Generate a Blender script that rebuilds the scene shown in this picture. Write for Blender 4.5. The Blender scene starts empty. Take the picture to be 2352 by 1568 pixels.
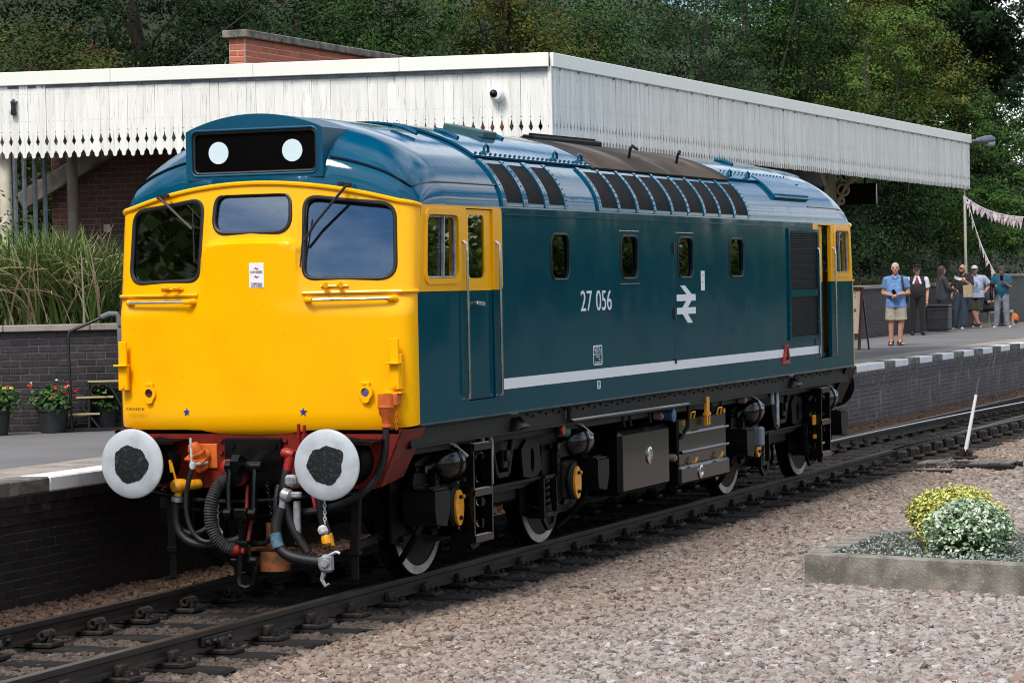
import bpy, bmesh, math, random
import numpy as np
from mathutils import Vector, Matrix, Euler
from mathutils.geometry import tessellate_polygon

random.seed(7)
R = math.radians
scene = bpy.context.scene
COL = scene.collection

# ------------------------------------------------------------------ camera
cam_d = bpy.data.cameras.new('camera')
cam = bpy.data.objects.new('camera', cam_d)
COL.objects.link(cam)
CAM = Vector((-19.4043, -10.1755, 2.4325))
YAW, PITCH, ROLL = 0.379061, -0.020697, -0.020087
_f = Vector((math.cos(PITCH)*math.cos(YAW), math.cos(PITCH)*math.sin(YAW), math.sin(PITCH)))
_r = Vector((math.sin(YAW), -math.cos(YAW), 0.0))
_u = _r.cross(_f)
_r2 = math.cos(ROLL)*_r + math.sin(ROLL)*_u
_u2 = -math.sin(ROLL)*_r + math.cos(ROLL)*_u
cam.matrix_world = Matrix((( _r2.x, _u2.x, -_f.x, CAM.x), (_r2.y, _u2.y, -_f.y, CAM.y), (_r2.z, _u2.z, -_f.z, CAM.z), (0, 0, 0, 1)))
cam_d.sensor_width = 36.0
cam_d.lens = 6342.28/2352.0*36.0
cam_d.clip_start = 0.5
cam_d.clip_end = 2000
scene.camera = cam

# ------------------------------------------------------------------ world, sun, exposure
SUN_EL, SUN_AZ = 53.0, 171.0          # azimuth of the sun seen from the scene, counted from +X
world = bpy.data.worlds.new('World'); scene.world = world; world.use_nodes = True
wn = world.node_tree.nodes; wl = world.node_tree.links
wn.clear()
w_out = wn.new('ShaderNodeOutputWorld'); w_bg = wn.new('ShaderNodeBackground')
sky = wn.new('ShaderNodeTexSky'); sky.sky_type = 'NISHITA'; sky.sun_disc = False
sky.sun_elevation = R(SUN_EL); sky.sun_rotation = R(90 - SUN_AZ)
sky.air_density = 1.0; sky.dust_density = 0.5; sky.ozone_density = 1.5
tc = wn.new('ShaderNodeTexCoord'); sep = wn.new('ShaderNodeSeparateXYZ')
wl.new(tc.outputs['Generated'], sep.inputs[0])
mz = wn.new('ShaderNodeMath'); mz.operation = 'MAXIMUM'; mz.inputs[1].default_value = 0.08
wl.new(sep.outputs['Z'], mz.inputs[0])
dv = wn.new('ShaderNodeVectorMath'); dv.operation = 'DIVIDE'
cmb = wn.new('ShaderNodeCombineXYZ')
for i in range(3): wl.new(mz.outputs[0], cmb.inputs[i])
wl.new(tc.outputs['Generated'], dv.inputs[0]); wl.new(cmb.outputs[0], dv.inputs[1])
cn = wn.new('ShaderNodeTexNoise'); cn.inputs['Scale'].default_value = 0.85; cn.inputs['Detail'].default_value = 7; cn.inputs['Roughness'].default_value = 0.58
cof = wn.new('ShaderNodeVectorMath'); cof.operation = 'ADD'; cof.inputs[1].default_value = (74.0, 38.0, 102.0)
wl.new(dv.outputs[0], cof.inputs[0]); wl.new(cof.outputs[0], cn.inputs['Vector'])
cr = wn.new('ShaderNodeValToRGB')
cr.color_ramp.elements[0].position = 0.40; cr.color_ramp.elements[0].color = (0, 0, 0, 1)
cr.color_ramp.elements[1].position = 0.60; cr.color_ramp.elements[1].color = (1, 1, 1, 1)
wl.new(cn.outputs['Fac'], cr.inputs[0])
cmx = wn.new('ShaderNodeMix'); cmx.data_type = 'RGBA'
cmx.inputs['B'].default_value = (17.5, 18.0, 19.0, 1)
csc = wn.new('ShaderNodeMath'); csc.operation = 'MULTIPLY'; csc.inputs[1].default_value = 0.9
wl.new(cr.outputs[0], csc.inputs[0]); wl.new(csc.outputs[0], cmx.inputs['Factor'])
shs = wn.new('ShaderNodeHueSaturation'); shs.inputs['Saturation'].default_value = 1.5
wl.new(sky.outputs[0], shs.inputs['Color']); wl.new(shs.outputs[0], cmx.inputs['A'])
wl.new(cmx.outputs['Result'], w_bg.inputs['Color'])
w_bg.inputs['Strength'].default_value = 0.095
wl.new(w_bg.outputs[0], w_out.inputs[0])

sun_d = bpy.data.lights.new('sun', 'SUN'); sun_d.energy = 2.9; sun_d.angle = R(18); sun_d.color = (1.0, 0.955, 0.89)
sun = bpy.data.objects.new('sun', sun_d); COL.objects.link(sun)
sdir = Vector((math.cos(R(SUN_EL))*math.cos(R(SUN_AZ)), math.cos(R(SUN_EL))*math.sin(R(SUN_AZ)), math.sin(R(SUN_EL))))
sun.rotation_euler = sdir.to_track_quat('Z', 'Y').to_euler()
sun.location = (-30, -20, 40)

vs = scene.view_settings
vs.view_transform = 'Standard'; vs.look = 'None'; vs.exposure = 0.18; vs.gamma = 1.0
vs.use_curve_mapping = False
scene.cycles.filter_width = 1.05
scene.cycles.max_bounces = 7; scene.cycles.transparent_max_bounces = 12
scene.cycles.caustics_reflective = False; scene.cycles.caustics_refractive = False

# ------------------------------------------------------------------ object helpers
def wm(o):
    m = o.matrix_basis.copy()
    if o.parent: m = wm(o.parent) @ o.matrix_parent_inverse @ m
    return m
def attach(o, parent):
    COL.objects.link(o)
    if parent is not None:
        o.parent = parent
        o.matrix_parent_inverse = wm(parent).inverted()
    return o
def tag(o, label=None, cat=None, group=None, kind=None):
    if label: o['label'] = label
    if cat: o['category'] = cat
    if group: o['group'] = group
    if kind: o['kind'] = kind
    return o
def thing(name, loc, label, cat, group=None):
    e = bpy.data.objects.new(name, None); COL.objects.link(e)
    e.location = loc; e.empty_display_size = 0.2
    return tag(e, label, cat, group)
def place(name, mesh, parent, loc=(0,0,0), rot=(0,0,0), scale=(1,1,1)):
    o = bpy.data.objects.new(name, mesh)
    o.location = loc; o.rotation_euler = rot; o.scale = scale
    return attach(o, parent)
def copy_tree(o, parent=None):
    c = o.copy(); COL.objects.link(c); c.parent = parent
    for ch in o.children: copy_tree(ch, c)
    return c

class MB:
    """collects faces; build() links ONE mesh object"""
    def __init__(s): s.v = []; s.f = []; s.m = []; s.mi = 0
    def add(s, vs, fs):
        o = len(s.v); s.v.extend([tuple(v) for v in vs])
        s.f.extend([tuple(i+o for i in f) for f in fs]); s.m.extend([s.mi]*len(fs)); return s
    def box(s, c, d, rot=None, ch=0.0):
        x, y, z = d[0]/2, d[1]/2, d[2]/2
        ch = min(ch, x*.49, y*.49, z*.49) if ch else 0
        if ch <= 0:
            V = [(-x,-y,-z),(x,-y,-z),(x,y,-z),(-x,y,-z),(-x,-y,z),(x,-y,z),(x,y,z),(-x,y,z)]
            F = [(0,3,2,1),(4,5,6,7),(0,1,5,4),(1,2,6,5),(2,3,7,6),(3,0,4,7)]
        else:
            V = []; idx = {}
            for sx in (-1,1):
                for sy in (-1,1):
                    for sz in (-1,1):
                        for a in range(3):
                            p = [sx*(x-ch), sy*(y-ch), sz*(z-ch)]
                            p[a] = (sx*x, sy*y, sz*z)[a]
                            idx[(sx,sy,sz,a)] = len(V); V.append(tuple(p))
            F = []
            g = lambda sx,sy,sz,a: idx[(sx,sy,sz,a)]
            for q in (-1,1):
                F.append((g(q,-1,-1,0),g(q,1,-1,0),g(q,1,1,0),g(q,-1,1,0)))
                F.append((g(-1,q,-1,1),g(1,q,-1,1),g(1,q,1,1),g(-1,q,1,1)))
                F.append((g(-1,-1,q,2),g(1,-1,q,2),g(1,1,q,2),g(-1,1,q,2)))
            for a in (-1,1):
                for b in (-1,1):
                    F.append((g(a,b,-1,0),g(a,b,1,0),g(a,b,1,1),g(a,b,-1,1)))
                    F.append((g(a,-1,b,0),g(a,1,b,0),g(a,1,b,2),g(a,-1,b,2)))
                    F.append((g(-1,a,b,1),g(1,a,b,1),g(1,a,b,2),g(-1,a,b,2)))
                    for e in (-1,1): F.append((g(a,b,e,0),g(a,b,e,1),g(a,b,e,2)))
        if rot is not None:
            rm = rot if isinstance(rot, Matrix) else Euler(rot).to_matrix()
            V = [rm @ Vector(v) for v in V]
        V = [(v[0]+c[0], v[1]+c[1], v[2]+c[2]) for v in V]
        return s.add(V, F)
    def bar(s, a, b, w, h, ch=0.0, up=(0,0,1)):
        a, b = Vector(a), Vector(b); d = b-a; L = d.length; d.normalize()
        upv = Vector(up)
        if abs(d.dot(upv)) > .98: upv = Vector((0,1,0))
        y = upv.cross(d).normalized(); z = d.cross(y)
        rm = Matrix((d, y, z)).transposed()
        return s.box((a+b)/2, (L, w, h), rm, ch)
    def cyl(s, a, b, r0, r1=None, n=16, caps=True):
        r1 = r0 if r1 is None else r1
        a, b = Vector(a), Vector(b); d = (b-a).normalized()
        t = Vector((0,0,1)) if abs(d.z) < .9 else Vector((1,0,0))
        u = d.cross(t).normalized(); w = d.cross(u)
        V = []
        for p, r in ((a, r0), (b, r1)):
            for i in range(n):
                q = 2*math.pi*i/n
                V.append(p + u*(r*math.cos(q)) + w*(r*math.sin(q)))
        F = [(i, (i+1) % n, n+(i+1) % n, n+i) for i in range(n)]
        if caps: F += [tuple(range(n-1,-1,-1)), tuple(range(n, 2*n))]
        return s.add(V, F)
    def lathe(s, prof, origin, axis, n=32, close=False):
        """prof: (radius, height along axis)"""
        o = Vector(origin); d = Vector(axis).normalized()
        t = Vector((0,0,1)) if abs(d.z) < .9 else Vector((1,0,0))
        u = d.cross(t).normalized(); w = d.cross(u)
        V = []; F = []; m = len(prof)
        for r, h in prof:
            for i in range(n):
                q = 2*math.pi*i/n
                V.append(o + d*h + u*(r*math.cos(q)) + w*(r*math.sin(q)))
        for j in range(m-1 if not close else m):
            k = (j+1) % m
            for i in range(n):
                F.append((j*n+i, j*n+(i+1) % n, k*n+(i+1) % n, k*n+i))
        if not close:
            if prof[0][0] > 1e-4: F.append(tuple(range(n-1,-1,-1)))
            if prof[-1][0] > 1e-4: F.append(tuple(range((m-1)*n, m*n)))
        return s.add(V, F)
    def tube(s, pts, r, n=8, closed=False, caps=True):
        P = [Vector(p) for p in pts]; m = len(P); V = []; F = []
        rr = r if isinstance(r, (list, tuple)) else [r]*m
        prev = None
        for i in range(m):
            if closed: d = P[(i+1) % m]-P[i-1]
            else: d = P[min(i+1, m-1)]-P[max(i-1, 0)]
            d.normalize()
            if prev is None:
                t = Vector((0,0,1)) if abs(d.z) < .9 else Vector((1,0,0))
                u = d.cross(t).normalized()
            else:
                u = prev - d*prev.dot(d)
                u = u.normalized() if u.length > 1e-6 else d.orthogonal().normalized()
            prev = u; w = d.cross(u)
            for k in range(n):
                q = 2*math.pi*k/n
                V.append(P[i] + u*(rr[i]*math.cos(q)) + w*(rr[i]*math.sin(q)))
        for i in range(m if closed else m-1):
            j = (i+1) % m
            for k in range(n):
                F.append((i*n+k, i*n+(k+1) % n, j*n+(k+1) % n, j*n+k))
        if caps and not closed: F += [tuple(range(n-1,-1,-1)), tuple(range((m-1)*n, m*n))]
        return s.add(V, F)
    def plate(s, outer, holes, fn, fn2):
        """flat sheet with holes; fn / fn2 map the 2D outline to the front and back skins"""
        loops = [outer]+list(holes)
        flat = [p for l in loops for p in l]
        tris = tessellate_polygon([[Vector((p[0], p[1], 0)) for p in l] for l in loops])
        n = len(flat)
        V = [fn(*p) for p in flat]+[fn2(*p) for p in flat]
        F = [tuple(t) for t in tris]+[tuple(i+n for i in t[::-1]) for t in tris]
        o = 0
        for l in loops:
            k = len(l)
            for i in range(k):
                a, b = o+i, o+(i+1) % k
                F.append((a, b, b+n, a+n))
            o += k
        return s.add(V, F)
    def grid(s, fn, nu, nv, closeu=False):
        V = [fn(i/nu, j/nv) for j in range(nv+1) for i in range(nu+1)]
        F = [(j*(nu+1)+i, j*(nu+1)+i+1, (j+1)*(nu+1)+i+1, (j+1)*(nu+1)+i) for j in range(nv) for i in range(nu)]
        return s.add(V, F)
    def shell(s, fo, fi, nu, nv):
        """closed thin shell between two grids"""
        n = (nu+1)*(nv+1)
        V = [fo(i/nu, j/nv) for j in range(nv+1) for i in range(nu+1)]+[fi(i/nu, j/nv) for j in range(nv+1) for i in range(nu+1)]
        id_ = lambda i, j: j*(nu+1)+i
        F = []
        for j in range(nv):
            for i in range(nu):
                q = (id_(i,j), id_(i+1,j), id_(i+1,j+1), id_(i,j+1))
                F.append(q); F.append(tuple(k+n for k in q[::-1]))
        for i in range(nu):
            F.append((id_(i+1,0), id_(i,0), id_(i,0)+n, id_(i+1,0)+n)); F.append((id_(i,nv), id_(i+1,nv), id_(i+1,nv)+n, id_(i,nv)+n))
        for j in range(nv):
            F.append((id_(0,j), id_(0,j+1), id_(0,j+1)+n, id_(0,j)+n)); F.append((id_(nu,j+1), id_(nu,j), id_(nu,j)+n, id_(nu,j+1)+n))
        return s.add(V, F)
    def mesh(s, name, mats, smooth=35, recalc=True):
        me = bpy.data.meshes.new(name)
        me.from_pydata(s.v, [], s.f)
        mats = mats if isinstance(mats, (list, tuple)) else [mats]
        for m in mats: me.materials.append(m)
        if len(mats) > 1: me.polygons.foreach_set('material_index', s.m)
        if recalc:
            bm = bmesh.new(); bm.from_mesh(me); bmesh.ops.recalc_face_normals(bm, faces=bm.faces); bm.to_mesh(me); bm.free()
        if smooth:
            me.shade_smooth(); me.set_sharp_from_angle(angle=R(smooth))
        me.update()
        return me
    def build(s, name, mats, parent=None, smooth=35, label=None, recalc=True):
        o = bpy.data.objects.new(name, s.mesh(name, mats, smooth, recalc))
        attach(o, parent)
        if label: o['label'] = label
        return o

def rrect(x0, z0, x1, z1, r, n=6):
    P = []
    for cx, cz, a in ((x1-r, z0+r, -90), (x1-r, z1-r, 0), (x0+r, z1-r, 90), (x0+r, z0+r, 180)):
        for i in range(n+1):
            q = R(a+90*i/n); P.append((cx+r*math.cos(q), cz+r*math.sin(q)))
    return P
def rpoly(pts, r, n=6):
    """polygon with rounded corners"""
    out = []; m = len(pts)
    for i in range(m):
        a, b, c = Vector(pts[i-1]), Vector(pts[i]), Vector(pts[(i+1) % m])
        ri = r[i] if isinstance(r, (list, tuple)) else r
        d1 = (a-b).normalized(); d2 = (c-b).normalized()
        ang = d1.angle(d2); t = ri/math.tan(ang/2)
        p1, p2 = b+d1*t, b+d2*t
        for k in range(n+1):
            u = k/n; q = (1-u)**2*p1 + 2*u*(1-u)*b + u*u*p2
            out.append((q.x, q.y))
    return out
def fast_mesh(name, V, F4, mats, mat_idx=None):
    """numpy quads -> mesh"""
    me = bpy.data.meshes.new(name)
    nv, nf = len(V), len(F4); k = F4.shape[1]
    me.vertices.add(nv); me.vertices.foreach_set('co', V.astype(np.float32).ravel())
    me.loops.add(nf*k); me.loops.foreach_set('vertex_index', F4.astype(np.int32).ravel())
    me.polygons.add(nf); me.polygons.foreach_set('loop_start', np.arange(0, nf*k, k, dtype=np.int32))
    try: me.polygons.foreach_set('loop_total', np.full(nf, k, dtype=np.int32))
    except Exception: pass
    for m in (mats if isinstance(mats, (list, tuple)) else [mats]): me.materials.append(m)
    if mat_idx is not None: me.polygons.foreach_set('material_index', mat_idx.astype(np.int32))
    me.update(calc_edges=True); me.validate()
    return me

# ------------------------------------------------------------------ materials
def mat(name, col, rough=.6, metal=0., spec=.5, coat=0., col2=None, nscale=0, nlo=.4, nhi=.6, bscale=0, bstr=0., bdist=.01,
        rnd=0., isl=False, stretch=(1,1,1), col3=None, n3=0, n3lo=.55, n3hi=.65, detail=5, coords='World', sheen=0, subs=0):
    m = bpy.data.materials.new(name); m.use_nodes = True
    nt = m.node_tree; N = nt.nodes; L = nt.links
    b = N['Principled BSDF']
    b.inputs['Roughness'].default_value = rough; b.inputs['Metallic'].default_value = metal
    b.inputs['Specular IOR Level'].default_value = spec
    b.inputs['Coat Weight'].default_value = coat; b.inputs['Coat Roughness'].default_value = .04
    if sheen: b.inputs['Sheen Weight'].default_value = sheen
    b.inputs['Base Color'].default_value = (*col, 1)
    tcn = N.new('ShaderNodeTexCoord'); mp = N.new('ShaderNodeMapping'); mp.inputs['Scale'].default_value = stretch
    if coords == 'World':
        gp = N.new('ShaderNodeNewGeometry'); L.new(gp.outputs['Position'], mp.inputs[0])
    else: L.new(tcn.outputs[coords], mp.inputs[0])
    out = None
    def noise(sc):
        n = N.new('ShaderNodeTexNoise'); n.inputs['Scale'].default_value = sc; n.inputs['Detail'].default_value = detail
        L.new(mp.outputs[0], n.inputs['Vector']); return n
    def ramp(sock, lo, hi):
        r = N.new('ShaderNodeMapRange'); r.inputs['From Min'].default_value = lo; r.inputs['From Max'].default_value = hi
        L.new(sock, r.inputs['Value']); return r.outputs[0]
    if col2 is not None:
        if nscale: fac = ramp(noise(nscale).outputs['Fac'], nlo, nhi)
        else:
            g = N.new('ShaderNodeNewGeometry') if isl else N.new('ShaderNodeObjectInfo')
            fac = g.outputs['Random Per Island'] if isl else g.outputs['Random']
        mx = N.new('ShaderNodeMix'); mx.data_type = 'RGBA'
        mx.inputs['A'].default_value = (*col, 1); mx.inputs['B'].default_value = (*col2, 1)
        L.new(fac, mx.inputs['Factor']); out = mx.outputs['Result']
    if col3 is not None:
        mx = N.new('ShaderNodeMix'); mx.data_type = 'RGBA'
        mx.inputs['A'].default_value = (*col, 1); mx.inputs['B'].default_value = (*col3, 1)
        if out: L.new(out, mx.inputs['A'])
        L.new(ramp(noise(n3).outputs['Fac'], n3lo, n3hi), mx.inputs['Factor']); out = mx.outputs['Result']
    if rnd:
        oi = N.new('ShaderNodeObjectInfo'); ad = N.new('ShaderNodeMath'); ad.operation = 'ADD'
        L.new(oi.outputs['Random'], ad.inputs[0]); src = ad.outputs[0]; ad.inputs[1].default_value = 0
        if isl:
            g = N.new('ShaderNodeNewGeometry'); L.new(g.outputs['Random Per Island'], ad.inputs[1])
        fr = N.new('ShaderNodeMath'); fr.operation = 'FRACT'; L.new(src, fr.inputs[0])
        rg = N.new('ShaderNodeMapRange'); rg.inputs['To Min'].default_value = 1-rnd; rg.inputs['To Max'].default_value = 1+rnd
        L.new(fr.outputs[0], rg.inputs['Value'])
        hs = N.new('ShaderNodeHueSaturation'); hs.inputs['Color'].default_value = (*col, 1)
        if out: L.new(out, hs.inputs['Color'])
        L.new(rg.outputs[0], hs.inputs['Value']); out = hs.outputs[0]
    if out: L.new(out, b.inputs['Base Color'])
    if bscale:
        bp = N.new('ShaderNodeBump'); bp.inputs['Strength'].default_value = bstr; bp.inputs['Distance'].default_value = bdist
        L.new(noise(bscale).outputs['Fac'], bp.inputs['Height']); L.new(bp.outputs[0], b.inputs['Normal'])
    return m
def glass(name, tint=(.75,.82,.85), refl=.06):
    m = bpy.data.materials.new(name); m.use_nodes = True; nt = m.node_tree; N = nt.nodes; L = nt.links; N.clear()
    o = N.new('ShaderNodeOutputMaterial'); mx = N.new('ShaderNodeMixShader'); t = N.new('ShaderNodeBsdfTransparent'); g = N.new('ShaderNodeBsdfGlossy')
    t.inputs[0].default_value = (*tint, 1); g.inputs['Roughness'].default_value = .01; g.inputs['Color'].default_value = (1,1,1,1)
    f = N.new('ShaderNodeFresnel'); f.inputs['IOR'].default_value = 1.52
    a = N.new('ShaderNodeMath'); a.operation = 'ADD'; a.use_clamp = True; a.inputs[1].default_value = refl
    L.new(f.outputs[0], a.inputs[0]); L.new(a.outputs[0], mx.inputs[0]); L.new(t.outputs[0], mx.inputs[1]); L.new(g.outputs[0], mx.inputs[2]); L.new(mx.outputs[0], o.inputs[0])
    return m

M = {}
M['yellow'] = mat('loco_yellow', (.95,.45,.0005), .20, spec=.28, coat=0, col2=(.90,.405,.0008), nscale=2.6, nlo=.45, nhi=.75, bscale=1.8, bstr=.14, bdist=.02, col3=(.60,.24,.002), n3=34, n3lo=.69, n3hi=.80, stretch=(1,1,.6))
M['blue'] = mat('loco_blue', (.0002,.052,.082), .06, spec=.30, coat=0, col2=(.0004,.060,.088), nscale=.9, bscale=1.25, bstr=.5, bdist=.030, stretch=(1,1,.55), detail=1.0)
M['roofblue'] = mat('loco_roof_blue', (.0003,.060,.118), .07, spec=.34, coat=0, col2=(.001,.072,.13), nscale=2.5, bscale=1.9, bstr=.16, bdist=.02)
M['blueflat'] = mat('headcode_box_blue', (.0006,.058,.110), .38, spec=.3, col2=(.001,.064,.118), nscale=3)
M['black'] = mat('gloss_black', (.0022,.002,.002), .2, spec=.32, coat=.1, col2=(.0045,.004,.0035), nscale=6, bscale=25, bstr=.05)
M['under'] = mat('underframe_black', (.0018,.0017,.0016), .5, spec=.16, col2=(.0042,.0037,.0033), nscale=4, bscale=30, bstr=.1)
M['solebar'] = mat('solebar_brown_black', (.0065,.0058,.0045), .55, spec=.2, col2=(.0095,.008,.0065), nscale=3, bscale=30, bstr=.1)
M['rubber'] = mat('black_rubber', (.008,.008,.009), .5, bscale=40, bstr=.1)
M['hose'] = mat('hose_rubber', (.006,.006,.0065), .5, spec=.35, col2=(.012,.012,.0125), nscale=14, bscale=60, bstr=.3)
M['ribhose'] = mat('ribbed_hose', (.012,.0115,.011), .7, spec=.3, col2=(.032,.029,.026), nscale=20, bscale=50, bstr=.6)
M['red'] = mat('beam_red', (.18,.014,.007), .45, spec=.25, col2=(.12,.010,.006), nscale=5, bscale=14, bstr=.08)
M['redbright'] = mat('fitting_red', (.33,.012,.012), .38, col2=(.22,.01,.01), nscale=20)
M['orange'] = mat('fitting_orange', (.60,.13,.018), .42, col2=(.48,.09,.014), nscale=12, bscale=30, bstr=.1)
M['orangedirty'] = mat('dirty_orange', (.24,.07,.015), .6, col2=(.09,.035,.015), nscale=12)
M['white'] = mat('white_paint', (.80,.80,.80), .4, col2=(.72,.72,.72), nscale=5)
M['silver'] = mat('silver_paint', (.36,.37,.38), .4, metal=.3, col2=(.24,.245,.25), nscale=18)
M['steel'] = mat('bright_steel', (.62,.60,.57), .22, metal=1., col2=(.5,.48,.45), nscale=20)
M['chalk'] = mat('chalky_white_metal', (.55,.56,.52), .7, col2=(.35,.36,.33), nscale=30)
M['yellowtrim'] = mat('trim_yellow', (.80,.34,.006), .4, col2=(.62,.25,.006), nscale=25, coat=.2)
M['interior'] = mat('cab_interior_grey', (.30,.36,.36), .7, col2=(.26,.32,.33), nscale=3)
M['interdark'] = mat('cab_interior_dark', (.02,.022,.022), .8)
M['disc'] = mat('headcode_white', (.62,.74,.78), .35, col2=(.66,.77,.80), nscale=4)
M['hcblack'] = mat('headcode_black', (.003,.0028,.003), .10, spec=.3)
M['grille'] = mat('roof_grille_mesh', (.0055,.0045,.0042), .8, spec=.2, col2=(.011,.009,.008), nscale=9, bscale=160, bstr=.6)
M['exhaust'] = mat('sooty_roof_panel', (.075,.054,.039), .85, spec=.2, col2=(.009,.008,.0075), nscale=.6, nlo=.40, nhi=.58, col3=(.20,.185,.16), n3=1.7, n3lo=.58, n3hi=.82, stretch=(1.0,.45,.45), bscale=20, bstr=.2)
M['glass'] = glass('window_glass', (.74,.82,.86), .14)
M['glassdark'] = glass('engine_room_glass', (.30,.34,.33), .02)
M['lens'] = mat('lamp_lens', (.10,.09,.22), .08, coat=1)
M['lensred'] = mat('lamp_lens_red', (.06,.008,.01), .08, coat=1)
M['badge'] = mat('badge_white', (.78,.79,.80), .45)
M['signred'] = mat('sign_red', (.70,.03,.02), .5)
M['signink'] = mat('sign_ink', (.20,.10,.16), .6)
M['starblue'] = mat('star_blue', (.006,.03,.34), .4)
M['ink'] = mat('black_ink', (.015,.013,.01), .6)
M['bufface'] = mat('buffer_pale_grey', (.44,.47,.49), .42, col2=(.37,.40,.42), nscale=7, col3=(.52,.54,.55), n3=3)
M['grease'] = mat('buffer_grease', (.010,.010,.011), .38, col2=(.05,.052,.055), nscale=38, nlo=.55, nhi=.75, bscale=45, bstr=.8, bdist=.004)
M['rimwhite'] = mat('dirty_white_rim', (.50,.48,.45), .65, col2=(.33,.31,.28), nscale=9, col3=(.12,.11,.10), n3=50, n3lo=.62, n3hi=.75)
# ------------------------------------------------------------------ setting materials
M['ground'] = mat('ground_earth', (.045,.050,.024), .95, col2=(.030,.036,.018), nscale=3, bscale=30, bstr=.6, bdist=.02)
M['asphalt'] = mat('platform_asphalt', (.125,.118,.115), .9, col2=(.17,.16,.155), nscale=.8, nlo=.35, nhi=.7, col3=(.22,.21,.20), n3=90, n3lo=.58, n3hi=.72, bscale=120, bstr=.35, bdist=.005)
M['concrete'] = mat('weathered_concrete', (.34,.29,.24), .88, col2=(.20,.17,.145), nscale=2.6, nlo=.38, nhi=.66, col3=(.45,.41,.36), n3=40, n3lo=.60, n3hi=.75, bscale=70, bstr=.4, bdist=.006, rnd=.08)
M['concretedark'] = mat('dark_concrete_edge', (.22,.19,.16), .9, col2=(.09,.08,.07), nscale=6, col3=(.33,.30,.26), n3=50, n3lo=.60, n3hi=.75, bscale=60, bstr=.5, bdist=.006, rnd=.1)
M['edgewhite'] = mat('painted_white_edge', (.78,.78,.78), .55, col2=(.60,.59,.57), nscale=9, nlo=.52, nhi=.75, bscale=60, bstr=.2)
M['mortarplat'] = mat('pale_limed_mortar', (.30,.275,.28), .95, col2=(.16,.145,.145), nscale=3)
M['bricknear'] = mat('dark_platform_brick', (.014,.0105,.0105), .5, rnd=.35, isl=True, col3=(.060,.053,.054), n3=5, n3lo=.60, n3hi=.85, stretch=(1.4,1,.4), bscale=60, bstr=.2)  # darker brick than the far stretch of the platform face
M['mortarnear'] = mat('dark_platform_mortar', (.040,.035,.034), .95, col2=(.075,.067,.066), nscale=4)
M['brickpurple'] = mat('blue_engineering_brick', (.024,.0185,.021), .55, rnd=.32, isl=True, col3=(.042,.032,.034), n3=14, n3lo=.45, n3hi=.7, bscale=60, bstr=.2)
M['brickplat'] = mat('platform_face_brick', (.052,.034,.039), .5, rnd=.40, isl=True, col3=(.42,.40,.41), n3=4.0, n3lo=.58, n3hi=.80, stretch=(1.6,1,.30), bscale=60, bstr=.2)
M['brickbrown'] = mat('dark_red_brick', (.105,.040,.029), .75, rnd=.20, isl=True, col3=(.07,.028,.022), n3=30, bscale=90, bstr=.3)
M['brickred'] = mat('bright_red_brick', (.50,.135,.07), .85, rnd=.14, isl=True, col3=(.40,.12,.07), n3=40, bscale=120, bstr=.3)
M['mortardark'] = mat('dark_mortar', (.055,.048,.050), .95, col2=(.115,.103,.105), nscale=4, bscale=80, bstr=.3)
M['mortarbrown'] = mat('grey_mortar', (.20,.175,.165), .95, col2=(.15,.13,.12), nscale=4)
M['mortarlight'] = mat('light_mortar', (.50,.42,.36), .95)
M['board'] = mat('painted_white_board', (.84,.815,.755), .6, rnd=.07, col2=(.77,.745,.685), nscale=2, col3=(.36,.34,.30), n3=4.2, n3lo=.575, n3hi=.80, stretch=(9,9,.8), bscale=30, bstr=.12)
M['nail'] = mat('rusty_nail_head', (.12,.10,.085), .8)
M['trim'] = mat('cream_flashing', (.86,.85,.76), .42, col2=(.83,.82,.74), nscale=.6)
M['cream'] = mat('cream_paint', (.62,.55,.43), .5, col2=(.52,.46,.35), nscale=5, bscale=20, bstr=.1)
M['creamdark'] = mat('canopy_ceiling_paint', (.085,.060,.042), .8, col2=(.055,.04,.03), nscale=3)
M['columntan'] = mat('tan_column_paint', (.26,.21,.155), .6, col2=(.20,.16,.12), nscale=5)
M['stringer'] = mat('stained_stair_stringer', (.30,.25,.19), .85, col2=(.17,.14,.105), nscale=5, bscale=30, bstr=.2)
M['galv'] = mat('galvanised_steel', (.12,.135,.16), .5, metal=.4, col2=(.17,.19,.22), nscale=8)
M['lead'] = mat('lead_flashing', (.10,.10,.105), .6, col2=(.2,.2,.2), nscale=8)
M['roofing'] = mat('roof_felt', (.10,.10,.10), .9)
M['rail'] = mat('rail_rust_steel', (.022,.016,.013), .6, spec=.3, col2=(.045,.031,.023), nscale=6, nlo=.42, nhi=.7, bscale=40, bstr=.15, stretch=(.3,1,1))
M['railtop'] = mat('rail_head_running', (.17,.14,.115), .30, metal=.75, col2=(.10,.08,.065), nscale=8, stretch=(.15,2,1))
M['railbright'] = mat('rail_head_polished', (.85,.85,.87), .42, metal=.9)
M['chair'] = mat('oily_cast_iron', (.009,.0078,.007), .6, spec=.25, col2=(.024,.018,.014), nscale=20, bscale=50, bstr=.2)
M['sleeper'] = mat('tarred_timber', (.011,.0095,.0085), .85, spec=.2, col2=(.030,.026,.023), nscale=2.5, nlo=.45, nhi=.75, stretch=(3,.5,1), bscale=14, bstr=.6, bdist=.01, rnd=.25)
M['oldboard'] = mat('grey_weathered_board', (.085,.075,.066), .85, col2=(.16,.145,.13), nscale=6, stretch=(4,.4,1), bscale=20, bstr=.5, rnd=.2)
M['bank'] = mat('shaded_bank_soil', (.035,.033,.02), .95, col2=(.03,.045,.015), nscale=2, bscale=8, bstr=.6, bdist=.05)
M['soil'] = mat('bed_soil', (.06,.045,.032), .95, col2=(.04,.03,.022), nscale=9, bscale=40, bstr=.6)

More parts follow.
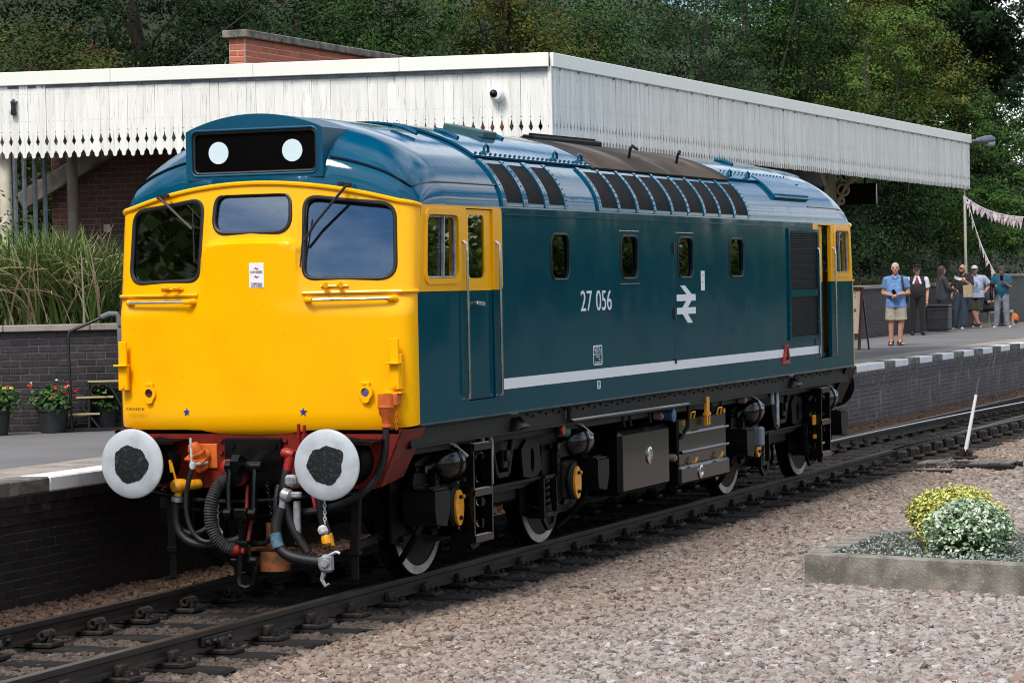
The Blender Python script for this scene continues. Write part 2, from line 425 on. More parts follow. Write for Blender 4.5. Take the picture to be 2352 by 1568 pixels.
# ------------------------------------------------------------------ ground
def gz(x, y):
    """height of the stones"""
    z = -.222
    if y < -1.25: z = -.222+.008*min(1, (-1.25-y)/.25)
    if y < -1.6: z = -.214-.061*min(1, (-1.6-y)/.9)
    if y > 1.15: z = -.222+.125*min(1, (y-1.15)/.5)
    return z
mb = MB()
xs = [-600,-60,-30,-12,60,150,700]; ys = [-700,-60,-20,2.2,60,700]
V = [(x, y, -.33) for y in ys for x in xs]
F = [(j*7+i, j*7+i+1, (j+1)*7+i+1, (j+1)*7+i) for j in range(5) for i in range(6)]
mb.add(V, F)
tag(mb.build('ground', M['ground'], smooth=0), kind='structure')

# ballast: a bed plus scattered stones (geometry nodes)
def edge_y(x): return max(-9.5, -10.1755+.199*(x+19.4)-4.5)
mb = MB(); cols = []
xx = -6.5
while xx < 72: cols.append(xx); xx += .5 if xx < 30 else 1.5
rows = 26
V = []
for x in cols:
    lo = min(edge_y(x), -2.2)
    for j in range(rows+1):
        y = lo+(1.80-lo)*j/rows
        V.append((x, y, gz(x, y)+random.uniform(-.012,.012)))
F = [(i*(rows+1)+j, (i+1)*(rows+1)+j, (i+1)*(rows+1)+j+1, i*(rows+1)+j+1) for i in range(len(cols)-1) for j in range(rows)]
mb.add(V, F)
def stone_material(name, inst):
    m = bpy.data.materials.new(name); m.use_nodes = True; N = m.node_tree.nodes; L = m.node_tree.links
    b = N['Principled BSDF']; b.inputs['Roughness'].default_value = .88; b.inputs['Specular IOR Level'].default_value = .25
    oi = N.new('ShaderNodeObjectInfo'); ge = N.new('ShaderNodeNewGeometry')
    pos = oi.outputs['Location'] if inst else ge.outputs['Position']
    rp = N.new('ShaderNodeValToRGB'); e = rp.color_ramp.elements
    stops = [(0,(.105,.086,.076)),(.10,(.21,.172,.148)),(.30,(.300,.250,.216)),(.50,(.312,.272,.245)),(.72,(.370,.325,.291)),(.84,(.24,.207,.184)),(.92,(.27,.180,.137)),(.965,(.50,.475,.45)),(1,(.135,.122,.115))]
    e[0].position, e[0].color = stops[0][0], (*stops[0][1], 1); e[1].position, e[1].color = stops[-1][0], (*stops[-1][1], 1)
    for p_, c_ in stops[1:-1]:
        q = e.new(p_); q.color = (*c_, 1)
    if inst: L.new(oi.outputs['Random'], rp.inputs[0])
    else:
        nz = N.new('ShaderNodeTexNoise'); nz.inputs['Scale'].default_value = 22; L.new(pos, nz.inputs['Vector']); L.new(nz.outputs['Fac'], rp.inputs[0])
    # speckle inside one stone
    nn = N.new('ShaderNodeTexNoise'); nn.inputs['Scale'].default_value = 60; nn.inputs['Detail'].default_value = 3; L.new(ge.outputs['Position'], nn.inputs['Vector'])
    hs = N.new('ShaderNodeHueSaturation'); mr = N.new('ShaderNodeMapRange'); mr.inputs['To Min'].default_value = .7; mr.inputs['To Max'].default_value = 1.25
    L.new(nn.outputs['Fac'], mr.inputs['Value']); L.new(mr.outputs[0], hs.inputs['Value']); L.new(rp.outputs[0], hs.inputs['Color'])
    sp = N.new('ShaderNodeSeparateXYZ'); L.new(pos, sp.inputs[0])
    nb = N.new('ShaderNodeTexNoise'); nb.inputs['Scale'].default_value = 1.1; nb.inputs['Detail'].default_value = 3; L.new(pos, nb.inputs['Vector'])
    def math_(op, a, b_, clamp=False):
        n = N.new('ShaderNodeMath'); n.operation = op; n.use_clamp = clamp
        for i, s_ in enumerate((a, b_)):
            if isinstance(s_, (int, float)): n.inputs[i].default_value = s_
            else: L.new(s_, n.inputs[i])
        return n.outputs[0]
    wob = math_('MULTIPLY', math_('SUBTRACT', nb.outputs['Fac'], .5), .9)
    # brown weathered band beside the sleepers
    yb = math_('ADD', sp.outputs['Y'], wob)
    brown = N.new('ShaderNodeMapRange'); brown.inputs['From Min'].default_value = -3.6; brown.inputs['From Max'].default_value = -1.4; L.new(yb, brown.inputs['Value'])
    mx1 = N.new('ShaderNodeMix'); mx1.data_type = 'RGBA'; mx1.blend_type = 'MULTIPLY'; mx1.inputs['B'].default_value = (.74,.60,.48,1)
    L.new(math_('MULTIPLY', brown.outputs[0], .75), mx1.inputs['Factor']); L.new(hs.outputs[0], mx1.inputs['A'])
    # oil and brake dust in the four foot and along the sleeper ends
    ya = math_('ADD', math_('ABSOLUTE', math_('ADD', sp.outputs['Y'], .10), 0), math_('MULTIPLY', wob, .35))
    oil = N.new('ShaderNodeMapRange'); oil.inputs['From Min'].default_value = 1.38; oil.inputs['From Max'].default_value = 1.12; L.new(ya, oil.inputs['Value'])
    far = N.new('ShaderNodeMapRange'); far.inputs['From Min'].default_value = -2.5; far.inputs['From Max'].default_value = 2.0; far.inputs['To Min'].default_value = .72; far.inputs['To Max'].default_value = 1.0
    L.new(math_('ADD', sp.outputs['X'], math_('MULTIPLY', wob, 6.0)), far.inputs['Value'])
    mx2 = N.new('ShaderNodeMix'); mx2.data_type = 'RGBA'; mx2.inputs['B'].default_value = (.020,.017,.016,1)
    L.new(math_('MULTIPLY', math_('MULTIPLY', oil.outputs[0], far.outputs[0]), .93), mx2.inputs['Factor']); L.new(mx1.outputs['Result'], mx2.inputs['A'])
    # dirty stones heaped against the platform foot
    pf = N.new('ShaderNodeMapRange'); pf.inputs['From Min'].default_value = .95; pf.inputs['From Max'].default_value = 1.25; L.new(sp.outputs['Y'], pf.inputs['Value'])
    mx3 = N.new('ShaderNodeMix'); mx3.data_type = 'RGBA'; mx3.blend_type = 'MULTIPLY'; mx3.inputs['B'].default_value = (.42,.34,.30,1)
    L.new(pf.outputs[0], mx3.inputs['Factor']); L.new(mx2.outputs['Result'], mx3.inputs['A'])
    if inst: L.new(mx3.outputs['Result'], b.inputs['Base Color'])
    else:          # fines between the stones, darkened so the gaps read as deep shade
        mx4 = N.new('ShaderNodeMix'); mx4.data_type = 'RGBA'; mx4.blend_type = 'MULTIPLY'; mx4.inputs['Factor'].default_value = 1; mx4.inputs['B'].default_value = (.36,.34,.33,1)
        L.new(mx3.outputs['Result'], mx4.inputs['A']); L.new(mx4.outputs['Result'], b.inputs['Base Color'])
    bp = N.new('ShaderNodeBump'); bp.inputs['Strength'].default_value = .35; bp.inputs['Distance'].default_value = .006
    L.new(nn.outputs['Fac'], bp.inputs['Height']); L.new(bp.outputs[0], b.inputs['Normal'])
    return m
M['stone'] = stone_material('ballast_stone', True)
M['stonebed'] = stone_material('ballast_bed', False)
ballast = mb.build('ballast', M['stonebed'], smooth=0)
tag(ballast, 'loose pinkish and oily ballast stones round the track', 'ballast', kind='stuff')
def ballast_nodes(density):
    g = bpy.data.node_groups.new('ballast_scatter', 'GeometryNodeTree')
    g.interface.new_socket('Geometry', in_out='INPUT', socket_type='NodeSocketGeometry')
    g.interface.new_socket('Geometry', in_out='OUTPUT', socket_type='NodeSocketGeometry')
    N = g.nodes; L = g.links
    gi = N.new('NodeGroupInput'); go = N.new('NodeGroupOutput')
    dist = N.new('GeometryNodeDistributePointsOnFaces'); dist.inputs['Density'].default_value = density; dist.inputs['Seed'].default_value = 3
    L.new(gi.outputs[0], dist.inputs['Mesh'])
    join = N.new('GeometryNodeJoinGeometry')
    for k in range(7):
        ico = N.new('GeometryNodeMeshIcoSphere'); ico.inputs['Radius'].default_value = 1; ico.inputs['Subdivisions'].default_value = 1 if k < 5 else 2
        posn = N.new('GeometryNodeInputPosition'); sc = N.new('ShaderNodeVectorMath'); sc.operation = 'ADD'; sc.inputs[1].default_value = (k*7.3, k*3.1, -k*5.7)
        L.new(posn.outputs[0], sc.inputs[0])
        vo = N.new('ShaderNodeTexVoronoi'); vo.inputs['Scale'].default_value = 1.35; vo.distance = 'CHEBYCHEV'; L.new(sc.outputs[0], vo.inputs['Vector'])
        mr = N.new('ShaderNodeMapRange'); mr.inputs['To Min'].default_value = .50; mr.inputs['To Max'].default_value = 1.55; L.new(vo.outputs['Distance'], mr.inputs['Value'])
        mu = N.new('ShaderNodeVectorMath'); mu.operation = 'SCALE'; L.new(posn.outputs[0], mu.inputs[0]); L.new(mr.outputs[0], mu.inputs['Scale'])
        fl = N.new('ShaderNodeVectorMath'); fl.operation = 'MULTIPLY'; fl.inputs[1].default_value = (1.25, .80+.05*k, .60+.04*k); L.new(mu.outputs[0], fl.inputs[0])
        sp = N.new('GeometryNodeSetPosition'); L.new(ico.outputs[0], sp.inputs['Geometry']); L.new(fl.outputs[0], sp.inputs['Position'])
        sm = N.new('GeometryNodeSetMaterial'); sm.inputs['Material'].default_value = M['stone']; L.new(sp.outputs[0], sm.inputs[0])
        ti = N.new('GeometryNodeGeometryToInstance'); L.new(sm.outputs[0], ti.inputs[0]); L.new(ti.outputs[0], join.inputs[0])
    inst = N.new('GeometryNodeInstanceOnPoints'); inst.inputs['Pick Instance'].default_value = True
    L.new(dist.outputs['Points'], inst.inputs['Points']); L.new(join.outputs[0], inst.inputs['Instance'])
    rr = N.new('FunctionNodeRandomValue'); rr.data_type = 'FLOAT_VECTOR'; rr.inputs[0].default_value = (-.5,-.5,0); rr.inputs[1].default_value = (.5,.5,6.28)
    L.new(rr.outputs[0], inst.inputs['Rotation'])
    rs = N.new('FunctionNodeRandomValue'); rs.data_type = 'FLOAT'
    rs.inputs[2].default_value = 0.0; rs.inputs[3].default_value = 1.0; rs.inputs['Seed'].default_value = 5
    pw = N.new('ShaderNodeMath'); pw.operation = 'POWER'; pw.inputs[1].default_value = 2.0; L.new(rs.outputs[1], pw.inputs[0])
    ms = N.new('ShaderNodeMapRange'); ms.inputs['To Min'].default_value = .016; ms.inputs['To Max'].default_value = .043; L.new(pw.outputs[0], ms.inputs['Value'])
    L.new(ms.outputs[0], inst.inputs['Scale'])
    j2 = N.new('GeometryNodeJoinGeometry'); L.new(gi.outputs[0], j2.inputs[0]); L.new(inst.outputs[0], j2.inputs[0])
    L.new(j2.outputs[0], go.inputs[0])
    return g
md = ballast.modifiers.new('scatter', 'NODES'); md.node_group = ballast_nodes(760)

# ------------------------------------------------------------------ track
RAILP = [(-.035,0,0),(.035,0,1),(.036,-.010,1),(.035,-.040,0),(.011,-.052,0),(.010,-.112,0),(.034,-.126,0),(.034,-.148,0),
         (-.034,-.148,0),(-.034,-.126,0),(-.010,-.112,0),(-.011,-.052,0),(-.035,-.040,0),(-.036,-.010,1)]
def rail_mesh(path, top):
    mb = MB(); n = len(RAILP); V = []
    for i, (x, y) in enumerate(path):
        a = path[max(0, i-1)]; b = path[min(len(path)-1, i+1)]
        d = Vector((b[0]-a[0], b[1]-a[1])).normalized(); nx, ny = -d.y, d.x
        for (o, h, _) in RAILP: V.append((x+nx*o, y+ny*o, h))
    for i in range(len(path)-1):
        for k in range(n):
            mb.mi = 1 if k == 0 else 0
            mb.add([], []); mb.f.append((i*n+k, i*n+(k+1) % n, (i+1)*n+(k+1) % n, (i+1)*n+k)); mb.m.append(mb.mi)
    mb.mi = 0
    mb.v = V
    mb.f += [tuple(range(n-1,-1,-1)), tuple(range((len(path)-1)*n, len(path)*n))]; mb.m += [0, 0]
    return mb
track = thing('railway_track', (0, 0, -.19), 'bullhead railway track on black timber sleepers under the locomotive', 'railway track')
rails = []
for s in (-1, 1):
    o = rail_mesh([(-14, s*.7525), (18, s*.7525), (72, s*.7525)], 0).build('rail', [M['rail'], M['railtop']], track, smooth=0)
    rails.append(o)
# chair: base, jaws, coiled spring key, bolts
mb = MB()
mb.box((0,0,-.168), (.20,.40,.040), ch=.01)
mb.box((0,.062,-.120), (.11,.05,.075), ch=.012); mb.box((0,-.068,-.112), (.11,.06,.085), ch=.012)
P = [(-.075+.15*i/36, .105+.032*math.cos(i*.9), -.100+.032*math.sin(i*.9)) for i in range(37)]
mb.tube(P, .012, 6)
for bx, by in ((-.06,-.155),(.06,-.155),(.05,.165)):
    mb.cyl((bx,by,-.150), (bx,by,-.128), .026, n=6); mb.cyl((bx,by,-.128), (bx,by,-.105), .017, n=8)
chair_me = mb.mesh('rail_chair', M['chair'], smooth=40)
def sleeper_mesh(L, k):
    rg = random.Random(k); mb = MB()
    mb.box((0,0,0), (.25,L,.13), ch=.014)
    mb.v = [(x+rg.uniform(-.008,.008), y+rg.uniform(-.03,.03), z+rg.uniform(-.005,.005)) for x, y, z in mb.v]
    return mb.mesh('sleeper', M['sleeper'], smooth=0)
SLM = [sleeper_mesh(2.6, k) for k in range(4)]
rg = random.Random(11)
x = -6.1; k = 0
def add_sleeper(parent, x, yc, mesh, ys, rot=0):
    s = place('sleeper', mesh, parent, (x+rg.uniform(-.02,.02), yc+rg.uniform(-.04,.04), -.255), (0,0,rot+rg.uniform(-.015,.015)))
    for yy in ys:
        place('rail_chair', chair_me, s, (x, yy, 0), (0,0,0 if yy < yc else math.pi))
    return s
while x < 17.0:
    add_sleeper(track, x, 0, SLM[k % 4], (-.7525, .7525)); x += .735; k += 1
# fishplates
for fx, fy, s in ((-1.72,-.7525,-1), (-2.3,.7525,-1), (21.5,.7525,-1)):
    mb = MB(); mb.box((fx, fy+s*.032, -.082), (.46,.026,.066), ch=.008); mb.box((fx, fy-s*.032, -.082), (.46,.026,.066), ch=.008)
    for i in range(4): mb.cyl((fx-.17+.113*i, fy+s*.04, -.085), (fx-.17+.113*i, fy+s*.075, -.085), .021, n=6)
    mb.build('fishplate', M['chair'], track, smooth=30)

turn = thing('diverging_track', (17.4, 0, -.19), 'diverging points track with polished rail curving right beyond the locomotive', 'railway track')
off = lambda x: -.0021*max(0, x-18.5)**2
path = lambda s: [(x, s*.7525+off(x)-(.05 if x > 18.6 else .045)*0) for x in [18.6+.9*i for i in range(38)]]
pf_ = [(x, y-.074) for x, y in path(1)]; pn_ = path(-1)
rail_mesh(pf_, 1).build('rail', [M['rail'], M['railbright']], turn, smooth=0)
rail_mesh(pn_, 0).build('rail', [M['rail'], M['railtop']], turn, smooth=0)
x = 17.35; k = 0
SLT = {}
while x < 46:
    o_ = off(x); L = round(2.7-o_*.9+(.55 if 17.2 < x < 19.2 else 0), 1)
    if L not in SLT: SLT[L] = sleeper_mesh(L, int(L*10))
    yc = 1.32-L/2
    ysr = [-.7525, .7525]
    if o_ < -.16: ysr += [-.7525+o_, .7525-.074+o_]
    s = add_sleeper(turn, x, yc, SLT[L], ysr); x += .73; k += 1
# slide chairs standing proud outside the near rail
mb = MB(); mb.box((0,0,0), (.17,.12,.16), ch=.025); mb.box((0,-.07,-.05), (.22,.12,.05), ch=.012)
blk = mb.mesh('slide_chair', M['chair'], smooth=0)
for i in range(14):
    x = 18.8+.73*i; place('slide_chair', blk, turn, (x, -.7525+min(0, off(x))-.10, -.10))

lev = thing('point_lever', (19.69,-1.55,-.19), 'white hand lever tilted on its iron base beside the points', 'point lever')
b0 = Vector((19.69,-1.55,-.14)); b1 = b0+Vector((.03,-.17,.86)); b2 = b0+Vector((.037,-.21,1.10))
mb = MB(); mb.cyl(b0+(b1-b0)*.06, b1, .030, .022, 12); mb.build('lever_arm', M['white'], lev)
mb = MB(); mb.cyl(b1, b2, .009, .008, 8); mb.build('lever_tip', M['galv'], lev)
mb = MB(); mb.box((19.69,-1.55,-.175), (.42,.30,.04), ch=.01); mb.box((19.69,-1.53,-.11), (.16,.06,.13), ch=.015); mb.box((19.69,-1.60,-.11), (.16,.04,.11), ch=.015)
mb.cyl((19.6,-1.65,-.16), (19.6,-1.65,-.10), .03, n=6); mb.cyl((19.8,-1.42,-.16), (19.8,-1.42,-.10), .03, n=6)
mb.build('lever_base', M['chair'], lev)
wlk = thing('lever_walkway', (18.9,-1.85,-.25), 'grey weathered boards laid on two timbers round the white lever', 'boardwalk')
for (y0, y1, x) in ((-.9,-1.8,18.42), (-1.83,-2.52,18.36), (-1.2,-2.5,19.0)):
    mb = MB(); mb.box((x, (y0+y1)/2, -.262), (.26, abs(y1-y0), .15), ch=.015); mb.build('timber', M['sleeper'], wlk, smooth=0)
for i in range(9):
    y = -1.22-.145*i
    if 2 < i < 5: continue
    mb = MB(); mb.box((18.75, y, -.178+random.uniform(-.006,.006)), (.62,.132,.028), ch=.005, rot=(0, 0, random.uniform(-.03,.03))); mb.build('board', M['oldboard'], wlk, smooth=0)

# ------------------------------------------------------------------ brick walls
def brick_wall(parent, p0, u, L, z0, rows, bl, bh, mb_mat, mo_mat, depth=.1, joint=.010, near=lambda x, y, z: True, cap=300, steps=None, name='brick'):
    """bricks of one wall face: p0 start, u direction along it; the outward normal is u turned by -90 degrees"""
    u = Vector((u[0], u[1])).normalized(); n = Vector((u.y, -u.x))
    ang = math.atan2(u.y, u.x)
    cand = []
    for r in range(rows):
        st = steps(r) if steps else 0.0
        s = -(bl/2 if r % 2 else 0)
        while s < L-.02:
            a, b = max(s, 0), min(s+bl, L)
            if b-a > .06:
                c = Vector(p0)+u*((a+b)/2)+n*(st-depth/2)
                cand.append((c.x, c.y, z0+bh*(r+.5), b-a-joint))
            s += bl
    keep = [c for c in cand if near(*c[:3])]
    keep.sort(key=lambda c: (c[0]-CAM.x)**2+(c[1]-CAM.y)**2)
    keep = set(keep[:cap]); rest = MB(); cache = {}
    for c in cand:
        w = round(c[3], 3)
        if c in keep:
            if w not in cache:
                q = MB(); q.box((0,0,0), (w, depth, bh-joint), ch=.005); cache[w] = q.mesh(name, mb_mat, smooth=0)
            place(name, cache[w], parent, (c[0]+n.x*random.uniform(-.002,.002), c[1]+n.y*random.uniform(-.002,.002), c[2]), (0,0,ang))
        else:
            rest.box((c[0], c[1], c[2]), (w, depth, bh-joint), rot=(0,0,ang))
    if rest.v:
        o = rest.build('brickwork', mb_mat, parent, smooth=0, recalc=False); o['kind'] = 'stuff'
    # mortar backing, recessed
    q = MB()
    if steps:
        for r in range(rows):
            c = Vector(p0)+u*(L/2)+n*(steps(r)-.004-depth/2)
            q.box((c.x, c.y, z0+bh*(r+.5)), (L, depth, bh+.001*(r % 2)), rot=(0,0,ang))
    else:
        c = Vector(p0)+u*(L/2)+n*(-.005-depth/2)
        q.box((c.x, c.y, z0+bh*rows/2), (L, depth, bh*rows), rot=(0,0,ang))
    q.build('mortar', mo_mat, parent, smooth=0)

# ------------------------------------------------------------------ platform
PY, PZ = 1.71, .937
plat = MB()
plat.box((34, PY+.11+6.5/1, .55-.01), (92, 13-.0, .80-.06))
plat_o = plat.build('platform', M['mortardark'], smooth=0); tag(plat_o, kind='structure')
mb = MB(); xs_ = [-12+4*i for i in range(24)]
mb.add([(x, y, PZ-.006) for x in (-12, 80) for y in (2.66, 15)], [(0,2,3,1)]); mb.build('asphalt_paving', M['asphalt'], plat_o, smooth=0)
# painted edge stones
whites = [(.16,2.1),(4.0,5.9),(7.8,9.7),(11.6,13.5),(15.4,17.3),(19.2,21.1),(22.6,24.5),(26.2,28.13),(28.93,29.91),(30.8,31.82),(32.66,33.64),(34.54,35.46),(36.33,37.27),(38.14,39.05),(40.12,41.1),(42.1,43.1),(44.1,45.1)]
cuts = [-8,-6.1,-4.2,-2.3,-.9]
seg = [(a, b, 0) for a, b in zip(cuts[:-1], cuts[1:])]+[(-.9,.16,0)]
for i, (a, b) in enumerate(whites):
    seg.append((a, b, 1))
    nxt = whites[i+1][0] if i+1 < len(whites) else b+1
    seg.append((b, nxt, 0))
for a, b, w in seg:
    mb = MB(); mb.box(((a+b)/2, PY+.15, PZ-.062), (b-a-.006, .30, .125), ch=.012)
    mb.build('edge_stone', M['edgewhite'] if w else M['concretedark'], plat_o, smooth=0)
x = -8.0
while x < 46:
    mb = MB(); mb.box((x+.45, PY+.301+.325, PZ-.05), (.893,.646,.095), ch=.006); mb.build('coping_slab', M['concrete'], plat_o, smooth=0); x += .9
corb = lambda r: {13:.055, 12:.035, 11:.018}.get(r, 0.0)
brick_wall(plat_o, (-8, PY+.06), (1,0), 22.05, PZ-.125-14*.075, 14, .225, .075, M['bricknear'], M['mortarnear'], near=lambda x, y, z: -4.5 < x < 1.3, cap=170, steps=corb)  # near stretch of the face, in darker brick and mortar
brick_wall(plat_o, (14.055, PY+.06), (1,0), 31.95, PZ-.125-14*.075, 14, .225, .075, M['brickplat'], M['mortarplat'], near=lambda x, y, z: 21 < x < 42 and z > -.05, cap=130, joint=.013, steps=corb)

# ------------------------------------------------------------------ planted bed wall on the platform (left)
bw = thing('planter_wall', (6.6,5.5,PZ), 'dark purple brick planter wall with concrete coping behind the flower pots', 'wall')
ud = Vector((math.sin(R(30)), -math.cos(R(30))))
p0 = Vector((6.47,6.05))-ud*4.68
brick_wall(bw, p0, ud, 7.48, PZ, 14, .205, .0775, M['brickpurple'], M['mortardark'], near=lambda x, y, z: y > 4.5 and y < 6.4, cap=300)
n2 = Vector((ud.y, -ud.x))
for i in range(8):
    c = p0+ud*(.44+.935*i)+n2*(-.10)
    mb = MB(); mb.box((c.x, c.y, PZ+14*.0775+.036), (.927,.30,.072), rot=(0,0,math.atan2(ud.y,ud.x)), ch=.008); mb.build('coping_slab', M['concrete'], bw, smooth=0)
mb = MB(); mb.add([(4.25,10.1,2.0),(7.9,3.7,2.0),(12.55,3.7,2.06),(12.55,12,2.06),(4.25,12,2.0)], [(0,1,2,3,4)])
tag(mb.build('planted_bed', M['soil'], smooth=0), kind='structure')

# ------------------------------------------------------------------ station building under the canopy
sb = thing('station_building', (12.6,6.5,PZ), 'dark red brick station building in the shade under the canopy', 'building')
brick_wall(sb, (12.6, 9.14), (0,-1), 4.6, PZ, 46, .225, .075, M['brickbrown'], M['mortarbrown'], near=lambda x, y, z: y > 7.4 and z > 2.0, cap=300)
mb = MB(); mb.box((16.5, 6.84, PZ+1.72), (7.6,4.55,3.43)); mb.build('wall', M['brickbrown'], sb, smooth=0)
mb = MB(); mb.box((12.62,8.35,4.33), (.10,.02,.02)); mb.build('conduit', M['galv'], sb)
mb = MB(); mb.box((12.585,8.30,3.28), (.02,.10,.10), ch=.005); mb.build('junction_box', M['cream'], sb)
mb = MB(); mb.bar((12.50,9.55,3.66), (12.50,7.3,4.76), .10, .24, ch=.01); mb.build('stair_stringer', M['stringer'], sb)
# red parapet wall
pw = thing('parapet_wall', (12,6,4.9), 'bright red brick parapet with grey coping rising behind the canopy roof', 'wall')
brick_wall(pw, (12.02,5.9), (1,0), 9.0, 4.72, 12, .225, .075, M['brickred'], M['mortarlight'], near=lambda x, y, z: z > 5.0 and x < 18, cap=260)
brick_wall(pw, (11.994,6.125), (0,-1), .222, 4.72, 12, .222, .075, M['brickred'], M['mortarlight'], cap=40)
mb = MB(); mb.box((16.53,6.03,5.17), (8.8,.15,.9)); mb.build('core', M['brickred'], pw, smooth=0)
for i in range(9):
    mb = MB(); mb.box((12.42+1.0*i,6.01,5.675), (.99,.36,.10), ch=.012); mb.build('coping_slab', M['concretedark'], pw, smooth=0)
mb = MB()
mb.grid(lambda u, v: (11.95-.02*math.sin(u*3), 6.13+.42*u*u+.02*v, 5.40-.36*u-.10*v+.02*math.sin(7*u)), 8, 3); mb.build('flashing', M['lead'], pw)

# ------------------------------------------------------------------ canopy
CZ = 5.23
can = thing('station_canopy', (12,4,PZ), 'white boarded platform canopy with scalloped valance behind the locomotive', 'canopy')
c0 = Vector((11.98,1.76)); ce = Vector((10.66,9.10)); cs = Vector((35.40,1.72))
hw = .0585
half = [(.012,0),(.021,.012),(.026,.030),(.028,.050),(.040,.064),(hw,.092),(hw,.150),(.046,.172),(.031,.205),(.046,.240),(hw,.300),(hw,.318),(hw-.007,.322),(hw-.007,.331),(hw,.335),(hw,.93)]
poly = [(a, b) for a, b in half]+[(-a, b) for a, b in half[::-1]]
mb = MB()
n_ = len(poly)
mb.mi = 0
mb.add([(a, -.011, b) for a, b in poly]+[(a, .011, b) for a, b in poly], [tuple(range(n_)), tuple(range(2*n_-1, n_-1, -1))]+[(i, (i+1) % n_, n_+(i+1) % n_, n_+i) for i in range(n_)])
mb.mi = 1
for na, nb in ((-.036,.46),(.034,.465),(-.034,.80),(.036,.805)):
    for ys_ in (-.0118,.0118): mb.add([(na+.0042*math.cos(t), ys_, nb+.0042*math.sin(t)) for t in np.linspace(0, 2*math.pi, 6, endpoint=False)], [tuple(range(6))])
board_me = mb.mesh('valance_board', [M['board'], M['nail']], smooth=0)
def boards(a, b, pitch):
    d = b-a; L = d.length; d.normalize(); ang = math.atan2(d.y, d.x)
    m = int(L/pitch); nn = Vector((d.y, -d.x))
    for i in range(m):
        c = a+d*(pitch*(i+.5)); k = random.uniform(-.0025,.0025)
        place('valance_board', board_me, can, (c.x+nn.x*k, c.y+nn.y*k, 4.142+random.uniform(-.008,.006)), (random.uniform(-.004,.004), random.uniform(-.003,.003), ang+random.uniform(-.02,.02)))
boards(c0+Vector((.03,.02)), ce, .1195)
boards(c0+Vector((.06,0)), cs, .1195)
def fascia(a, b, name, seglen):
    d = b-a; L = d.length; d.normalize(); ang = math.atan2(d.y, d.x); n = Vector((d.y, -d.x))
    if n.dot(Vector((CAM.x, CAM.y))-a) < 0: n = -n
    m = max(1, round(L/seglen)); sl = L/m
    for i in range(m):
        c = a+d*(sl*(i+.5))+n*.022
        q = MB(); q.box((c.x, c.y, CZ-.085), (sl-.004, .05, .17), rot=(0,0,ang), ch=.006)
        q.build(name, M['trim'], can, smooth=0)
    c = a+d*(L/2)+n*.006
    q = MB(); q.box((c.x-n.x*.012, c.y-n.y*.012, CZ-.192), (L-.05, .022, .035), rot=(0,0,ang)); 
    for i in range(int(L/.65)):
        e = a+d*(.3+.65*i)+n*.02
        q.cyl((e.x,e.y,CZ-.178), (e.x,e.y,CZ-.198), .012, n=6)
    q.build('gutter_strip', M['galv'], can, smooth=30)
mb = MB(); mb.box((c0.x+.012, c0.y+.004, 4.60), (.05,.05,.92), rot=(0,0,.09), ch=.006); mb.build('corner_trim', M['board'], can, smooth=0)
fascia(ce, c0-Vector((.02,.0)), 'fascia_trim', 1.9); fascia(c0, cs, 'fascia_trim', 3.0)
mb = MB()
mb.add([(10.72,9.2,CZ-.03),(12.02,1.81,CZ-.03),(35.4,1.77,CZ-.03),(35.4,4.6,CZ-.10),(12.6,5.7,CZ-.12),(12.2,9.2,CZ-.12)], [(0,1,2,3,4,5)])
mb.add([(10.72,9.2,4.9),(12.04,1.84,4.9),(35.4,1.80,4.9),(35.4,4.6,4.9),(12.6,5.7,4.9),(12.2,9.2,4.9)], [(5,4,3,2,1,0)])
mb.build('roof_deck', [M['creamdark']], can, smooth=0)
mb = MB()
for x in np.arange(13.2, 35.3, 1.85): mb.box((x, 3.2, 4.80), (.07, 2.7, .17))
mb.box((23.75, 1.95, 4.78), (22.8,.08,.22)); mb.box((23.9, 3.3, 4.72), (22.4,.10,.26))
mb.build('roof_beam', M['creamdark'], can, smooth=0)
# rear valance of the canopy, seen from inside
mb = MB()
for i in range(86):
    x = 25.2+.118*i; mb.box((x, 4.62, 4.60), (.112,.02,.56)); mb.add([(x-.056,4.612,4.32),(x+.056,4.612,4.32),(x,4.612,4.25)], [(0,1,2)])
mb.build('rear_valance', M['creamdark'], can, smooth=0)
# columns and cast brackets
def column(x, y, z1, name='column', r=.075, mt='cream'):
    q = MB(); q.lathe([(r*1.7,0),(r*1.7,.10),(r*1.15,.14),(r,.22),(r*.92,z1-PZ-.35),(r*1.25,z1-PZ-.33),(r*1.25,z1-PZ-.27),(r*.9,z1-PZ-.25),(r*1.5,z1-PZ-.02),(r*1.5,z1-PZ)], (x,y,PZ), (0,0,1), 20)
    return q.build(name, M[mt], can)
def arc_bracket(x, y, z, d, size, mt):
    q = MB(); d = Vector((d[0], d[1], 0)).normalized()
    pts = [Vector((x,y,z-size))+d*(size*(1-math.cos(t)))+Vector((0,0,size*math.sin(t))) for t in np.linspace(0, math.pi/2, 12)]
    for a, b in zip(pts[:-1], pts[1:]): q.bar(a, b, .05, .06)
    q.bar((x,y,z), Vector((x,y,z))+d*size, .05, .05)
    return q.build('bracket', M[mt], can, smooth=0)
column(12.15,8.55,4.86,mt='columntan'); arc_bracket(12.15,8.55,4.75,(-1,.15),.7,'columntan')
column(10.90,8.79,4.86,r=.085); arc_bracket(10.9,8.79,4.72,(.1,-1),.42,'cream')
for x in (17.5, 30.6): column(x,3.3,4.70)
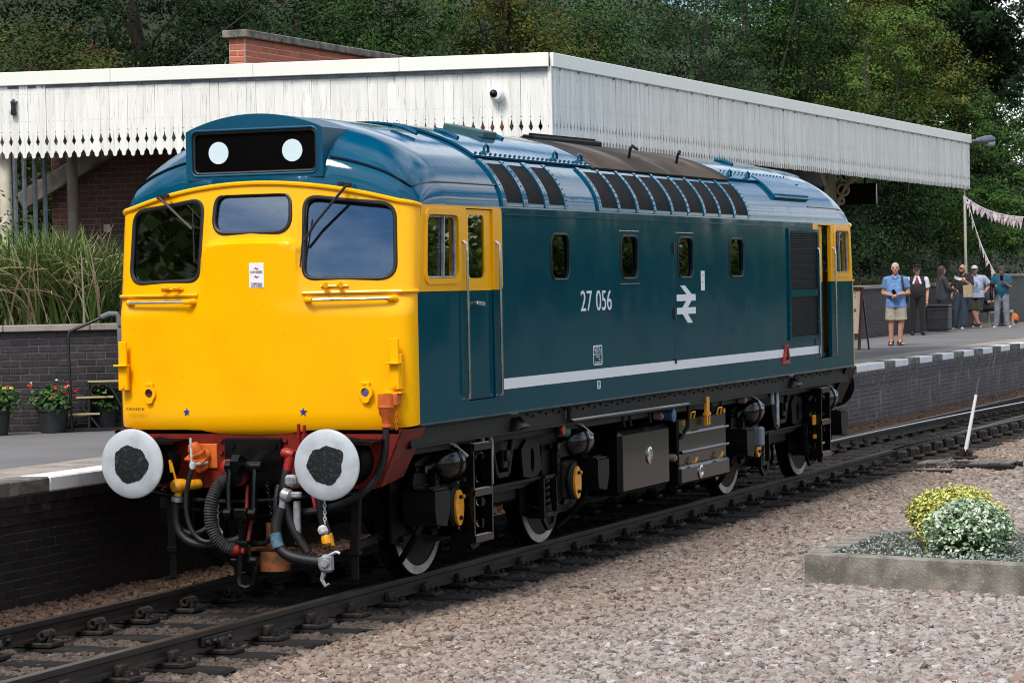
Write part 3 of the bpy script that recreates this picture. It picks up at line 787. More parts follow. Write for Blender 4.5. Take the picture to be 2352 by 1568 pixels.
# spandrel with rings
def spandrel(x, y, z, d):
    q = MB(); s = 1.25
    P = lambda a, b: (x+d[0]*a, y+d[1]*a, z-b)
    pts = [P(s*(1-math.cos(t)), s-s*math.sin(t)) for t in np.linspace(0, math.pi/2, 22)]
    for a, b in zip(pts[:-1], pts[1:]): q.bar(a, b, .05, .055, up=(d[1],-d[0],0))
    q.bar(P(0,0), P(s,0), .05, .05); q.bar(P(0,0), P(0,s), .05, .05, up=(d[1],-d[0],0))
    for a, b, r in ((.28,.25,.20),(.60,.16,.105),(.16,.60,.105),(.80,.11,.06),(.11,.80,.06)):
        q.tube([P(a+r*math.cos(t), b+r*math.sin(t)) for t in np.linspace(0, 2*math.pi, 24, endpoint=False)], .024, 6, closed=True)
    q.build('spandrel', M['cream'], can, smooth=30)
spandrel(30.5,3.3,4.66,(-1,0)); spandrel(30.6,3.22,4.66,(0,-1)); spandrel(17.5,3.22,4.66,(0,-1))

cc = thing('security_camera', (11.88,2.36,4.73), 'white dome security camera with black eyeball on the valance', 'camera')
dn = (c0-ce).normalized(); nrm = Vector((dn.y, -dn.x)); nrm = nrm if nrm.x < 0 else -nrm
base = Vector((11.845,2.40,4.735)); ax = Vector((nrm.x, nrm.y, 0))
mb = MB(); mb.lathe([(.085,0),(.088,.03),(.078,.062),(.055,.085),(0,.09)], base, ax, 24); mb.build('housing', M['white'], cc)
bl = base+ax*.075+Vector((0,.03,.015))
mb = MB(); mb.lathe([(.052*math.cos(t), .052*math.sin(t)) for t in np.linspace(-.2, math.pi/2, 9)], bl, ax+Vector((0,.25,.05)), 20); mb.build('dome', M['hcblack'], cc)
sl_ = thing('wall_spotlight', (10.68,8.75,4.8), 'small black lamp fitting on the left end of the valance', 'lamp')
mb = MB(); q = Vector((10.755,8.53,4.83)); mb.lathe([(.035,0),(.040,.03),(.028,.10),(.034,.16),(.012,.19)], q-Vector((0.04,0,.14)), (0,0,1), 14); mb.build('lamp_body', M['rubber'], sl_)
mb = MB(); mb.box((10.735,8.53,4.855), (.07,.07,.025)); mb.cyl((10.715,8.53,4.86),(10.715,8.53,4.89),.02,n=10); mb.build('bracket', M['galv'], sl_)

lamp = thing('canopy_lamp', (35.5,1.75,5.1), 'grey street lamp head on the far corner of the canopy', 'lamp')
mb = MB(); mb.lathe([(0.02,0),(.06,.08),(.085,.30),(.09,.52),(.05,.62),(0,.63)], (35.62,1.64,5.12), (1,-.42,.08), 16); mb.build('lamp_housing', M['galv'], lamp)
mb = MB(); mb.lathe([(.06,.0),(.075,.12),(.06,.24),(0,.26)], (35.95,1.50,5.085), (1,-.42,.0), 14); mb.build('lamp_glass', M['chalk'], lamp)
mb = MB(); mb.cyl((35.42,1.73,5.10),(35.7,1.61,5.13),.03); mb.build('arm', M['galv'], lamp)
hs = thing('display_screen', (31.4,3.1,4.0), 'black display screen hanging under the canopy', 'screen')
mb = MB(); mb.box((31.35,3.05,3.99), (.10,.86,.40), rot=(0,0,.12), ch=.02); mb.build('case', M['hcblack'], hs)
mb = MB(); mb.cyl((31.4,2.85,4.18),(31.4,2.85,4.72),.02); mb.cyl((31.4,3.25,4.18),(31.4,3.25,4.72),.02); mb.build('hanger', M['under'], hs)

pal = thing('palisade_fence', (12.0,9.4,2), 'dark grey steel palisade pales beside the left cream post', 'fence')
for y in (9.33,9.19,9.03,8.88,9.48,9.63):
    mb = MB()
    P = [(-.035,0),(-.012,.018),(.012,.018),(.035,0)]
    pts = [(12.0-b, y+a) for a, b in P]
    V = [(px, py, z) for z in (1.9,5.0) for px, py in pts]+[(px+.006, py, z) for z in (1.9,5.0) for px, py in pts]
    mb.add(V, [(i, i+1, 5+i, 4+i) for i in range(3)]+[(8+i, 12+i, 13+i, 9+i) for i in range(3)]+[(0,4,12,8),(3,11,15,7),(4,5,13,12),(5,6,14,13),(6,7,15,14)])
    mb.build('pale', M['galv'], pal, smooth=0)
mb = MB(); mb.box((12.03,9.25,2.5), (.03,.9,.05)); mb.box((12.03,9.25,4.6), (.03,.9,.05)); mb.build('rail', M['galv'], pal, smooth=0)

# ------------------------------------------------------------------ retaining wall behind the people
rw = thing('retaining_wall', (52,6.2,PZ), 'long purple brick retaining wall with coping behind the waiting people', 'wall')
ru = Vector((1.0,.0177)).normalized(); r0 = Vector((33.5,6.68))
brick_wall(rw, r0, ru, 31.5, PZ, 16, .225, .075, M['brickpurple'], M['mortardark'], near=lambda x, y, z: 45.5 < x < 58 and z > 1.0, cap=300)
nn = Vector((ru.y, -ru.x))
for i in range(35):
    c = r0+ru*(.45+.9*i)-nn*.08
    mb = MB(); mb.box((c.x,c.y,PZ+1.2+.045), (.893,.32,.09), rot=(0,0,math.atan2(ru.y,ru.x)), ch=.01); mb.build('coping_slab', M['concrete'], rw, smooth=0)
rw2 = thing('tall_end_wall', (68,7.1,PZ), 'taller purple brick wall with pale coping at the right edge', 'wall')
r1 = r0+ru*31.5+nn*.10
brick_wall(rw2, r1, ru, 14, PZ, 19, .225, .075, M['brickpurple'], M['mortardark'], near=lambda x, y, z: x < 70, cap=200)
for i in range(15):
    c = r1+ru*(.45+.93*i)-nn*.08
    mb = MB(); mb.box((c.x,c.y,PZ+19*.075+.045), (.92,.34,.09), rot=(0,0,math.atan2(ru.y,ru.x)), ch=.01); mb.build('coping_slab', M['concrete'], rw2, smooth=0)

# ------------------------------------------------------------------ embankment
def toe(x):
    if x > 33.5: return 6.95+.0177*(x-33.5)
    if x > 25: return 6.95+(33.5-x)/8.5*5.25
    return 12.2
def bank_z(x, y):
    d = y-toe(x)
    if d < 0: return 1.9
    return 2.05+.10*min(d, 1.2)+.55*max(0, d-1.2)-max(0, d-30)*.35
mb = MB()
mb.grid(lambda u, v: (lambda x: (lambda y: (x, y, bank_z(x, y)))(toe(x)+.05+v*v*40))(-6+150*u), 75, 24)
tag(mb.build('embankment', M['bank']), kind='structure')
# ------------------------------------------------------------------ locomotive
LX = 15.15
loco = thing('locomotive', (LX/2, 0, 0), 'blue diesel locomotive with a full yellow cab end', 'locomotive')
SY = 1.335
def sstep(a, b, x):
    t = max(0., min(1., (x-a)/(b-a))); return t*t*(3-2*t)
def ztop(y): return 3.30-.21*(abs(y)/SY)**2
def zbot(y): return 1.255+.075*(abs(y)/SY)**3
def front(y, z):
    """X of the flat-ish part of the cab front for |y| <= 1.2"""
    a = abs(y)
    k = max(0., z-2.39)/.78
    xc = .42+.11*k; xe = .60+(.05 if z > 2.39 else .05*sstep(2.2, 2.39, z))+.08*k
    x = xc+(xe-xc)*(a/1.2)**1.8
    if z > 2.39:
        m = (1-sstep(.42, .455, a))*(1-sstep(2.80, 2.845, z))
        # rounded top corners of the raised centre panel
        if a > .30 and z > 2.70:
            rr = math.hypot(a-.30, z-2.70); m *= (1-sstep(.125, .15, rr)) if rr > .1 else 1
        x -= .11*k*m
    if z < 1.45:
        t = min(1., (1.45-z)/.20); x += .10*(1-math.sqrt(max(0, 1-t*t)))
    return x
def xk(z): return .775 if z < 2.385 else .775+.10*(z-2.385)/.70
def fpoint(u, v, inset=0.0):
    """u in 0..1 across the cab from +Y to -Y"""
    t = 1-2*u; s = -1 if t < 0 else 1; t = abs(t)
    if t < .86: y = 1.2*t/.86; arc = 0
    else: y = 1.2; arc = (t-.86)/.14
    yy = y if not arc else 1.2+.135*arc
    z = zbot(yy)+(ztop(yy)-zbot(yy))*v
    x = front(y, z)
    if arc:
        sl = (front(1.2, z)-front(1.15, z))/.05
        cx, cy = x+sl*.135*.8, SY; ex, ey = max(xk(z), cx+.06), SY
        a = arc
        px = (1-a)**2*x+2*a*(1-a)*cx+a*a*ex; py = (1-a)**2*1.2+2*a*(1-a)*cy+a*a*ey
        x, yy = px, py
    if inset:
        x += inset*(1-arc*.75); yy -= inset*arc
    return (x, s*yy, z)
def mirror(p): return (LX-p[0], p[1], p[2])

WS_R = [(-.470,2.512),(-1.200,2.498),(-1.178,3.090),(-.455,3.172)]      # near windscreen outline (y, z)
win_polys = {'R': rpoly(WS_R, [.10,.13,.13,.10]), 'L': [(-y, z) for y, z in rpoly(WS_R, [.10,.13,.13,.10])],
             'C': rpoly([(.35,2.885),(-.35,2.885),(-.335,3.20),(.335,3.20)], [.13,.13,.10,.10])}
def boolean_cut(o, cutters):
    for c in cutters:
        m = o.modifiers.new('cut', 'BOOLEAN'); m.operation = 'DIFFERENCE'; m.solver = 'EXACT'; m.object = c
    bpy.context.view_layer.update()
    dg = bpy.context.evaluated_depsgraph_get()
    me = bpy.data.meshes.new_from_object(o.evaluated_get(dg))
    o.modifiers.clear(); old = o.data; o.data = me; bpy.data.meshes.remove(old)
    for c in cutters:
        d = c.data; bpy.data.objects.remove(c); bpy.data.meshes.remove(d)
    o.data.shade_smooth(); o.data.set_sharp_from_angle(angle=R(32))
def cab_front(far):
    f = mirror if far else (lambda p: p)
    mb = MB(); NU, NV = 120, 90
    mb.shell(lambda u, v: f(fpoint(u, v)), lambda u, v: f(fpoint(u, v, .05)), NU, NV)
    o = mb.build('cab_front', M['yellow'], loco)
    cs = []
    for k, poly in win_polys.items():
        q = MB(); n = len(poly)
        q.add([f((.1, y, z)) for y, z in poly]+[f((1.3, y, z)) for y, z in poly], [tuple(range(n)), tuple(range(2*n-1, n-1, -1))]+[(i, (i+1) % n, n+(i+1) % n, n+i) for i in range(n)])
        cs.append(q.build('cut_'+k, M['yellow']))
    boolean_cut(o, cs)
    for k, poly in win_polys.items():
        # flat pane through three corners of the opening
        ys = [p[0] for p in poly]; zs = [p[1] for p in poly]
        y0, y1 = (min(ys), max(ys)); z0, z1 = min(zs), max(zs)
        a = Vector((front(y0, z0+.05), y0, z0+.05)); b = Vector((front(y1, z0+.05), y1, z0+.05)); c = Vector((front((y0+y1)/2, z1-.02), (y0+y1)/2, z1-.02))
        if k == 'C': a.x = b.x = front(.33, 2.90)
        c.x += {'C': .028, 'R': .055, 'L': 0.0}[k]
        nrm = (b-a).cross(c-a).normalized()
        pl = lambda y, z, e=0: a.x-(nrm.y*(y-a.y)+nrm.z*(z-a.z))/nrm.x+e
        n = len(poly); q = MB()
        q.add([f((pl(y, z, .022), y, z)) for y, z in poly]+[f((pl(y, z, .028), y, z)) for y, z in poly], [tuple(range(n)), tuple(range(2*n-1, n-1, -1))]+[(i, (i+1) % n, n+(i+1) % n, n+i) for i in range(n)])
        w = q.build('windscreen', M['glass'], loco, smooth=0)
        q = MB(); q.tube([f((front(y, z)+.004 if k != 'C' else max(front(y, z), pl(y, z))+.002, y, z)) for y, z in poly], .0175, 8, closed=True); q.build('rubber_seal', M['rubber'], w)
    # bead round the top of the yellow and waist ledges
    q = MB(); q.tube([f(tuple(Vector(fpoint(u, 1.0))+Vector((-.008,0,-.012)))) for u in np.linspace(0, 1, 61)], .020, 8); q.build('gutter_bead', M['yellow'], loco)
    for s in (-1, 1):
        q = MB(); q.tube([f((front(y, 2.40)-.006, s*y, 2.395)) for y in np.linspace(.47, 1.2, 14)]+[f((Vector(fpoint(u if s > 0 else 1-u, .555))[0]-.002, s*abs(fpoint(u, .555)[1])+s*.004, 2.395)) for u in (.06,.045,.03,.015,0)], .016, 6); q.build('waist_bead', M['yellow'], loco)
    return o
cab_front(False); cab_front(True)

# --- sides
def side_plate(poly, holes, m, name, s, far=False, inset=0., thick=.045, parent=loco):
    f = (lambda x: LX-x) if far else (lambda x: x)
    mb = MB(); mb.plate(poly, holes, lambda x, z: (f(x), s*(SY-inset), z), lambda x, z: (f(x), s*(SY-inset-thick), z))
    return mb.build(name, m, parent, smooth=0)
ZB = 1.335
DX0, DX1 = 1.80, 2.395            # cab door opening
door_open = [(DX0,1.47),(DX1,1.47),(DX1,3.07),(DX0,3.07)]
sw1 = rpoly([(.945,2.49),(1.615,2.49),(1.615,3.01),(.985,3.01)], .07)
engine_w = [(3.78,4.24),(5.66,6.15),(7.41,7.90),(9.18,9.69)]
for s in (-1, 1):
    holes = [rrect(a, 2.468, b, 2.878, .10) for a, b in engine_w]
    top = 3.09
    poly = [(.775,ZB),(DX0,ZB),(DX0,ZB+.0),(LX-.775,ZB),(LX-.775,2.385),(LX-DX0,2.385),(LX-DX0,1.47),(LX-DX1,1.47),(LX-DX1,2.385),(LX-2.60,2.385),(LX-2.60,top),(2.60,top),(2.60,2.385),(DX1,2.385),(DX1,1.47),(DX0,1.47),(DX0,2.385),(.775,2.385)]
    poly = [p for i, p in enumerate(poly) if i == 0 or p != poly[i-1]]
    side_plate(poly, holes, M['blue'], 'body_side', s)
    for far in (False, True):
        yp = rpoly([(.777,2.388),(DX0,2.388),(DX0,3.088),(.877,3.088)], .002, 1)
        side_plate(yp, [sw1], M['yellow'], 'cab_side', s, far, inset=-.004)
        side_plate(rpoly([(DX1,2.388),(2.597,2.388),(2.597,3.088),(DX1,3.088)], [.002,.05,.05,.002], 5), [], M['yellow'], 'door_pillar', s, far, inset=-.004)
        side_plate([(DX0,3.072),(DX1,3.072),(DX1,3.088),(DX0,3.088)], [], M['yellow'], 'door_lintel', s, far, inset=-.004)
        f = (lambda x: LX-x) if far else (lambda x: x)
        # raised surround and aluminium frame of the droplight
        q = MB(); q.plate(rpoly([(.90,2.445),(1.66,2.445),(1.66,3.055),(.945,3.055)], .10), [sw1], lambda x, z: (f(x), s*(SY+.016), z), lambda x, z: (f(x), s*(SY+.002), z)); q.build('window_surround', M['yellow'], loco, smooth=0)
        wdw = MB(); wdw.plate(sw1, [], lambda x, z: (f(x), s*(SY-.030), z), lambda x, z: (f(x), s*(SY-.035), z)); wg = wdw.build('cab_window', M['glass'], loco, smooth=0)
        q = MB(); q.tube([(f(x), s*(SY-.022), z) for x, z in rpoly([(.955,2.50),(1.605,2.50),(1.605,3.0),(.995,3.0)], .06)], .012, 6, closed=True)
        q.bar((f(1.33), s*(SY-.015), 2.50), (f(1.365), s*(SY-.015), 3.0), .02, .022); q.build('window_frame', M['silver'], wg)
        # door
        opened = far and s < 0
        dx = .17 if opened else 0
        ins = .06 if opened else .014
        d_lo = side_plate([(DX0+.008+dx,1.478),(DX1-.008,1.478),(DX1-.008,2.38),(DX0+.008+dx,2.38)], [], M['blue'], 'cab_door', s, far, inset=ins, thick=.03)
        wh = rrect(1.885+dx*.7, 2.49, 2.235+dx*.5, 3.02, .05) if not opened else rrect(2.08, 2.49, 2.25, 3.02, .05)
        side_plate([(DX0+.008+dx,2.386),(DX1-.008,2.386),(DX1-.008,3.064),(DX0+.008+dx,3.064)], [wh], M['yellow'], 'door_upper', s, far, inset=ins, thick=.03, parent=d_lo)
        q = MB(); q.plate(wh, [], lambda x, z: (f(x), s*(SY-ins-.012), z), lambda x, z: (f(x), s*(SY-ins-.018), z)); q.build('door_window', M['glass'], d_lo, smooth=0)
        if not opened:
            q = MB(); q.bar((f(1.93), s*(SY+.03), 2.285), (f(2.06), s*(SY+.05), 2.270), .022, .03, ch=.004); q.cyl((f(1.93), s*(SY-.02), 2.28), (f(1.93), s*(SY+.035), 2.28), .014); q.build('door_handle', M['steel'], d_lo)
        q = MB(); q.box((f((DX0+DX1)/2), s*(SY-.05), 1.452), (DX1-DX0,.08,.03)); q.build('door_sill', M['black'], loco, smooth=0)
        for hx in (1.725, 2.452):
            q = MB(); q.tube([(f(hx), s*(SY+.004), 2.80), (f(hx), s*(SY+.035), 2.775), (f(hx), s*(SY+.040), 2.72), (f(hx), s*(SY+.040), 1.54), (f(hx), s*(SY+.035), 1.495), (f(hx), s*(SY+.004), 1.485)], .013, 8); q.build('grab_rail', M['steel'], loco)
    # engine room windows
    for a, b in engine_w:
        pl = rrect(a, 2.468, b, 2.878, .10)
        q = MB(); q.plate(pl, [], lambda x, z: (x, s*(SY-.020), z), lambda x, z: (x, s*(SY-.026), z)); w = q.build('side_window', M['glassdark'], loco, smooth=0)
        q = MB(); q.tube([(x, s*(SY+.002), z) for x, z in pl], .011, 8, closed=True); q.build('rubber_seal', M['rubber'], w)
    # rainstrips, gutter, lower edge
    q = MB(); q.box((LX/2, s*(SY+.006), 3.035), (LX-5.3,.014,.012)); q.build('cantrail_strip', M['roofblue'], loco, smooth=0)
    q = MB()
    for a in (5.62, 7.35): q.box((a+.27, s*(SY+.004), 2.925), (.58,.008,.008))
    q.box((5.90, s*(SY+.004), 2.415), (.56,.010,.008)); q.build('rainstrip', M['steel'], loco, smooth=0)
    q = MB(); q.tube([(x, s*(SY-.045), ZB+.008) for x in np.linspace(.8, LX-.8, 12)], .045, 10); q.build('lower_edge', M['blue'], loco)
    # white stripe
    q = MB(); q.box((7.65, s*(SY+.0015), 1.578), (10.14,.004,.092)); q.build('waist_stripe', M['badge'], loco, smooth=0)
    # engine room door seams
    q = MB(); q.box((7.25, s*(SY+.0005), 2.16), (.012,.003,1.44)); q.box((7.65, s*(SY+.0005), 1.437), (.80,.003,.014)); q.box((7.25, s*(SY+.010), 2.76), (.03,.02,.11)); q.box((7.25, s*(SY+.010), 2.10), (.03,.02,.11)); q.box((7.25, s*(SY+.010), 1.62), (.03,.02,.05))
    q.build('access_door_seam', M['ink'], loco, smooth=0)
    # radiator grille with frame and crossbar
    q = MB(); q.box((12.09, s*(SY+.002), 2.365), (1.20,.008,1.24)); g = q.build('side_grille', M['grille'], loco, smooth=0)
    q = MB()
    for i in range(46): q.box((12.09, s*(SY+.009), 1.765+.0267*i), (1.18,.012,.009))
    q.build('grille_slats', M['under'], g, smooth=0)
    q = MB(); q.box((12.09, s*(SY+.010), 2.995), (1.30,.022,.035)); q.box((12.09, s*(SY+.010), 1.735), (1.30,.022,.035)); q.box((11.47, s*(SY+.010), 2.365), (.05,.022,1.225)); q.box((12.71, s*(SY+.010), 2.365), (.05,.022,1.225)); q.box((12.09, s*(SY+.012), 2.262), (1.18,.022,.085))
    for z in np.arange(1.80, 2.98, .075):
        for x in (11.47,12.71): q.cyl((x, s*(SY+.02), z), (x, s*(SY+.027), z), .010, n=6)
    for x in np.arange(11.55, 12.7, .09): q.cyl((x, s*(SY+.02), 1.735), (x, s*(SY+.027), 1.735), .010, n=6); q.cyl((x, s*(SY+.02), 2.995), (x, s*(SY+.027), 2.995), .010, n=6)
    q.build('grille_frame', M['blue'], g, smooth=0)
    # red lamp bracket shaped like an A
    q = MB(); q.plate([(11.13,1.455),(11.40,1.455),(11.33,1.675),(11.24,1.675)], [[(11.20,1.50),(11.34,1.50),(11.30,1.645),(11.26,1.645)]], lambda x, z: (x, s*(SY+.03), z), lambda x, z: (x, s*(SY+.004), z)); q.build('red_bracket', M['redbright'], loco, smooth=0)
# --- roof
HP = [(1.335,3.088),(1.330,3.15),(1.308,3.235),(1.262,3.325),(1.185,3.43),(1.07,3.535),(.90,3.64),(.68,3.735),(.42,3.81),(.20,3.845),(0,3.855)]
# dense, arc-length parametrised half profile (0 = cantrail, 1 = ridge)
_P = []
for i in range(len(HP)-1):
    p_1 = HP[max(i-1,0)]; a, b = HP[i], HP[i+1]; p2_ = HP[min(i+2, len(HP)-1)]
    if i+2 > len(HP)-1: p2_ = (-HP[-2][0], HP[-2][1])
    for k in range(8):
        t = k/8
        _P.append(tuple(.5*(2*a[j]+(b[j]-p_1[j])*t+(2*p_1[j]-5*a[j]+4*b[j]-p2_[j])*t*t+(3*a[j]-p_1[j]-3*b[j]+p2_[j])*t**3) for j in (0,1)))
_P.append(HP[-1]); _P = np.array(_P)
_S = np.concatenate([[0], np.cumsum(np.hypot(*np.diff(_P, axis=0).T))]); ROOFLEN = _S[-1]; _S /= _S[-1]
def rp(t, off_=0.):
    """t -1..1 across the roof (-1 near cantrail, 0 ridge); returns y,z"""
    a = 1-abs(t); y = np.interp(a, _S, _P[:,0]); z = np.interp(a, _S, _P[:,1])
    if off_:
        e = .004; y2, z2 = np.interp(a+e, _S, _P[:,0]), np.interp(a+e, _S, _P[:,1]); y1, z1 = np.interp(a-e, _S, _P[:,0]), np.interp(a-e, _S, _P[:,1])
        dy, dz = y2-y1, z2-z1; l = math.hypot(dy, dz) or 1; y += off_*dz/l; z += -off_*dy/l
    return (-y if t < 0 else y), z
def t_of_z(z): return -(1-np.interp(z, _P[:,1], _S))
DOME = 1.42
def roof_pt(x, t, off_=0.):
    y, z = rp(t, off_)
    xx = x if x < LX/2 else LX-x
    return (x, y, z)
def dome_pt(u, t, far, off_=0.):
    """u 0 at the bead, 1 where the dome meets the straight roof"""
    y, z = rp(t)
    ay = min(abs(y), 1.2); zt = ztop(min(abs(y), SY))
    xs_ = front(ay, zt) if abs(y) <= 1.2 else xk(3.088)*((abs(y)-1.2)/.135)+front(1.2, ztop(1.2))*(1-(abs(y)-1.2)/.135)
    a = u*math.pi/2
    x = DOME-(DOME-xs_)*math.cos(a); zz = zt+(z-zt)*math.sin(a)**.82 if u > 0 else zt
    if abs(y) < .60 and x < .74: zz = min(zz, 3.33)
    zz += off_
    return (LX-x if far else x, y, zz)
mb = MB()
mb.grid(lambda u, v: (lambda t: (DOME+(LX-2*DOME)*u, *rp(t)))(-1+2*v), 40, 72)
roof = mb.build('roof', M['roofblue'], loco, smooth=60)
for far in (False, True):
    mb = MB(); mb.grid(lambda u, v: dome_pt(u, -1+2*v, far), 30, 90); mb.build('cab_dome', M['roofblue'], loco, smooth=60)
    f = mirror if far else (lambda p: p)
    # joint round the dome
    q = MB(); pts = []
    for y in np.linspace(-1.30, -.64, 16):
        yy = abs(y); t = -(1-np.interp(-yy, -_P[:,0], _S)); p = dome_pt(.20+.10*(yy/1.3), t, False); pts.append(f((p[0]-.004, p[1]-.004, p[2]+.006)))
    pts = [f((2.62, -1.286, 3.285)), f((1.7, -1.287, 3.285)), f((1.25,-1.290,3.280))]+pts[1:]
    q.tube(pts, .010, 6); q.tube([(a, -b, c) for a, b, c in pts], .010, 6); q.build('dome_joint', M['black'], loco)
    # headcode box
    bx, hw_ = .585, .617
    arch = lambda y: 3.725+.125*(1-(y/hw_)**2)
    out = [(hw_,3.325),(hw_,3.72)]+[(y, arch(y)) for y in np.linspace(hw_, -hw_, 25)][1:-1]+[(-hw_,3.72),(-hw_,3.325)]
    hole = rrect(-.565, 3.365, .565, 3.722, .055)
    q = MB(); q.plate(out, [hole], lambda y, z: f((bx, y, z)), lambda y, z: f((bx+.05, y, z)))
    n = len(out); q.add([f((bx+.05, y, z)) for y, z in out]+[f((1.45, y, z)) for y, z in out], [(i, (i+1) % n, n+(i+1) % n, n+i) for i in range(n)])
    hb = q.build('headcode_box', M['blueflat'], loco, smooth=40)
    q = MB(); pl = rrect(-.563, 3.367, .563, 3.720, .054); q.plate(pl, [], lambda y, z: f((bx+.032, y, z)), lambda y, z: f((bx+.045, y, z))); q.build('headcode_panel', M['hcblack'], hb, smooth=0)
    q = MB(); q.tube([f((bx+.020, y, z)) for y, z in rrect(-.552, 3.378, .552, 3.709, .05)], .014, 8, closed=True); q.build('rubber_seal', M['rubber'], hb)
    q = MB(); q.tube([f((bx+.004, y, z)) for y, z in rrect(-.572, 3.360, .572, 3.728, .06)], .012, 8, closed=True); q.build('box_rim', M['blueflat'], hb)
    for s in (-1, 1):
        q = MB(); q.lathe([(.090,0),(.090,.004),(0,.004)], f((bx+.030, s*.333, 3.545)), (1 if far else -1, 0, 0), 40); q.build('marker_light', M['disc'], hb)

# roof patches
def rpatch(x0, x1, t0, t1, off_, m, name, thick=.012, parent=loco, nu=4, nt=14, sag=0):
    q = MB()
    q.shell(lambda u, v: (x0+(x1-x0)*u, *rp(t0+(t1-t0)*v, off_)), lambda u, v: (x0+(x1-x0)*u, *rp(t0+(t1-t0)*v, off_-thick)), nu, nt)
    return q.build(name, m, parent, smooth=40)
for s in (-1, 1):
    ta, tb = t_of_z(3.135), t_of_z(3.475); tA, tB = t_of_z(3.105), t_of_z(3.505)
    if s > 0: ta, tb, tA, tB = -ta, -tb, -tA, -tB
    for xs_, w, name in (([2.70,3.215,3.73], .40, 'a'), ([5.12+.537*i for i in range(9)], .455, 'b')):
        for x0 in xs_: rpatch(x0, x0+w, ta, tb, .006, M['grille'], 'roof_grille', .004, nu=1)
        ribs = [xs_[0]-.10]+[x0+w for x0 in xs_]
        for i, x0 in enumerate(ribs):
            wd = (.10 if i == 0 else (.10 if i == len(ribs)-1 else (xs_[1]-xs_[0]-w)))
            o = rpatch(x0+.006, x0+wd-.006, tA, tB, .020 if i % 2 == 0 else .016, M['roofblue'], 'grille_rib', .03, nu=1)
            q = MB()
            for k in range(9):
                t = tA+(tB-tA)*(k+.5)/9; y, z = rp(t, .016); y2, z2 = rp(t, .025); xx = x0+wd*.5
                q.cyl((xx, y, z), (xx, y2, z2), .008, .005, 6)
            q.build('rivets', M['roofblue'], o)
        for a, b in ((tA, ta), (tb, tB)):
            rpatch(xs_[0]-.10, xs_[-1]+w+.10, a, b, .010, M['roofblue'], 'grille_rail', .02, nu=1, nt=3)
    sgn = s
    tt = lambda z: t_of_z(z)*(1 if s < 0 else -1)
    # hatches
    rpatch(2.62, 5.50, tt(3.53), 0-.0*s, .028, M['roofblue'], 'roof_hatch', .02, nu=2)
    rpatch(5.56, 9.96, tt(3.515), 0, .030, M['exhaust'], 'exhaust_panel', .02, nu=8)
    rpatch(10.02, 12.9, tt(3.545), 0, .026, M['roofblue'], 'roof_hatch', .02, nu=2)
    rpatch(11.22, 12.66, tt(3.355), tt(3.60), .034, M['roofblue'], 'roof_cover', .03, nu=2)
    q = MB()
    for x in np.arange(2.7, 5.48, .115):
        y, z = rp(tt(3.55), .024); y2, z2 = rp(tt(3.55), .042); q.cyl((x,y,z),(x,y2,z2),.014,.010,6)
    for x in np.arange(11.28, 12.66, .105):
        y, z = rp(tt(3.385), .03); y2, z2 = rp(tt(3.385), .05); q.cyl((x,y,z),(x,y2,z2),.014,.010,6)
    for x in np.arange(10.1, 12.66, .14):
        y, z = rp(tt(3.615), .03); y2, z2 = rp(tt(3.615), .05); q.cyl((x,y,z),(x,y2,z2),.012,.009,6)
    q.build('bolts', M['roofblue'], loco)
    q = MB()
    for x in (3.05, 4.75, 5.42, 10.25, 10.95):
        y, z = rp(tt(3.575), .02); y2, z2 = rp(tt(3.625), .02); P = [Vector((x-.05,y,z)), Vector((x-.045,y,z+.05)), Vector((x,y,z+.07)), Vector((x+.045,y,z+.05)), Vector((x+.05,y,z))]
        q.tube(P, .013, 8)
    q.build('lifting_eyes', M['roofblue'], loco)
    q = MB()
    for x, l in ((7.3,.55),(8.85,.40)):
        y, z = rp(tt(3.665), .03); q.tube([(x,y,z),(x,y+s*.02,z+.10),(x+.06,y+s*.02,z+.13),(x+l,y-s*.10,z+.12)], .016, 8)
    q.build('roof_handle', M['under'], loco)
    # short ribs lying on the roof
    q = MB()
    for x, ya, yb in ((2.05,.80,.55),(2.95,.80,.55),(4.35,.66,.44),(11.55,.66,.42)):
        za = np.interp(-ya, -_P[:,0], _P[:,1]); zb_ = np.interp(-yb, -_P[:,0], _P[:,1])
        q.tube([(x, s*ya, za+.035),(x+.04, s*(ya+yb)/2, (za+zb_)/2+.05),(x+.08, s*yb, zb_+.035)], [.018,.024,.018], 8)
        q.build('roof_rib', M['roofblue'], loco); q = MB()
q = MB(); q.box((3.95,-.50,3.835), (.30,.42,.07), rot=(.22,0,0), ch=.012); q.build('roof_vent', mat('roof_vent_green', (.02,.075,.075), .5), loco)
q = MB(); q.box((6.9,-.30,3.875), (1.75,.12,.06), rot=(.12,0,-.06), ch=.02); q.box((6.9,-.30,3.91), (1.55,.05,.03), rot=(.12,0,-.06)); q.build('exhaust_cover', M['under'], loco)

# --- inside of the body
q = MB()
q.box((2.56,0,2.2), (.05,2.56,1.75)); q.box((LX-2.56,0,2.2), (.05,2.56,1.75)); q.build('bulkhead', M['interior'], loco, smooth=0)
q = MB(); q.box((LX/2,0,1.50), (13.6,2.5,.05)); q.build('floor', M['interdark'], loco, smooth=0)
q = MB(); q.box((LX/2,0,2.42), (9.6,1.9,1.85)); q.build('engine_block', M['interdark'], loco, smooth=0)
q = MB(); q.box((.98,-.60,2.18), (.5,.95,.50), ch=.05); q.box((.98,.62,2.10), (.45,.9,.40), ch=.05); q.build('desk', M['interior'], loco)
q = MB(); q.tube([(2.50,-1.15,2.62),(2.50,-.75,2.62),(2.50,-.62,2.66),(2.50,-.60,2.95)], .03, 8); q.tube([(2.49,-1.1,2.42),(2.49,-.5,2.42)], .025, 8); q.build('red_pipe', M['redbright'], loco)
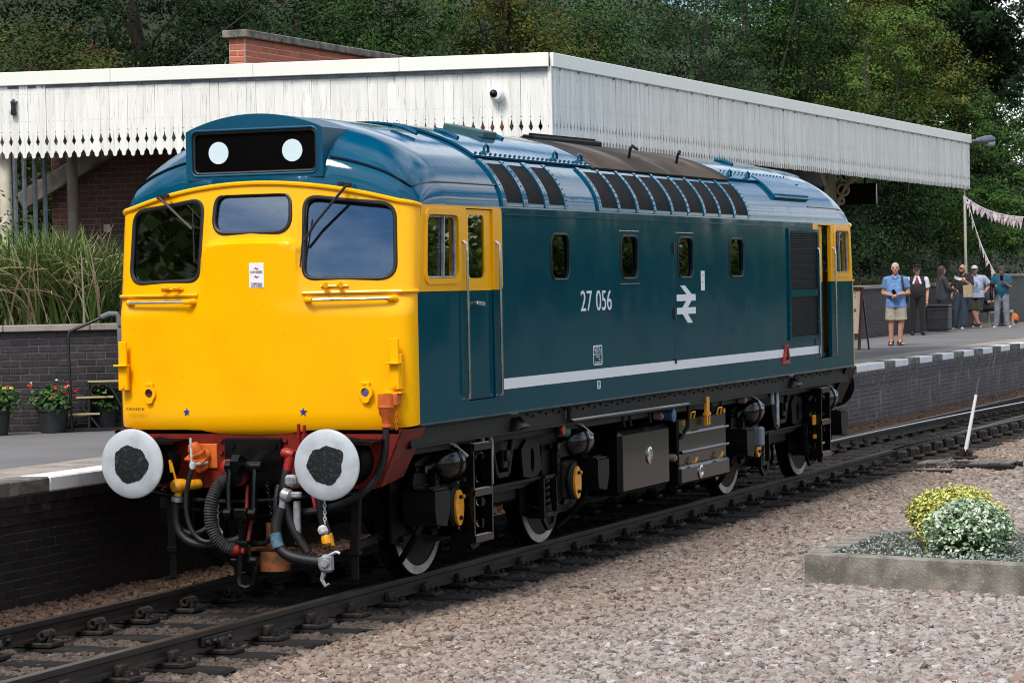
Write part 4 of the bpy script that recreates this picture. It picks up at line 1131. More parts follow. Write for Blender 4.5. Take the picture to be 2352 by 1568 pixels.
q = MB(); q.box((2.50,-.78,2.62), (.06,.70,.22)); q.box((2.50,-.30,2.78), (.05,.10,.30)); q.build('panel_box', M['white'], loco, smooth=0)
q = MB(); q.lathe([(.0,0),(.17,.02),(.20,.10),(.16,.2),(0,.22)], (1.6,.62,1.95), (0,0,1), 16); q.box((1.78,.62,2.32), (.08,.42,.5), ch=.03); q.build('driver_seat', M['interdark'], loco)
q = MB(); q.box((1.05,-.75,2.46), (.18,.30,.05), ch=.02); q.tube([(1.0,-.45,2.45),(.98,-.48,2.52),(1.0,-.55,2.54),(1.02,-.6,2.47)], .02, 8); q.build('desk_clutter', mat('desk_cloth', (.14,.15,.19), .9, col2=(.3,.3,.34), nscale=20), loco)
for far in (False, True):
    q = MB(); q.box((LX-1.6 if far else 1.6, 0, 3.12), (1.5,2.4,.03)); q.build('cab_ceiling', M['interior'], loco, smooth=0)

# --- cab front fittings (near end only the visible one is detailed; the far end mirrors the bulk)
for s in (-1, 1):
    f0 = lambda y, z, o=0: (front(abs(y), z)+o, y, z)
    ys_ = np.linspace(.56, 1.17, 10)
    q = MB(); q.tube([(front(y, 2.34)-.055, s*y, 2.342) for y in ys_], .013, 8); h = q.build('handrail', M['steel'], loco)
    q = MB()
    for y in (.51, 1.205):
        q.tube([(front(min(y,1.2), 2.34)-.005, s*y, 2.342), (front(min(y,1.2), 2.34)-.045, s*(y+(.02 if y < 1 else -.02)), 2.342), (front(min(y,1.2), 2.34)-.056, s*(y+(.07 if y < 1 else -.06)), 2.342)], [.030,.022,.018], 10)
    q.build('handrail_bracket', M['yellow'], h)
    q = MB()
    for y in (.66,.78): q.tube([f0(s*y, 2.455, .01), f0(s*y, 2.455, -.05), f0(s*(y+.03), 2.455, -.075)], [.020,.018,.024], 8)
    q.tube([f0(s*.62, 2.447, -.012), f0(s*.84, 2.447, -.012)], .010, 6)
    q.build('washer_nozzle', M['yellow'], loco)
    # tail lamp
    ly, lz = s*.975, 1.598; lx = front(.975, 1.6)
    q = MB(); n = 28
    prof = [(.062*math.cos(t)*(1), .062*math.sin(t)) for t in np.linspace(0, 2*math.pi, n, endpoint=False)]
    prof = [(a, b-.022 if b < -.055 else b) for a, b in prof]
    q.plate([(ly+a, lz+b) for a, b in prof], [[(ly+.036*math.cos(t), lz+.036*math.sin(t)) for t in np.linspace(0, 2*math.pi, 24, endpoint=False)]], lambda y, z: (lx-.030+.0*(y), y, z), lambda y, z: (lx+.015, y, z))
    q.box((lx-.012, ly, lz+.068), (.036,.075,.034), ch=.006); lm_ = q.build('tail_lamp', M['yellow'], loco, smooth=30)
    q = MB(); q.lathe([(0,.004),(.02,.003),(.036,0)], (lx-.016, ly, lz), (-1,0,0), 24); q.build('lens', M['lens'] if s < 0 else M['lensred'], lm_)
    # lamp iron on the corner
    ax_ = .565; ay_ = s*1.225
    q = MB(); q.box((ax_-.02, ay_, 1.925), (.022,.075,.20), ch=.008); q.box((ax_-.045, ay_, 1.828), (.075,.12,.016), ch=.004); q.box((ax_-.01, ay_+s*.0, 1.725), (.05,.085,.21), ch=.008); q.box((ax_+.02, ay_-s*-.035, 1.76), (.06,.03,.28), ch=.008); q.cyl((ax_-.03,ay_,1.655),(ax_-.042,ay_,1.655),.018,n=12)
    q.build('lamp_iron', M['yellow'], loco, smooth=30)
    # wipers
    q = MB()
    if s < 0:
        q.tube([(.50,-.86,3.245),(.455,-.60,2.95),(.44,-.50,2.80)], .012, 6); q.tube([(.455,-.51,3.04),(.43,-.47,2.60)], .006, 6); q.cyl((.56,-.86,3.245),(.49,-.86,3.245),.022,n=10); q.cyl((.56,-.80,3.255),(.49,-.80,3.255),.018,n=10)
    else:
        q.tube([(.52,.84,3.20),(.47,.66,3.06),(.44,.50,2.93)], .012, 6); q.tube([(.46,.50,3.10),(.43,.48,2.66)], .006, 6); q.cyl((.58,.84,3.20),(.51,.84,3.20),.022,n=10); q.cyl((.58,.79,3.21),(.51,.79,3.21),.018,n=10)
    q.build('wiper', M['rubber'], loco)

# --- lettering and marks
def text_mesh(name, s_, size, m, M4, parent, sx=1.0, align='CENTER', thick=.0012):
    cu = bpy.data.curves.new(name, 'FONT'); cu.body = s_; cu.size = size; cu.align_x = align; cu.align_y = 'CENTER'; cu.extrude = thick
    t = bpy.data.objects.new(name, cu); COL.objects.link(t)
    bpy.context.view_layer.update()
    me = bpy.data.meshes.new_from_object(t.evaluated_get(bpy.context.evaluated_depsgraph_get()))
    bpy.data.objects.remove(t); bpy.data.curves.remove(cu)
    me.transform(Matrix.Diagonal((sx,1,1,1))); me.transform(M4)
    me.materials.clear(); me.materials.append(m); me.name = name
    return attach(bpy.data.objects.new(name, me), parent)
def side_m(x, z, o=.003): return Matrix.Translation((x, -(SY+o), z)) @ Matrix.Rotation(R(90), 4, 'X')
text_mesh('running_number', '27', .272, M['badge'], side_m(4.665, 2.253), loco, 1.16)
text_mesh('running_number', '056', .272, M['badge'], side_m(5.15, 2.253), loco, 1.10)
# double arrow symbol: two bars and the zigzag
def arrows(cx, cz, w, h):
    # bars (w wide) and three slanted strokes forming the double arrow
    W2, H2 = w/2, h/2; bh = h*.175; y1, y2 = cz+h*.175, cz-h*.175
    A = [[(cx-W2, y1-bh/2), (cx+W2, y1-bh/2), (cx+W2, y1+bh/2), (cx-W2, y1+bh/2)], [(cx-W2, y2-bh/2), (cx+W2, y2-bh/2), (cx+W2, y2+bh/2), (cx-W2, y2+bh/2)]]
    X = lambda a: cx-W2+w*a
    A += [[(X(.18), cz+H2), (X(.44), cz+H2), (X(.80), y1+bh/2), (X(.52), y1+bh/2)],
          [(X(.50), y1-bh/2), (X(.78), y1-bh/2), (X(.57), y2+bh/2), (X(.29), y2+bh/2)],
          [(X(.29), y2-bh/2), (X(.57), y2-bh/2), (X(.83), cz-H2), (X(.56), cz-H2)]]
    return A
q = MB()
for pl in arrows(7.65, 2.192, .62, .385): q.plate(pl, [], lambda x, z: (x, -(SY+.0036), z), lambda x, z: (x, -(SY+.0016), z))
q.build('double_arrow_emblem', M['badge'], loco, smooth=0)
def bolt_sign(put, cx, cz, w, h, parent, far_side=False):
    """white notice with two red flashes"""
    q = MB(); q.plate([(cx-w/2,cz-h/2),(cx+w/2,cz-h/2),(cx+w/2,cz+h/2),(cx-w/2,cz+h/2)], [], lambda a, b: put(a, b, .003), lambda a, b: put(a, b, .001)); o = q.build('warning_notice', M['badge'], parent, smooth=0)
    q = MB()
    B = [(-.42,-.05),(.02,.42),(-.04,.10),(.42,.10),(.10,-.42),(.10,-.12)]
    for k, dz in ((1,.27),(-1,-.06)):
        pl = [(cx+.36*w*2*a*.62*k*.9, cz+h*dz+h*.17*b*k) for a, b in B]
        q.plate(pl, [], lambda a, b: put(a, b, .005), lambda a, b: put(a, b, .0032))
    q.build('red_flash', M['signred'], o, smooth=0); return o
nb_ = bolt_sign(lambda a, b, e: (front(abs(a), b)-e, -a, b), -.03+.115, 2.545, .128, .200, loco)
bolt_sign(lambda a, b, e: (a, -(SY+e), b), 8.22, 2.43, .125, .205, loco)
Mf = lambda y, z, o=.006: Matrix.Translation((front(abs(y), z)-o, y, z)) @ Matrix.Rotation(R(-90), 4, 'Z') @ Matrix.Rotation(R(90), 4, 'X')
ny = .03-.115
text_mesh('notice_text', 'DANGER', .026, M['signink'], Mf(ny, 2.572), nb_, 1.0)
text_mesh('notice_text', 'OVERHEAD', .020, M['signink'], Mf(ny, 2.478), nb_, 1.0)
text_mesh('notice_text', 'LIVE WIRES', .020, M['signink'], Mf(ny, 2.459), nb_, 1.0)
for y in (.60,-.46):
    q = MB(); rr = .036; P = [(y+(rr if k % 2 == 0 else rr*.40)*math.sin(k*math.pi/5), 1.447+(rr if k % 2 == 0 else rr*.40)*math.cos(k*math.pi/5)) for k in range(10)]
    q.plate(P, [], lambda a, b: (front(abs(y), b)-.004, a, b), lambda a, b: (front(abs(y), b)+.001, a, b)); q.build('coupling_star', M['starblue'], loco, smooth=0)
text_mesh('stencilled_code', '7O7614.8.82 W', .036, M['ink'], Matrix.Translation((.535, 1.115, 1.468)) @ Matrix.Rotation(R(-90-13), 4, 'Z') @ Matrix.Rotation(R(90), 4, 'X'), loco, .86)
# data panels on the side
def frame_rect(x0, z0, x1, z1, r, t):
    q = MB(); q.plate(rrect(x0,z0,x1,z1,r), [rrect(x0+t,z0+t*.8,x1-t,z1-t*.8,r*.6)], lambda x, z: (x, -(SY+.003), z), lambda x, z: (x, -(SY+.001), z)); return q
q = frame_rect(4.832,1.66,5.075,1.845,.02,.014); q.box((4.953,-(SY+.002),1.803), (.22,.002,.006)); q.box((5.0,-(SY+.002),1.822), (.008,.002,.036))
pn = q.build('data_panel', M['badge'], loco, smooth=0)
text_mesh('panel_text', 'Class 27/0', .026, M['badge'], side_m(4.912, 1.822), pn, 1.0)
for s_, v_, z in (('Weight tonnes','75',1.784),('Brake force tonnes','35',1.760),('ETH index','',1.736),('RA','5',1.712),('Max speed mph','90',1.686)):
    text_mesh('panel_text', s_, .022, M['badge'], side_m(5.003, z), pn, .95, 'RIGHT')
    if v_: text_mesh('panel_text', v_, .024, M['badge'], side_m(5.033, z), pn, 1.0)
q = frame_rect(4.92,1.436,5.012,1.512,.015,.013); p2n = q.build('data_panel', M['badge'], loco, smooth=0)
text_mesh('panel_text', 'MR', .016, M['badge'], side_m(4.966, 1.490), p2n, 1.1); text_mesh('panel_text', 'ED', .034, M['badge'], side_m(4.966, 1.463), p2n, 1.2)
M['capink'] = mat('pipe_cap_pink', (.25,.13,.14), .6)
# --- buffers, beam and underframe
BZ = 1.055
for far in (False, True):
    f = mirror if far else (lambda p: p); sg = -1 if not far else 1
    q = MB()
    bp_ = [(1.295,1.30),(-1.295,1.30),(-1.09,.845),(1.09,.845)]
    q.plate(bp_, [], lambda y, z: f((.49, y, z)), lambda y, z: f((.53, y, z))); beam = q.build('buffer_beam', M['under'] if far else M['red'], loco, smooth=0)
    q = MB()
    for s in (-1, 1):
        q.add([f((.53,s*1.295,1.30)), f((.53,s*1.09,.845)), f((.98,s*1.09,.90)), f((.98,s*1.295,1.30))], [(0,1,2,3)])
        q.add([f((.49,s*1.295,1.30)), f((.53,s*1.295,1.30)), f((.53,s*1.09,.845)), f((.49,s*1.09,.845))], [(0,1,2,3)])
    q.box(f((.70,0,1.285)), (.42,2.55,.03)); q.box(f((.51,0,.85)), (.06,2.1,.03)); q.build('beam_gusset', M['under'] if far else M['red'], beam, smooth=0)
    for s in (-1, 1):
        c = Vector(f((0, s*.8635, BZ)))
        q = MB(); q.lathe([(0,.012),(.10,.010),(.20,.004),(.262,-.006),(.277,-.016),(.280,-.028),(.272,-.040),(.20,-.050),(.075,-.060),(.070,-.16)], c, (sg,0,0), 64); bh = q.build('buffer_head', M['under'] if far else M['bufface'], loco, smooth=30)
        q = MB(); q.lathe([(.075,-.10),(.105,-.17),(.125,-.20),(.130,-.40),(.17,-.44),(.19,-.49)], c, (sg,0,0), 24); q.build('buffer_stock', M['under'], loco)
        rg = random.Random(5+s); ns = 64
        rad = [.148+.007*math.sin(3*a+s)+.005*math.sin(7*a+2*s)+rg.uniform(-.004,.004)+(.024*max(0, math.cos(a-.9-.3*s))**12 if s < 0 else .012*max(0, math.cos(a+.4))**6) for a in np.linspace(0, 2*math.pi, ns, endpoint=False)]
        V = [(c.x+sg*.0155, c.y+.02*0, c.z)]+[(c.x+sg*(.0125 if r < .15 else .011), c.y-r*math.cos(a), c.z+r*math.sin(a)) for r, a in zip(rad, np.linspace(0, 2*math.pi, ns, endpoint=False))]
        Vb = [(v[0]-sg*.006, v[1], v[2]) for v in V[1:]]
        q = MB(); q.add(V+Vb, [(0, i+1, (i+1) % ns+1) for i in range(ns)]+[(i+1, ns+1+i, ns+1+(i+1) % ns, (i+1) % ns+1) for i in range(ns)]); q.build('grease_patch', M['grease'], bh)
        q = MB(); q.cyl(c+Vector((sg*.0155,0,0)), c+Vector((sg*.020,0,0)), .012, n=12); q.build('centre_hole', M['ink'], bh)
        # chequered step over the buffer
        q = MB(); q.box(f((.36, s*.88, 1.222)), (.30,.56,.012)); q.box(f((.51, s*.88, 1.262)), (.02,.56,.08)); q.box(f((.208, s*.88, 1.212)), (.014,.56,.03))
        for i in range(7):
            for j in range(11): q.box(f((.23+.042*i, s*.88-.25+.05*j, 1.2295)), (.030,.008,.005), rot=(0,0,.7 if (i+j) % 2 else -.7))
        q.build('step_plate', M['black'], loco, smooth=0)
        # life guard irons
        q = MB(); q.bar(f((.62, s*.84, .86)), f((.60, s*.82, .33)), .055, .075, ch=.006); q.box(f((.595, s*.82, .315)), (.07,.10,.05), ch=.008); q.box(f((.595, s*.82, .20)), (.02,.062,.20), ch=.003); q.bar(f((.60,s*.82,.36)), f((1.15,s*.80,.40)), .03, .06); q.build('guard_iron', M['solebar'], loco, smooth=0)
    # drawgear
    q = MB(); q.box(f((.475,0,1.04)), (.04,.52,.40), ch=.03)
    for y in (-.19,.19):
        for z in (.90,1.17): q.cyl(f((.46,y,z)), f((.435,y,z)), .03, n=6)
    dp = q.build('drawhook_plate', M['black'], loco)
    q = MB(); hp = [(.45,1.05),(.36,1.06),(.27,1.10),(.20,1.12),(.155,1.07),(.16,.99),(.20,.945),(.25,.955),(.245,.985),(.215,1.0),(.215,1.035),(.25,1.035),(.31,.985),(.38,.975),(.45,.985)]
    q.plate(hp, [], lambda x, z: f((x, .055, z)), lambda x, z: f((x, -.015, z))); q.cyl(f((.30,.16,1.02)), f((.30,-.16,1.02)), .045, n=16); q.build('drawhook', M['black'], dp)
    q = MB()
    for y in (.12,-.10):
        q.tube([f((.29,y,1.02)), f((.26,y*1.05,.85)), f((.25,y,.66))], [.030,.022,.030], 8); q.cyl(f((.25,y-.03,.645)), f((.25,y+.03,.645)), .05, n=14)
    q.box(f((.25,.01,.645)), (.08,.12,.09), ch=.015); q.build('coupling_link', M['black'], dp)
    q = MB(); q.cyl(f((.25,.01,.60)), f((.25,.01,.42)), .022, n=10)
    for i in range(9): q.lathe([(.022,-.008),(.032,0),(.022,.008)], f((.25,.01,.585-.02*i)), (0,0,1), 10)
    q.box(f((.25,.01,.41)), (.07,.11,.04), ch=.012); q.cyl(f((.25,.035,.40)), f((.25,.05,.16)), .030, .034, 10); q.cyl(f((.25,-.05,.40)), f((.25,-.05,.26)), .02, n=8)
    for y in (.07,-.10): q.cyl(f((.25,y-.025,.27)), f((.25,y+.025,.27)), .042, n=12)
    q.tube([f((.25,.055,.27)), f((.25,.055,.12)), f((.25,.035,.075)), f((.25,-.02,.055)), f((.25,-.075,.075)), f((.25,-.095,.12)), f((.25,-.095,.27))], .022, 8); q.build('screw_coupling', M['black'], dp)

# fittings of the near end
def part(name, m, fn, parent=loco, smooth=35):
    q = MB(); fn(q); return q.build(name, m, parent, smooth)
def bez(*P, n=16):
    P = [Vector(p) for p in P]; out = []
    for i in range(n+1):
        t = i/n; Q = P[:]
        while len(Q) > 1: Q = [a.lerp(b, t) for a, b in zip(Q[:-1], Q[1:])]
        out.append(Q[0])
    return out
o = part('control_receptacle', M['orange'], lambda q: (q.box((.482,.42,1.09), (.02,.17,.20), ch=.006), q.lathe([(.060,-.08),(.062,.01),(.072,.014),(.072,.030),(.062,.034),(.060,.07),(.040,.105),(0,.115)], (.40,.47,1.10), (-.3,.2,.75), 24), q.box((.40,.475,1.085), (.16,.16,.012), rot=(.2,-.35,0)), q.lathe([(.056,0),(.054,-.035),(.04,-.05),(0,-.052)], (.415,.455,1.02), (-.3,.2,.75), 20), q.cyl((.47,.43,1.10),(.41,.46,1.10),.05,n=14)))
o = part('jumper_plug', M['orange'], lambda q: (q.cyl((.50,-1.165,1.585),(.50,-1.165,1.495),.066,n=24), q.lathe([(.070,0),(.072,-.012),(.062,-.025),(.056,-.07),(.038,-.10),(.036,-.15),(.044,-.155),(.044,-.172),(.032,-.178)], (.50,-1.165,1.495), (0,0,1), 20), q.box((.54,-1.235,1.54), (.10,.05,.10), ch=.01)))
part('plug_shelf', M['yellow'], lambda q: q.box((.565,-1.20,1.595), (.10,.18,.012)), o)
part('jumper_cable', M['hose'], lambda q: q.tube(bez((.50,-1.165,1.33),(.49,-1.165,.85),(.44,-1.02,.72),(.30,-.55,.62),(.38,-.30,.66)), .032, 10), o)
part('chain', M['orange'], lambda q: [q.tube([(.515+.01*(i%2)+.010*math.cos(t)*(i%2), -1.245+.010*math.cos(t)*((i+1)%2), 1.43-.028*i+.017*math.sin(t)) for t in np.linspace(0, 6.28, 8, endpoint=False)], .004, 5, closed=True) for i in range(9)], o)
o = part('air_valve', M['yellowtrim'], lambda q: (q.cyl((.47,.50,.865),(.30,.58,.855),.042,n=14), q.lathe([(.05,0),(.06,.03),(.06,.08),(.045,.11)], (.335,.56,.86), (-.4,.25,0), 14), q.cyl((.30,.585,.86),(.28,.60,.77),.038,.030,12), q.bar((.30,.62,.90),(.29,.655,1.05),.02,.014), q.tube([(.29,.655,.97),(.285,.665,1.07)],.012,8)))
part('main_hose', M['hose'], lambda q: q.tube(bez((.28,.60,.78),(.27,.66,.52),(.28,.62,.30),(.26,.30,.37),(.26,.10,.42),(.27,.02,.45)), .033, 12), o)
part('hose_clip', M['silver'], lambda q: q.cyl((.28,.602,.772),(.28,.607,.735),.046,n=14), o)
o = part('small_cock', M['chalk'], lambda q: (q.cyl((.42,.40,1.04),(.24,.44,1.035),.014,n=8), q.cyl((.24,.44,1.02),(.235,.445,1.25),.010,n=8), q.lathe([(.02,-.03),(.028,0),(.02,.03)], (.25,.44,1.03), (0,0,1), 10)))
part('thin_hose', M['hose'], lambda q: q.tube(bez((.24,.44,1.0),(.22,.56,.70),(.22,.52,.30),(.24,.20,.40),(.24,.24,.47)), .020, 10), o)
part('dangling_chain', M['chalk'], lambda q: ([q.tube([(.28+.008*math.cos(t)*(i%2), .24+.012*math.cos(t)*((i+1)%2), .80-.026*i+.017*math.sin(t)) for t in np.linspace(0, 6.28, 8, endpoint=False)], .0045, 5, closed=True) for i in range(11)], q.lathe([(.02,0),(.04,.03),(.045,.06),(.02,.10)], (.28,.24,.43), (0,0,1), 8), q.tube([(.47,.26,.88),(.33,.25,.86),(.28,.24,.82)], .007, 6)))
o = part('vacuum_pipe', M['red'], lambda q: (q.cyl((.50,.08,.93),(.40,.10,.93),.055,n=16), q.lathe([(.05,0),(.075,.01),(.075,.03),(.05,.04)], (.42,.09,.93), (-1,.2,0), 16)))
P = bez((.40,.10,.93),(.22,.20,.98),(.18,.34,.72),(.19,.30,.40),(.22,.06,.36), n=80)
part('ribbed_hose', M['ribhose'], lambda q: q.tube(P, [.052+(.004 if i % 2 else -.003) for i in range(len(P))], 14), o)
part('hose_stand', M['red'], lambda q: (q.tube([(.43,-.02,.86),(.36,-.04,.66),(.30,-.02,.44),(.25,.02,.33)], [.022,.020,.020,.03], 8), q.tube([(.43,.04,.86),(.36,.02,.66),(.30,.03,.44)], .016, 8), q.lathe([(.02,-.05),(.045,-.04),(.045,.02),(.03,.04)], (.22,.05,.355), (0,-.8,.2), 12)), o)
part('red_disc', M['redbright'], lambda q: (q.box((.47,-.13+.36-.36+.0,.98), (.02,.05,.2)), q.lathe([(.0,.03),(.05,.02),(.07,0),(.07,-.03),(.05,-.05)], (.42,.215-.36+.36,1.0), (-1,0,.1), 18)))
o = part('brake_cock', M['redbright'], lambda q: (q.cyl((.47,-.45,1.11),(.33,-.40,1.11),.04,n=14), q.lathe([(.035,-.05),(.046,-.02),(.046,.03),(.035,.055)], (.33,-.38,1.12), (0,.9,.2), 14), q.cyl((.33,-.40,1.10),(.31,-.375,.99),.042,.036,12), q.bar((.33,-.48,1.13),(.30,-.49,1.36),.03,.018), q.bar((.34,-.52,1.12),(.32,-.53,1.35),.03,.018)))
part('brake_hose', M['hose'], lambda q: q.tube(bez((.31,-.375,.99),(.28,-.34,.82),(.27,-.36,.66),(.27,-.44,.50),(.28,-.56,.34)), .038, 12), o)
o = part('air_coupling', M['silver'], lambda q: (q.cyl((.47,-.60,.93),(.27,-.45,.90),.045,n=14), q.box((.26,-.44,.915), (.09,.10,.09), ch=.02), q.lathe([(.025,-.05),(.052,-.03),(.052,.03),(.025,.05)], (.24,-.40,.80), (0,1,.3), 16), q.box((.25,-.44,.80), (.06,.17,.05), ch=.015), q.cyl((.25,-.37,.80),(.24,-.355,.68),.028,n=12), q.cyl((.28,-.47,.75),(.28,-.47,.46),.030,n=14), q.cyl((.28,-.47,.46),(.28,-.47,.41),.018,n=10)))
part('main_brake_hose', M['hose'], lambda q: (q.tube(bez((.24,-.355,.70),(.20,-.26,.45),(.18,-.32,.30),(.19,-.50,.30),(.20,-.70,.28)), .046, 14)), o)
part('hose_band', mat('blue_hose_band', (.03,.09,.15), .6, col2=(.10,.16,.20), nscale=30), lambda q: q.tube(bez((.19,-.318,.50),(.185,-.33,.44),(.184,-.35,.39), n=6), .0475, 14), o)
part('hose_end', M['silver'], lambda q: (q.lathe([(.05,-.05),(.058,0),(.05,.05)], (.20,-.74,.275), (0,.3,1), 16), q.box((.19,-.77,.27), (.09,.09,.14), ch=.02), q.lathe([(.0,.02),(.03,.018),(.04,0)], (.145,-.77,.275), (-1,0,0), 14), q.tube([(.19,-.78,.33),(.19,-.85,.36),(.19,-.88,.35)], .014, 6), q.tube([(.19,-.74,.20),(.19,-.72,.14),(.19,-.75,.09),(.19,-.78,.11)], [.024,.018,.014,.010], 8)), o)
part('hung_chain', M['chalk'], lambda q: ([q.tube([(.12+.008*math.cos(t)*(i%2), -.79+.012*math.cos(t)*((i+1)%2), .78-.026*i+.017*math.sin(t)) for t in np.linspace(0, 6.28, 8, endpoint=False)], .0045, 5, closed=True) for i in range(8)], q.lathe([(.02,0),(.04,.02),(.04,.06),(.02,.08)], (.12,-.79,.50), (0,.5,1), 8)))
part('yellow_hose_end', M['yellowtrim'], lambda q: (q.lathe([(.03,0),(.05,.02),(.05,.07),(.03,.1)], (.30,-.73,.40), (0,.15,1), 12), q.bar((.28,-.76,.50),(.28,-.78,.40),.02,.02)))
part('short_hose', M['hose'], lambda q: q.tube(bez((.32,-.66,.78),(.30,-.66,.65),(.30,-.70,.55),(.30,-.735,.44)), .038, 10))
part('speed_probe', M['orangedirty'], lambda q: (q.box((.55,-.10,.335), (.16,.36,.025), ch=.006), q.lathe([(.125,-.16),(.125,-.005),(.11,0)], (.55,-.13,.325), (0,0,1), 20), q.cyl((.55,-.11,.34),(.55,-.11,.55),.05,n=12)))
part('probe_bracket', M['under'], lambda q: (q.box((.62,-.06,.56), (.10,.70,.06), ch=.01), q.bar((.60,-.16,.56),(.60,-.16,.34),.06,.05), q.bar((.60,.2,.56),(.60,.16,.40),.03,.03)))

# more pipework crowding the space between the buffers
part('train_pipe', M['under'], lambda q: (q.tube([(.46,.95,.80),(.44,.60,.74),(.44,.20,.72),(.44,-.20,.74),(.45,-.95,.80)], .024, 8), q.tube([(.56,.80,.66),(.55,.0,.60),(.56,-.80,.66)], .020, 8)))
part('drain_hose', M['hose'], lambda q: q.tube(bez((.46,-.22,.86),(.36,-.20,.66),(.36,-.28,.46),(.40,-.16,.36),(.44,.0,.40)), .022, 8))
part('heating_hose', M['hose'], lambda q: q.tube(bez((.47,.62,.90),(.34,.72,.70),(.33,.70,.46),(.36,.52,.40),(.42,.40,.52)), .026, 10))
part('uncoupling_chain', M['black'], lambda q: [q.tube([(.30+.008*math.cos(t)*(i%2), -.20-.004*i+.012*math.cos(t)*((i+1)%2), .88-.027*i+.017*math.sin(t)) for t in np.linspace(0, 6.28, 8, endpoint=False)], .005, 5, closed=True) for i in range(14)])
for y_ in (.30,-.28,.70,-.74): part('beam_bolt_row', M['red'], lambda q: [q.cyl((.49,y_,z_),(.470,y_,z_),.020,n=6) for z_ in (.92,1.02,1.12,1.22)])
part('beam_bracket', M['redbright'], lambda q: (q.box((.47,-.62,.98), (.03,.10,.16), ch=.01), q.tube([(.46,-.60,.90),(.38,-.56,.80),(.36,-.60,.66),(.40,-.66,.58)], .016, 8)))

# --- solebars, pipes, tanks
for s in (-1, 1):
    part('solebar', M['solebar'], lambda q: (q.box((LX/2, s*1.225, 1.235), (13.6,.05,.20)), q.box((LX/2, s*1.20, 1.142), (13.6,.12,.016))), smooth=0)
    def rv(q):
        for x in np.arange(3.0, 13.6, .16): q.cyl((x, s*1.25, 1.26+.02*((int(x*6)) % 2)), (x, s*1.262, 1.26+.02*((int(x*6)) % 2)), .013, .009, 6)
        for x in np.arange(3.4, 13.4, .62): q.add([(x-.09, s*1.2515, 1.330), (x+.09, s*1.2515, 1.330), (x, s*1.2515, 1.245), (x-.09, s*1.2535, 1.330), (x+.09, s*1.2535, 1.330), (x, s*1.2535, 1.245)], [(0,1,2),(3,4,5),(0,1,4,3),(1,2,5,4),(2,0,3,5)])
    part('solebar_rivets', M['under'], rv)
    part('conduit_pipe', M['black'], lambda q: q.tube([(4.30, s*1.285, 1.33),(4.30, s*1.285, 1.185),(4.36, s*1.29, 1.172),(6.8, s*1.29, 1.165),(7.78, s*1.29, 1.160),(7.82, s*1.29, 1.14),(7.82, s*1.27, .92),(7.78, s*1.2, .80)], .022, 8))
    # fuel tank
    o = part('fuel_tank', M['black'], lambda q: (q.box((6.64, s*.79, .665), (1.50,.86,.63), ch=.045)), smooth=30)
    part('tank_gauge', M['steel'], lambda q: q.lathe([(.085,-.02),(.085,.012),(.062,.018),(.058,-.01)], (6.72, s*1.22, .70), (0,s,0), 28, close=True), o)
    part('gauge_face', M['chalk'], lambda q: q.lathe([(.058,0),(.058,.004),(0,.004)], (6.72, s*1.22, .70), (0,s,0), 24), o)
    part('tank_strap', M['solebar'], lambda q: [q.tube([(x, s*1.14, 1.14),(x, s*1.16, 1.02),(x, s*1.05, .975)], .024, 6) for x in (6.15,6.35,6.95,9.0,9.35)])
    for cx_, cz_ in ((7.08,1.07),(10.0,1.10),(7.5,.62)): part('pipe_cap', M['capink'], lambda q: (q.cyl((cx_,s*1.16,cz_),(cx_,s*1.235,cz_),.038,n=12), q.cyl((cx_,s*1.23,cz_),(cx_,s*1.25,cz_),.026,n=10)))
    part('blue_cap', mat('pipe_cap_blue', (.05,.10,.20), .5), lambda q: (q.cyl((7.42,s*1.12,1.06),(7.42,s*1.26,1.06),.05,n=12), q.lathe([(.07,0),(.07,.02),(.03,.03)], (7.42,s*1.24,1.06), (0,s,0), 10)))
    # battery / equipment box with bright bars and yellow handles
    o = part('equipment_box', M['black'], lambda q: (q.box((8.55, s*.80, .755), (1.66,.80,.50), ch=.02), q.box((8.55, s*.80, .415), (1.72,.86,.20), ch=.03)), smooth=30)
    part('box_bars', M['black'], lambda q: [q.tube([(7.74, s*1.222, z),(9.36, s*1.222, z)], .018, 8) for z in (.845,.655)], o)
    part('box_gauge', M['steel'], lambda q: q.lathe([(.075,-.02),(.075,.012),(.052,.018),(.048,.004),(0,.004)], (8.35, s*1.23, .42), (0,s,0), 28), o)
    part('yellow_handles', M['yellowtrim'], lambda q: ([q.tube([(x,s*1.225,.99),(x,s*1.24,1.06),(x+.12,s*1.24,1.06),(x+.12,s*1.225,.99)], .010, 6) for x in (8.05,8.98)], q.box((8.55,s*1.25,1.10), (.10,.03,.20)), q.box((8.52,s*1.25,.97), (.035,.03,.14)), q.box((8.60,s*1.25,.97), (.035,.03,.14)), q.box((8.55,s*1.25,1.02), (.16,.04,.03)), q.box((7.80,s*1.23,.965), (.03,.02,.05)), q.box((9.22,s*1.23,1.02), (.03,.02,.05)), q.tube([(8.1,s*1.225,.53),(8.1,s*1.25,.53),(8.18,s*1.25,.58)], .014, 6), q.tube([(9.0,s*1.225,.53),(9.0,s*1.25,.53),(9.08,s*1.25,.58)], .014, 6)), o)
part('frame_pan', M['under'], lambda q: q.box((LX/2, 0, 1.12), (13.4,2.3,.10)), smooth=0)

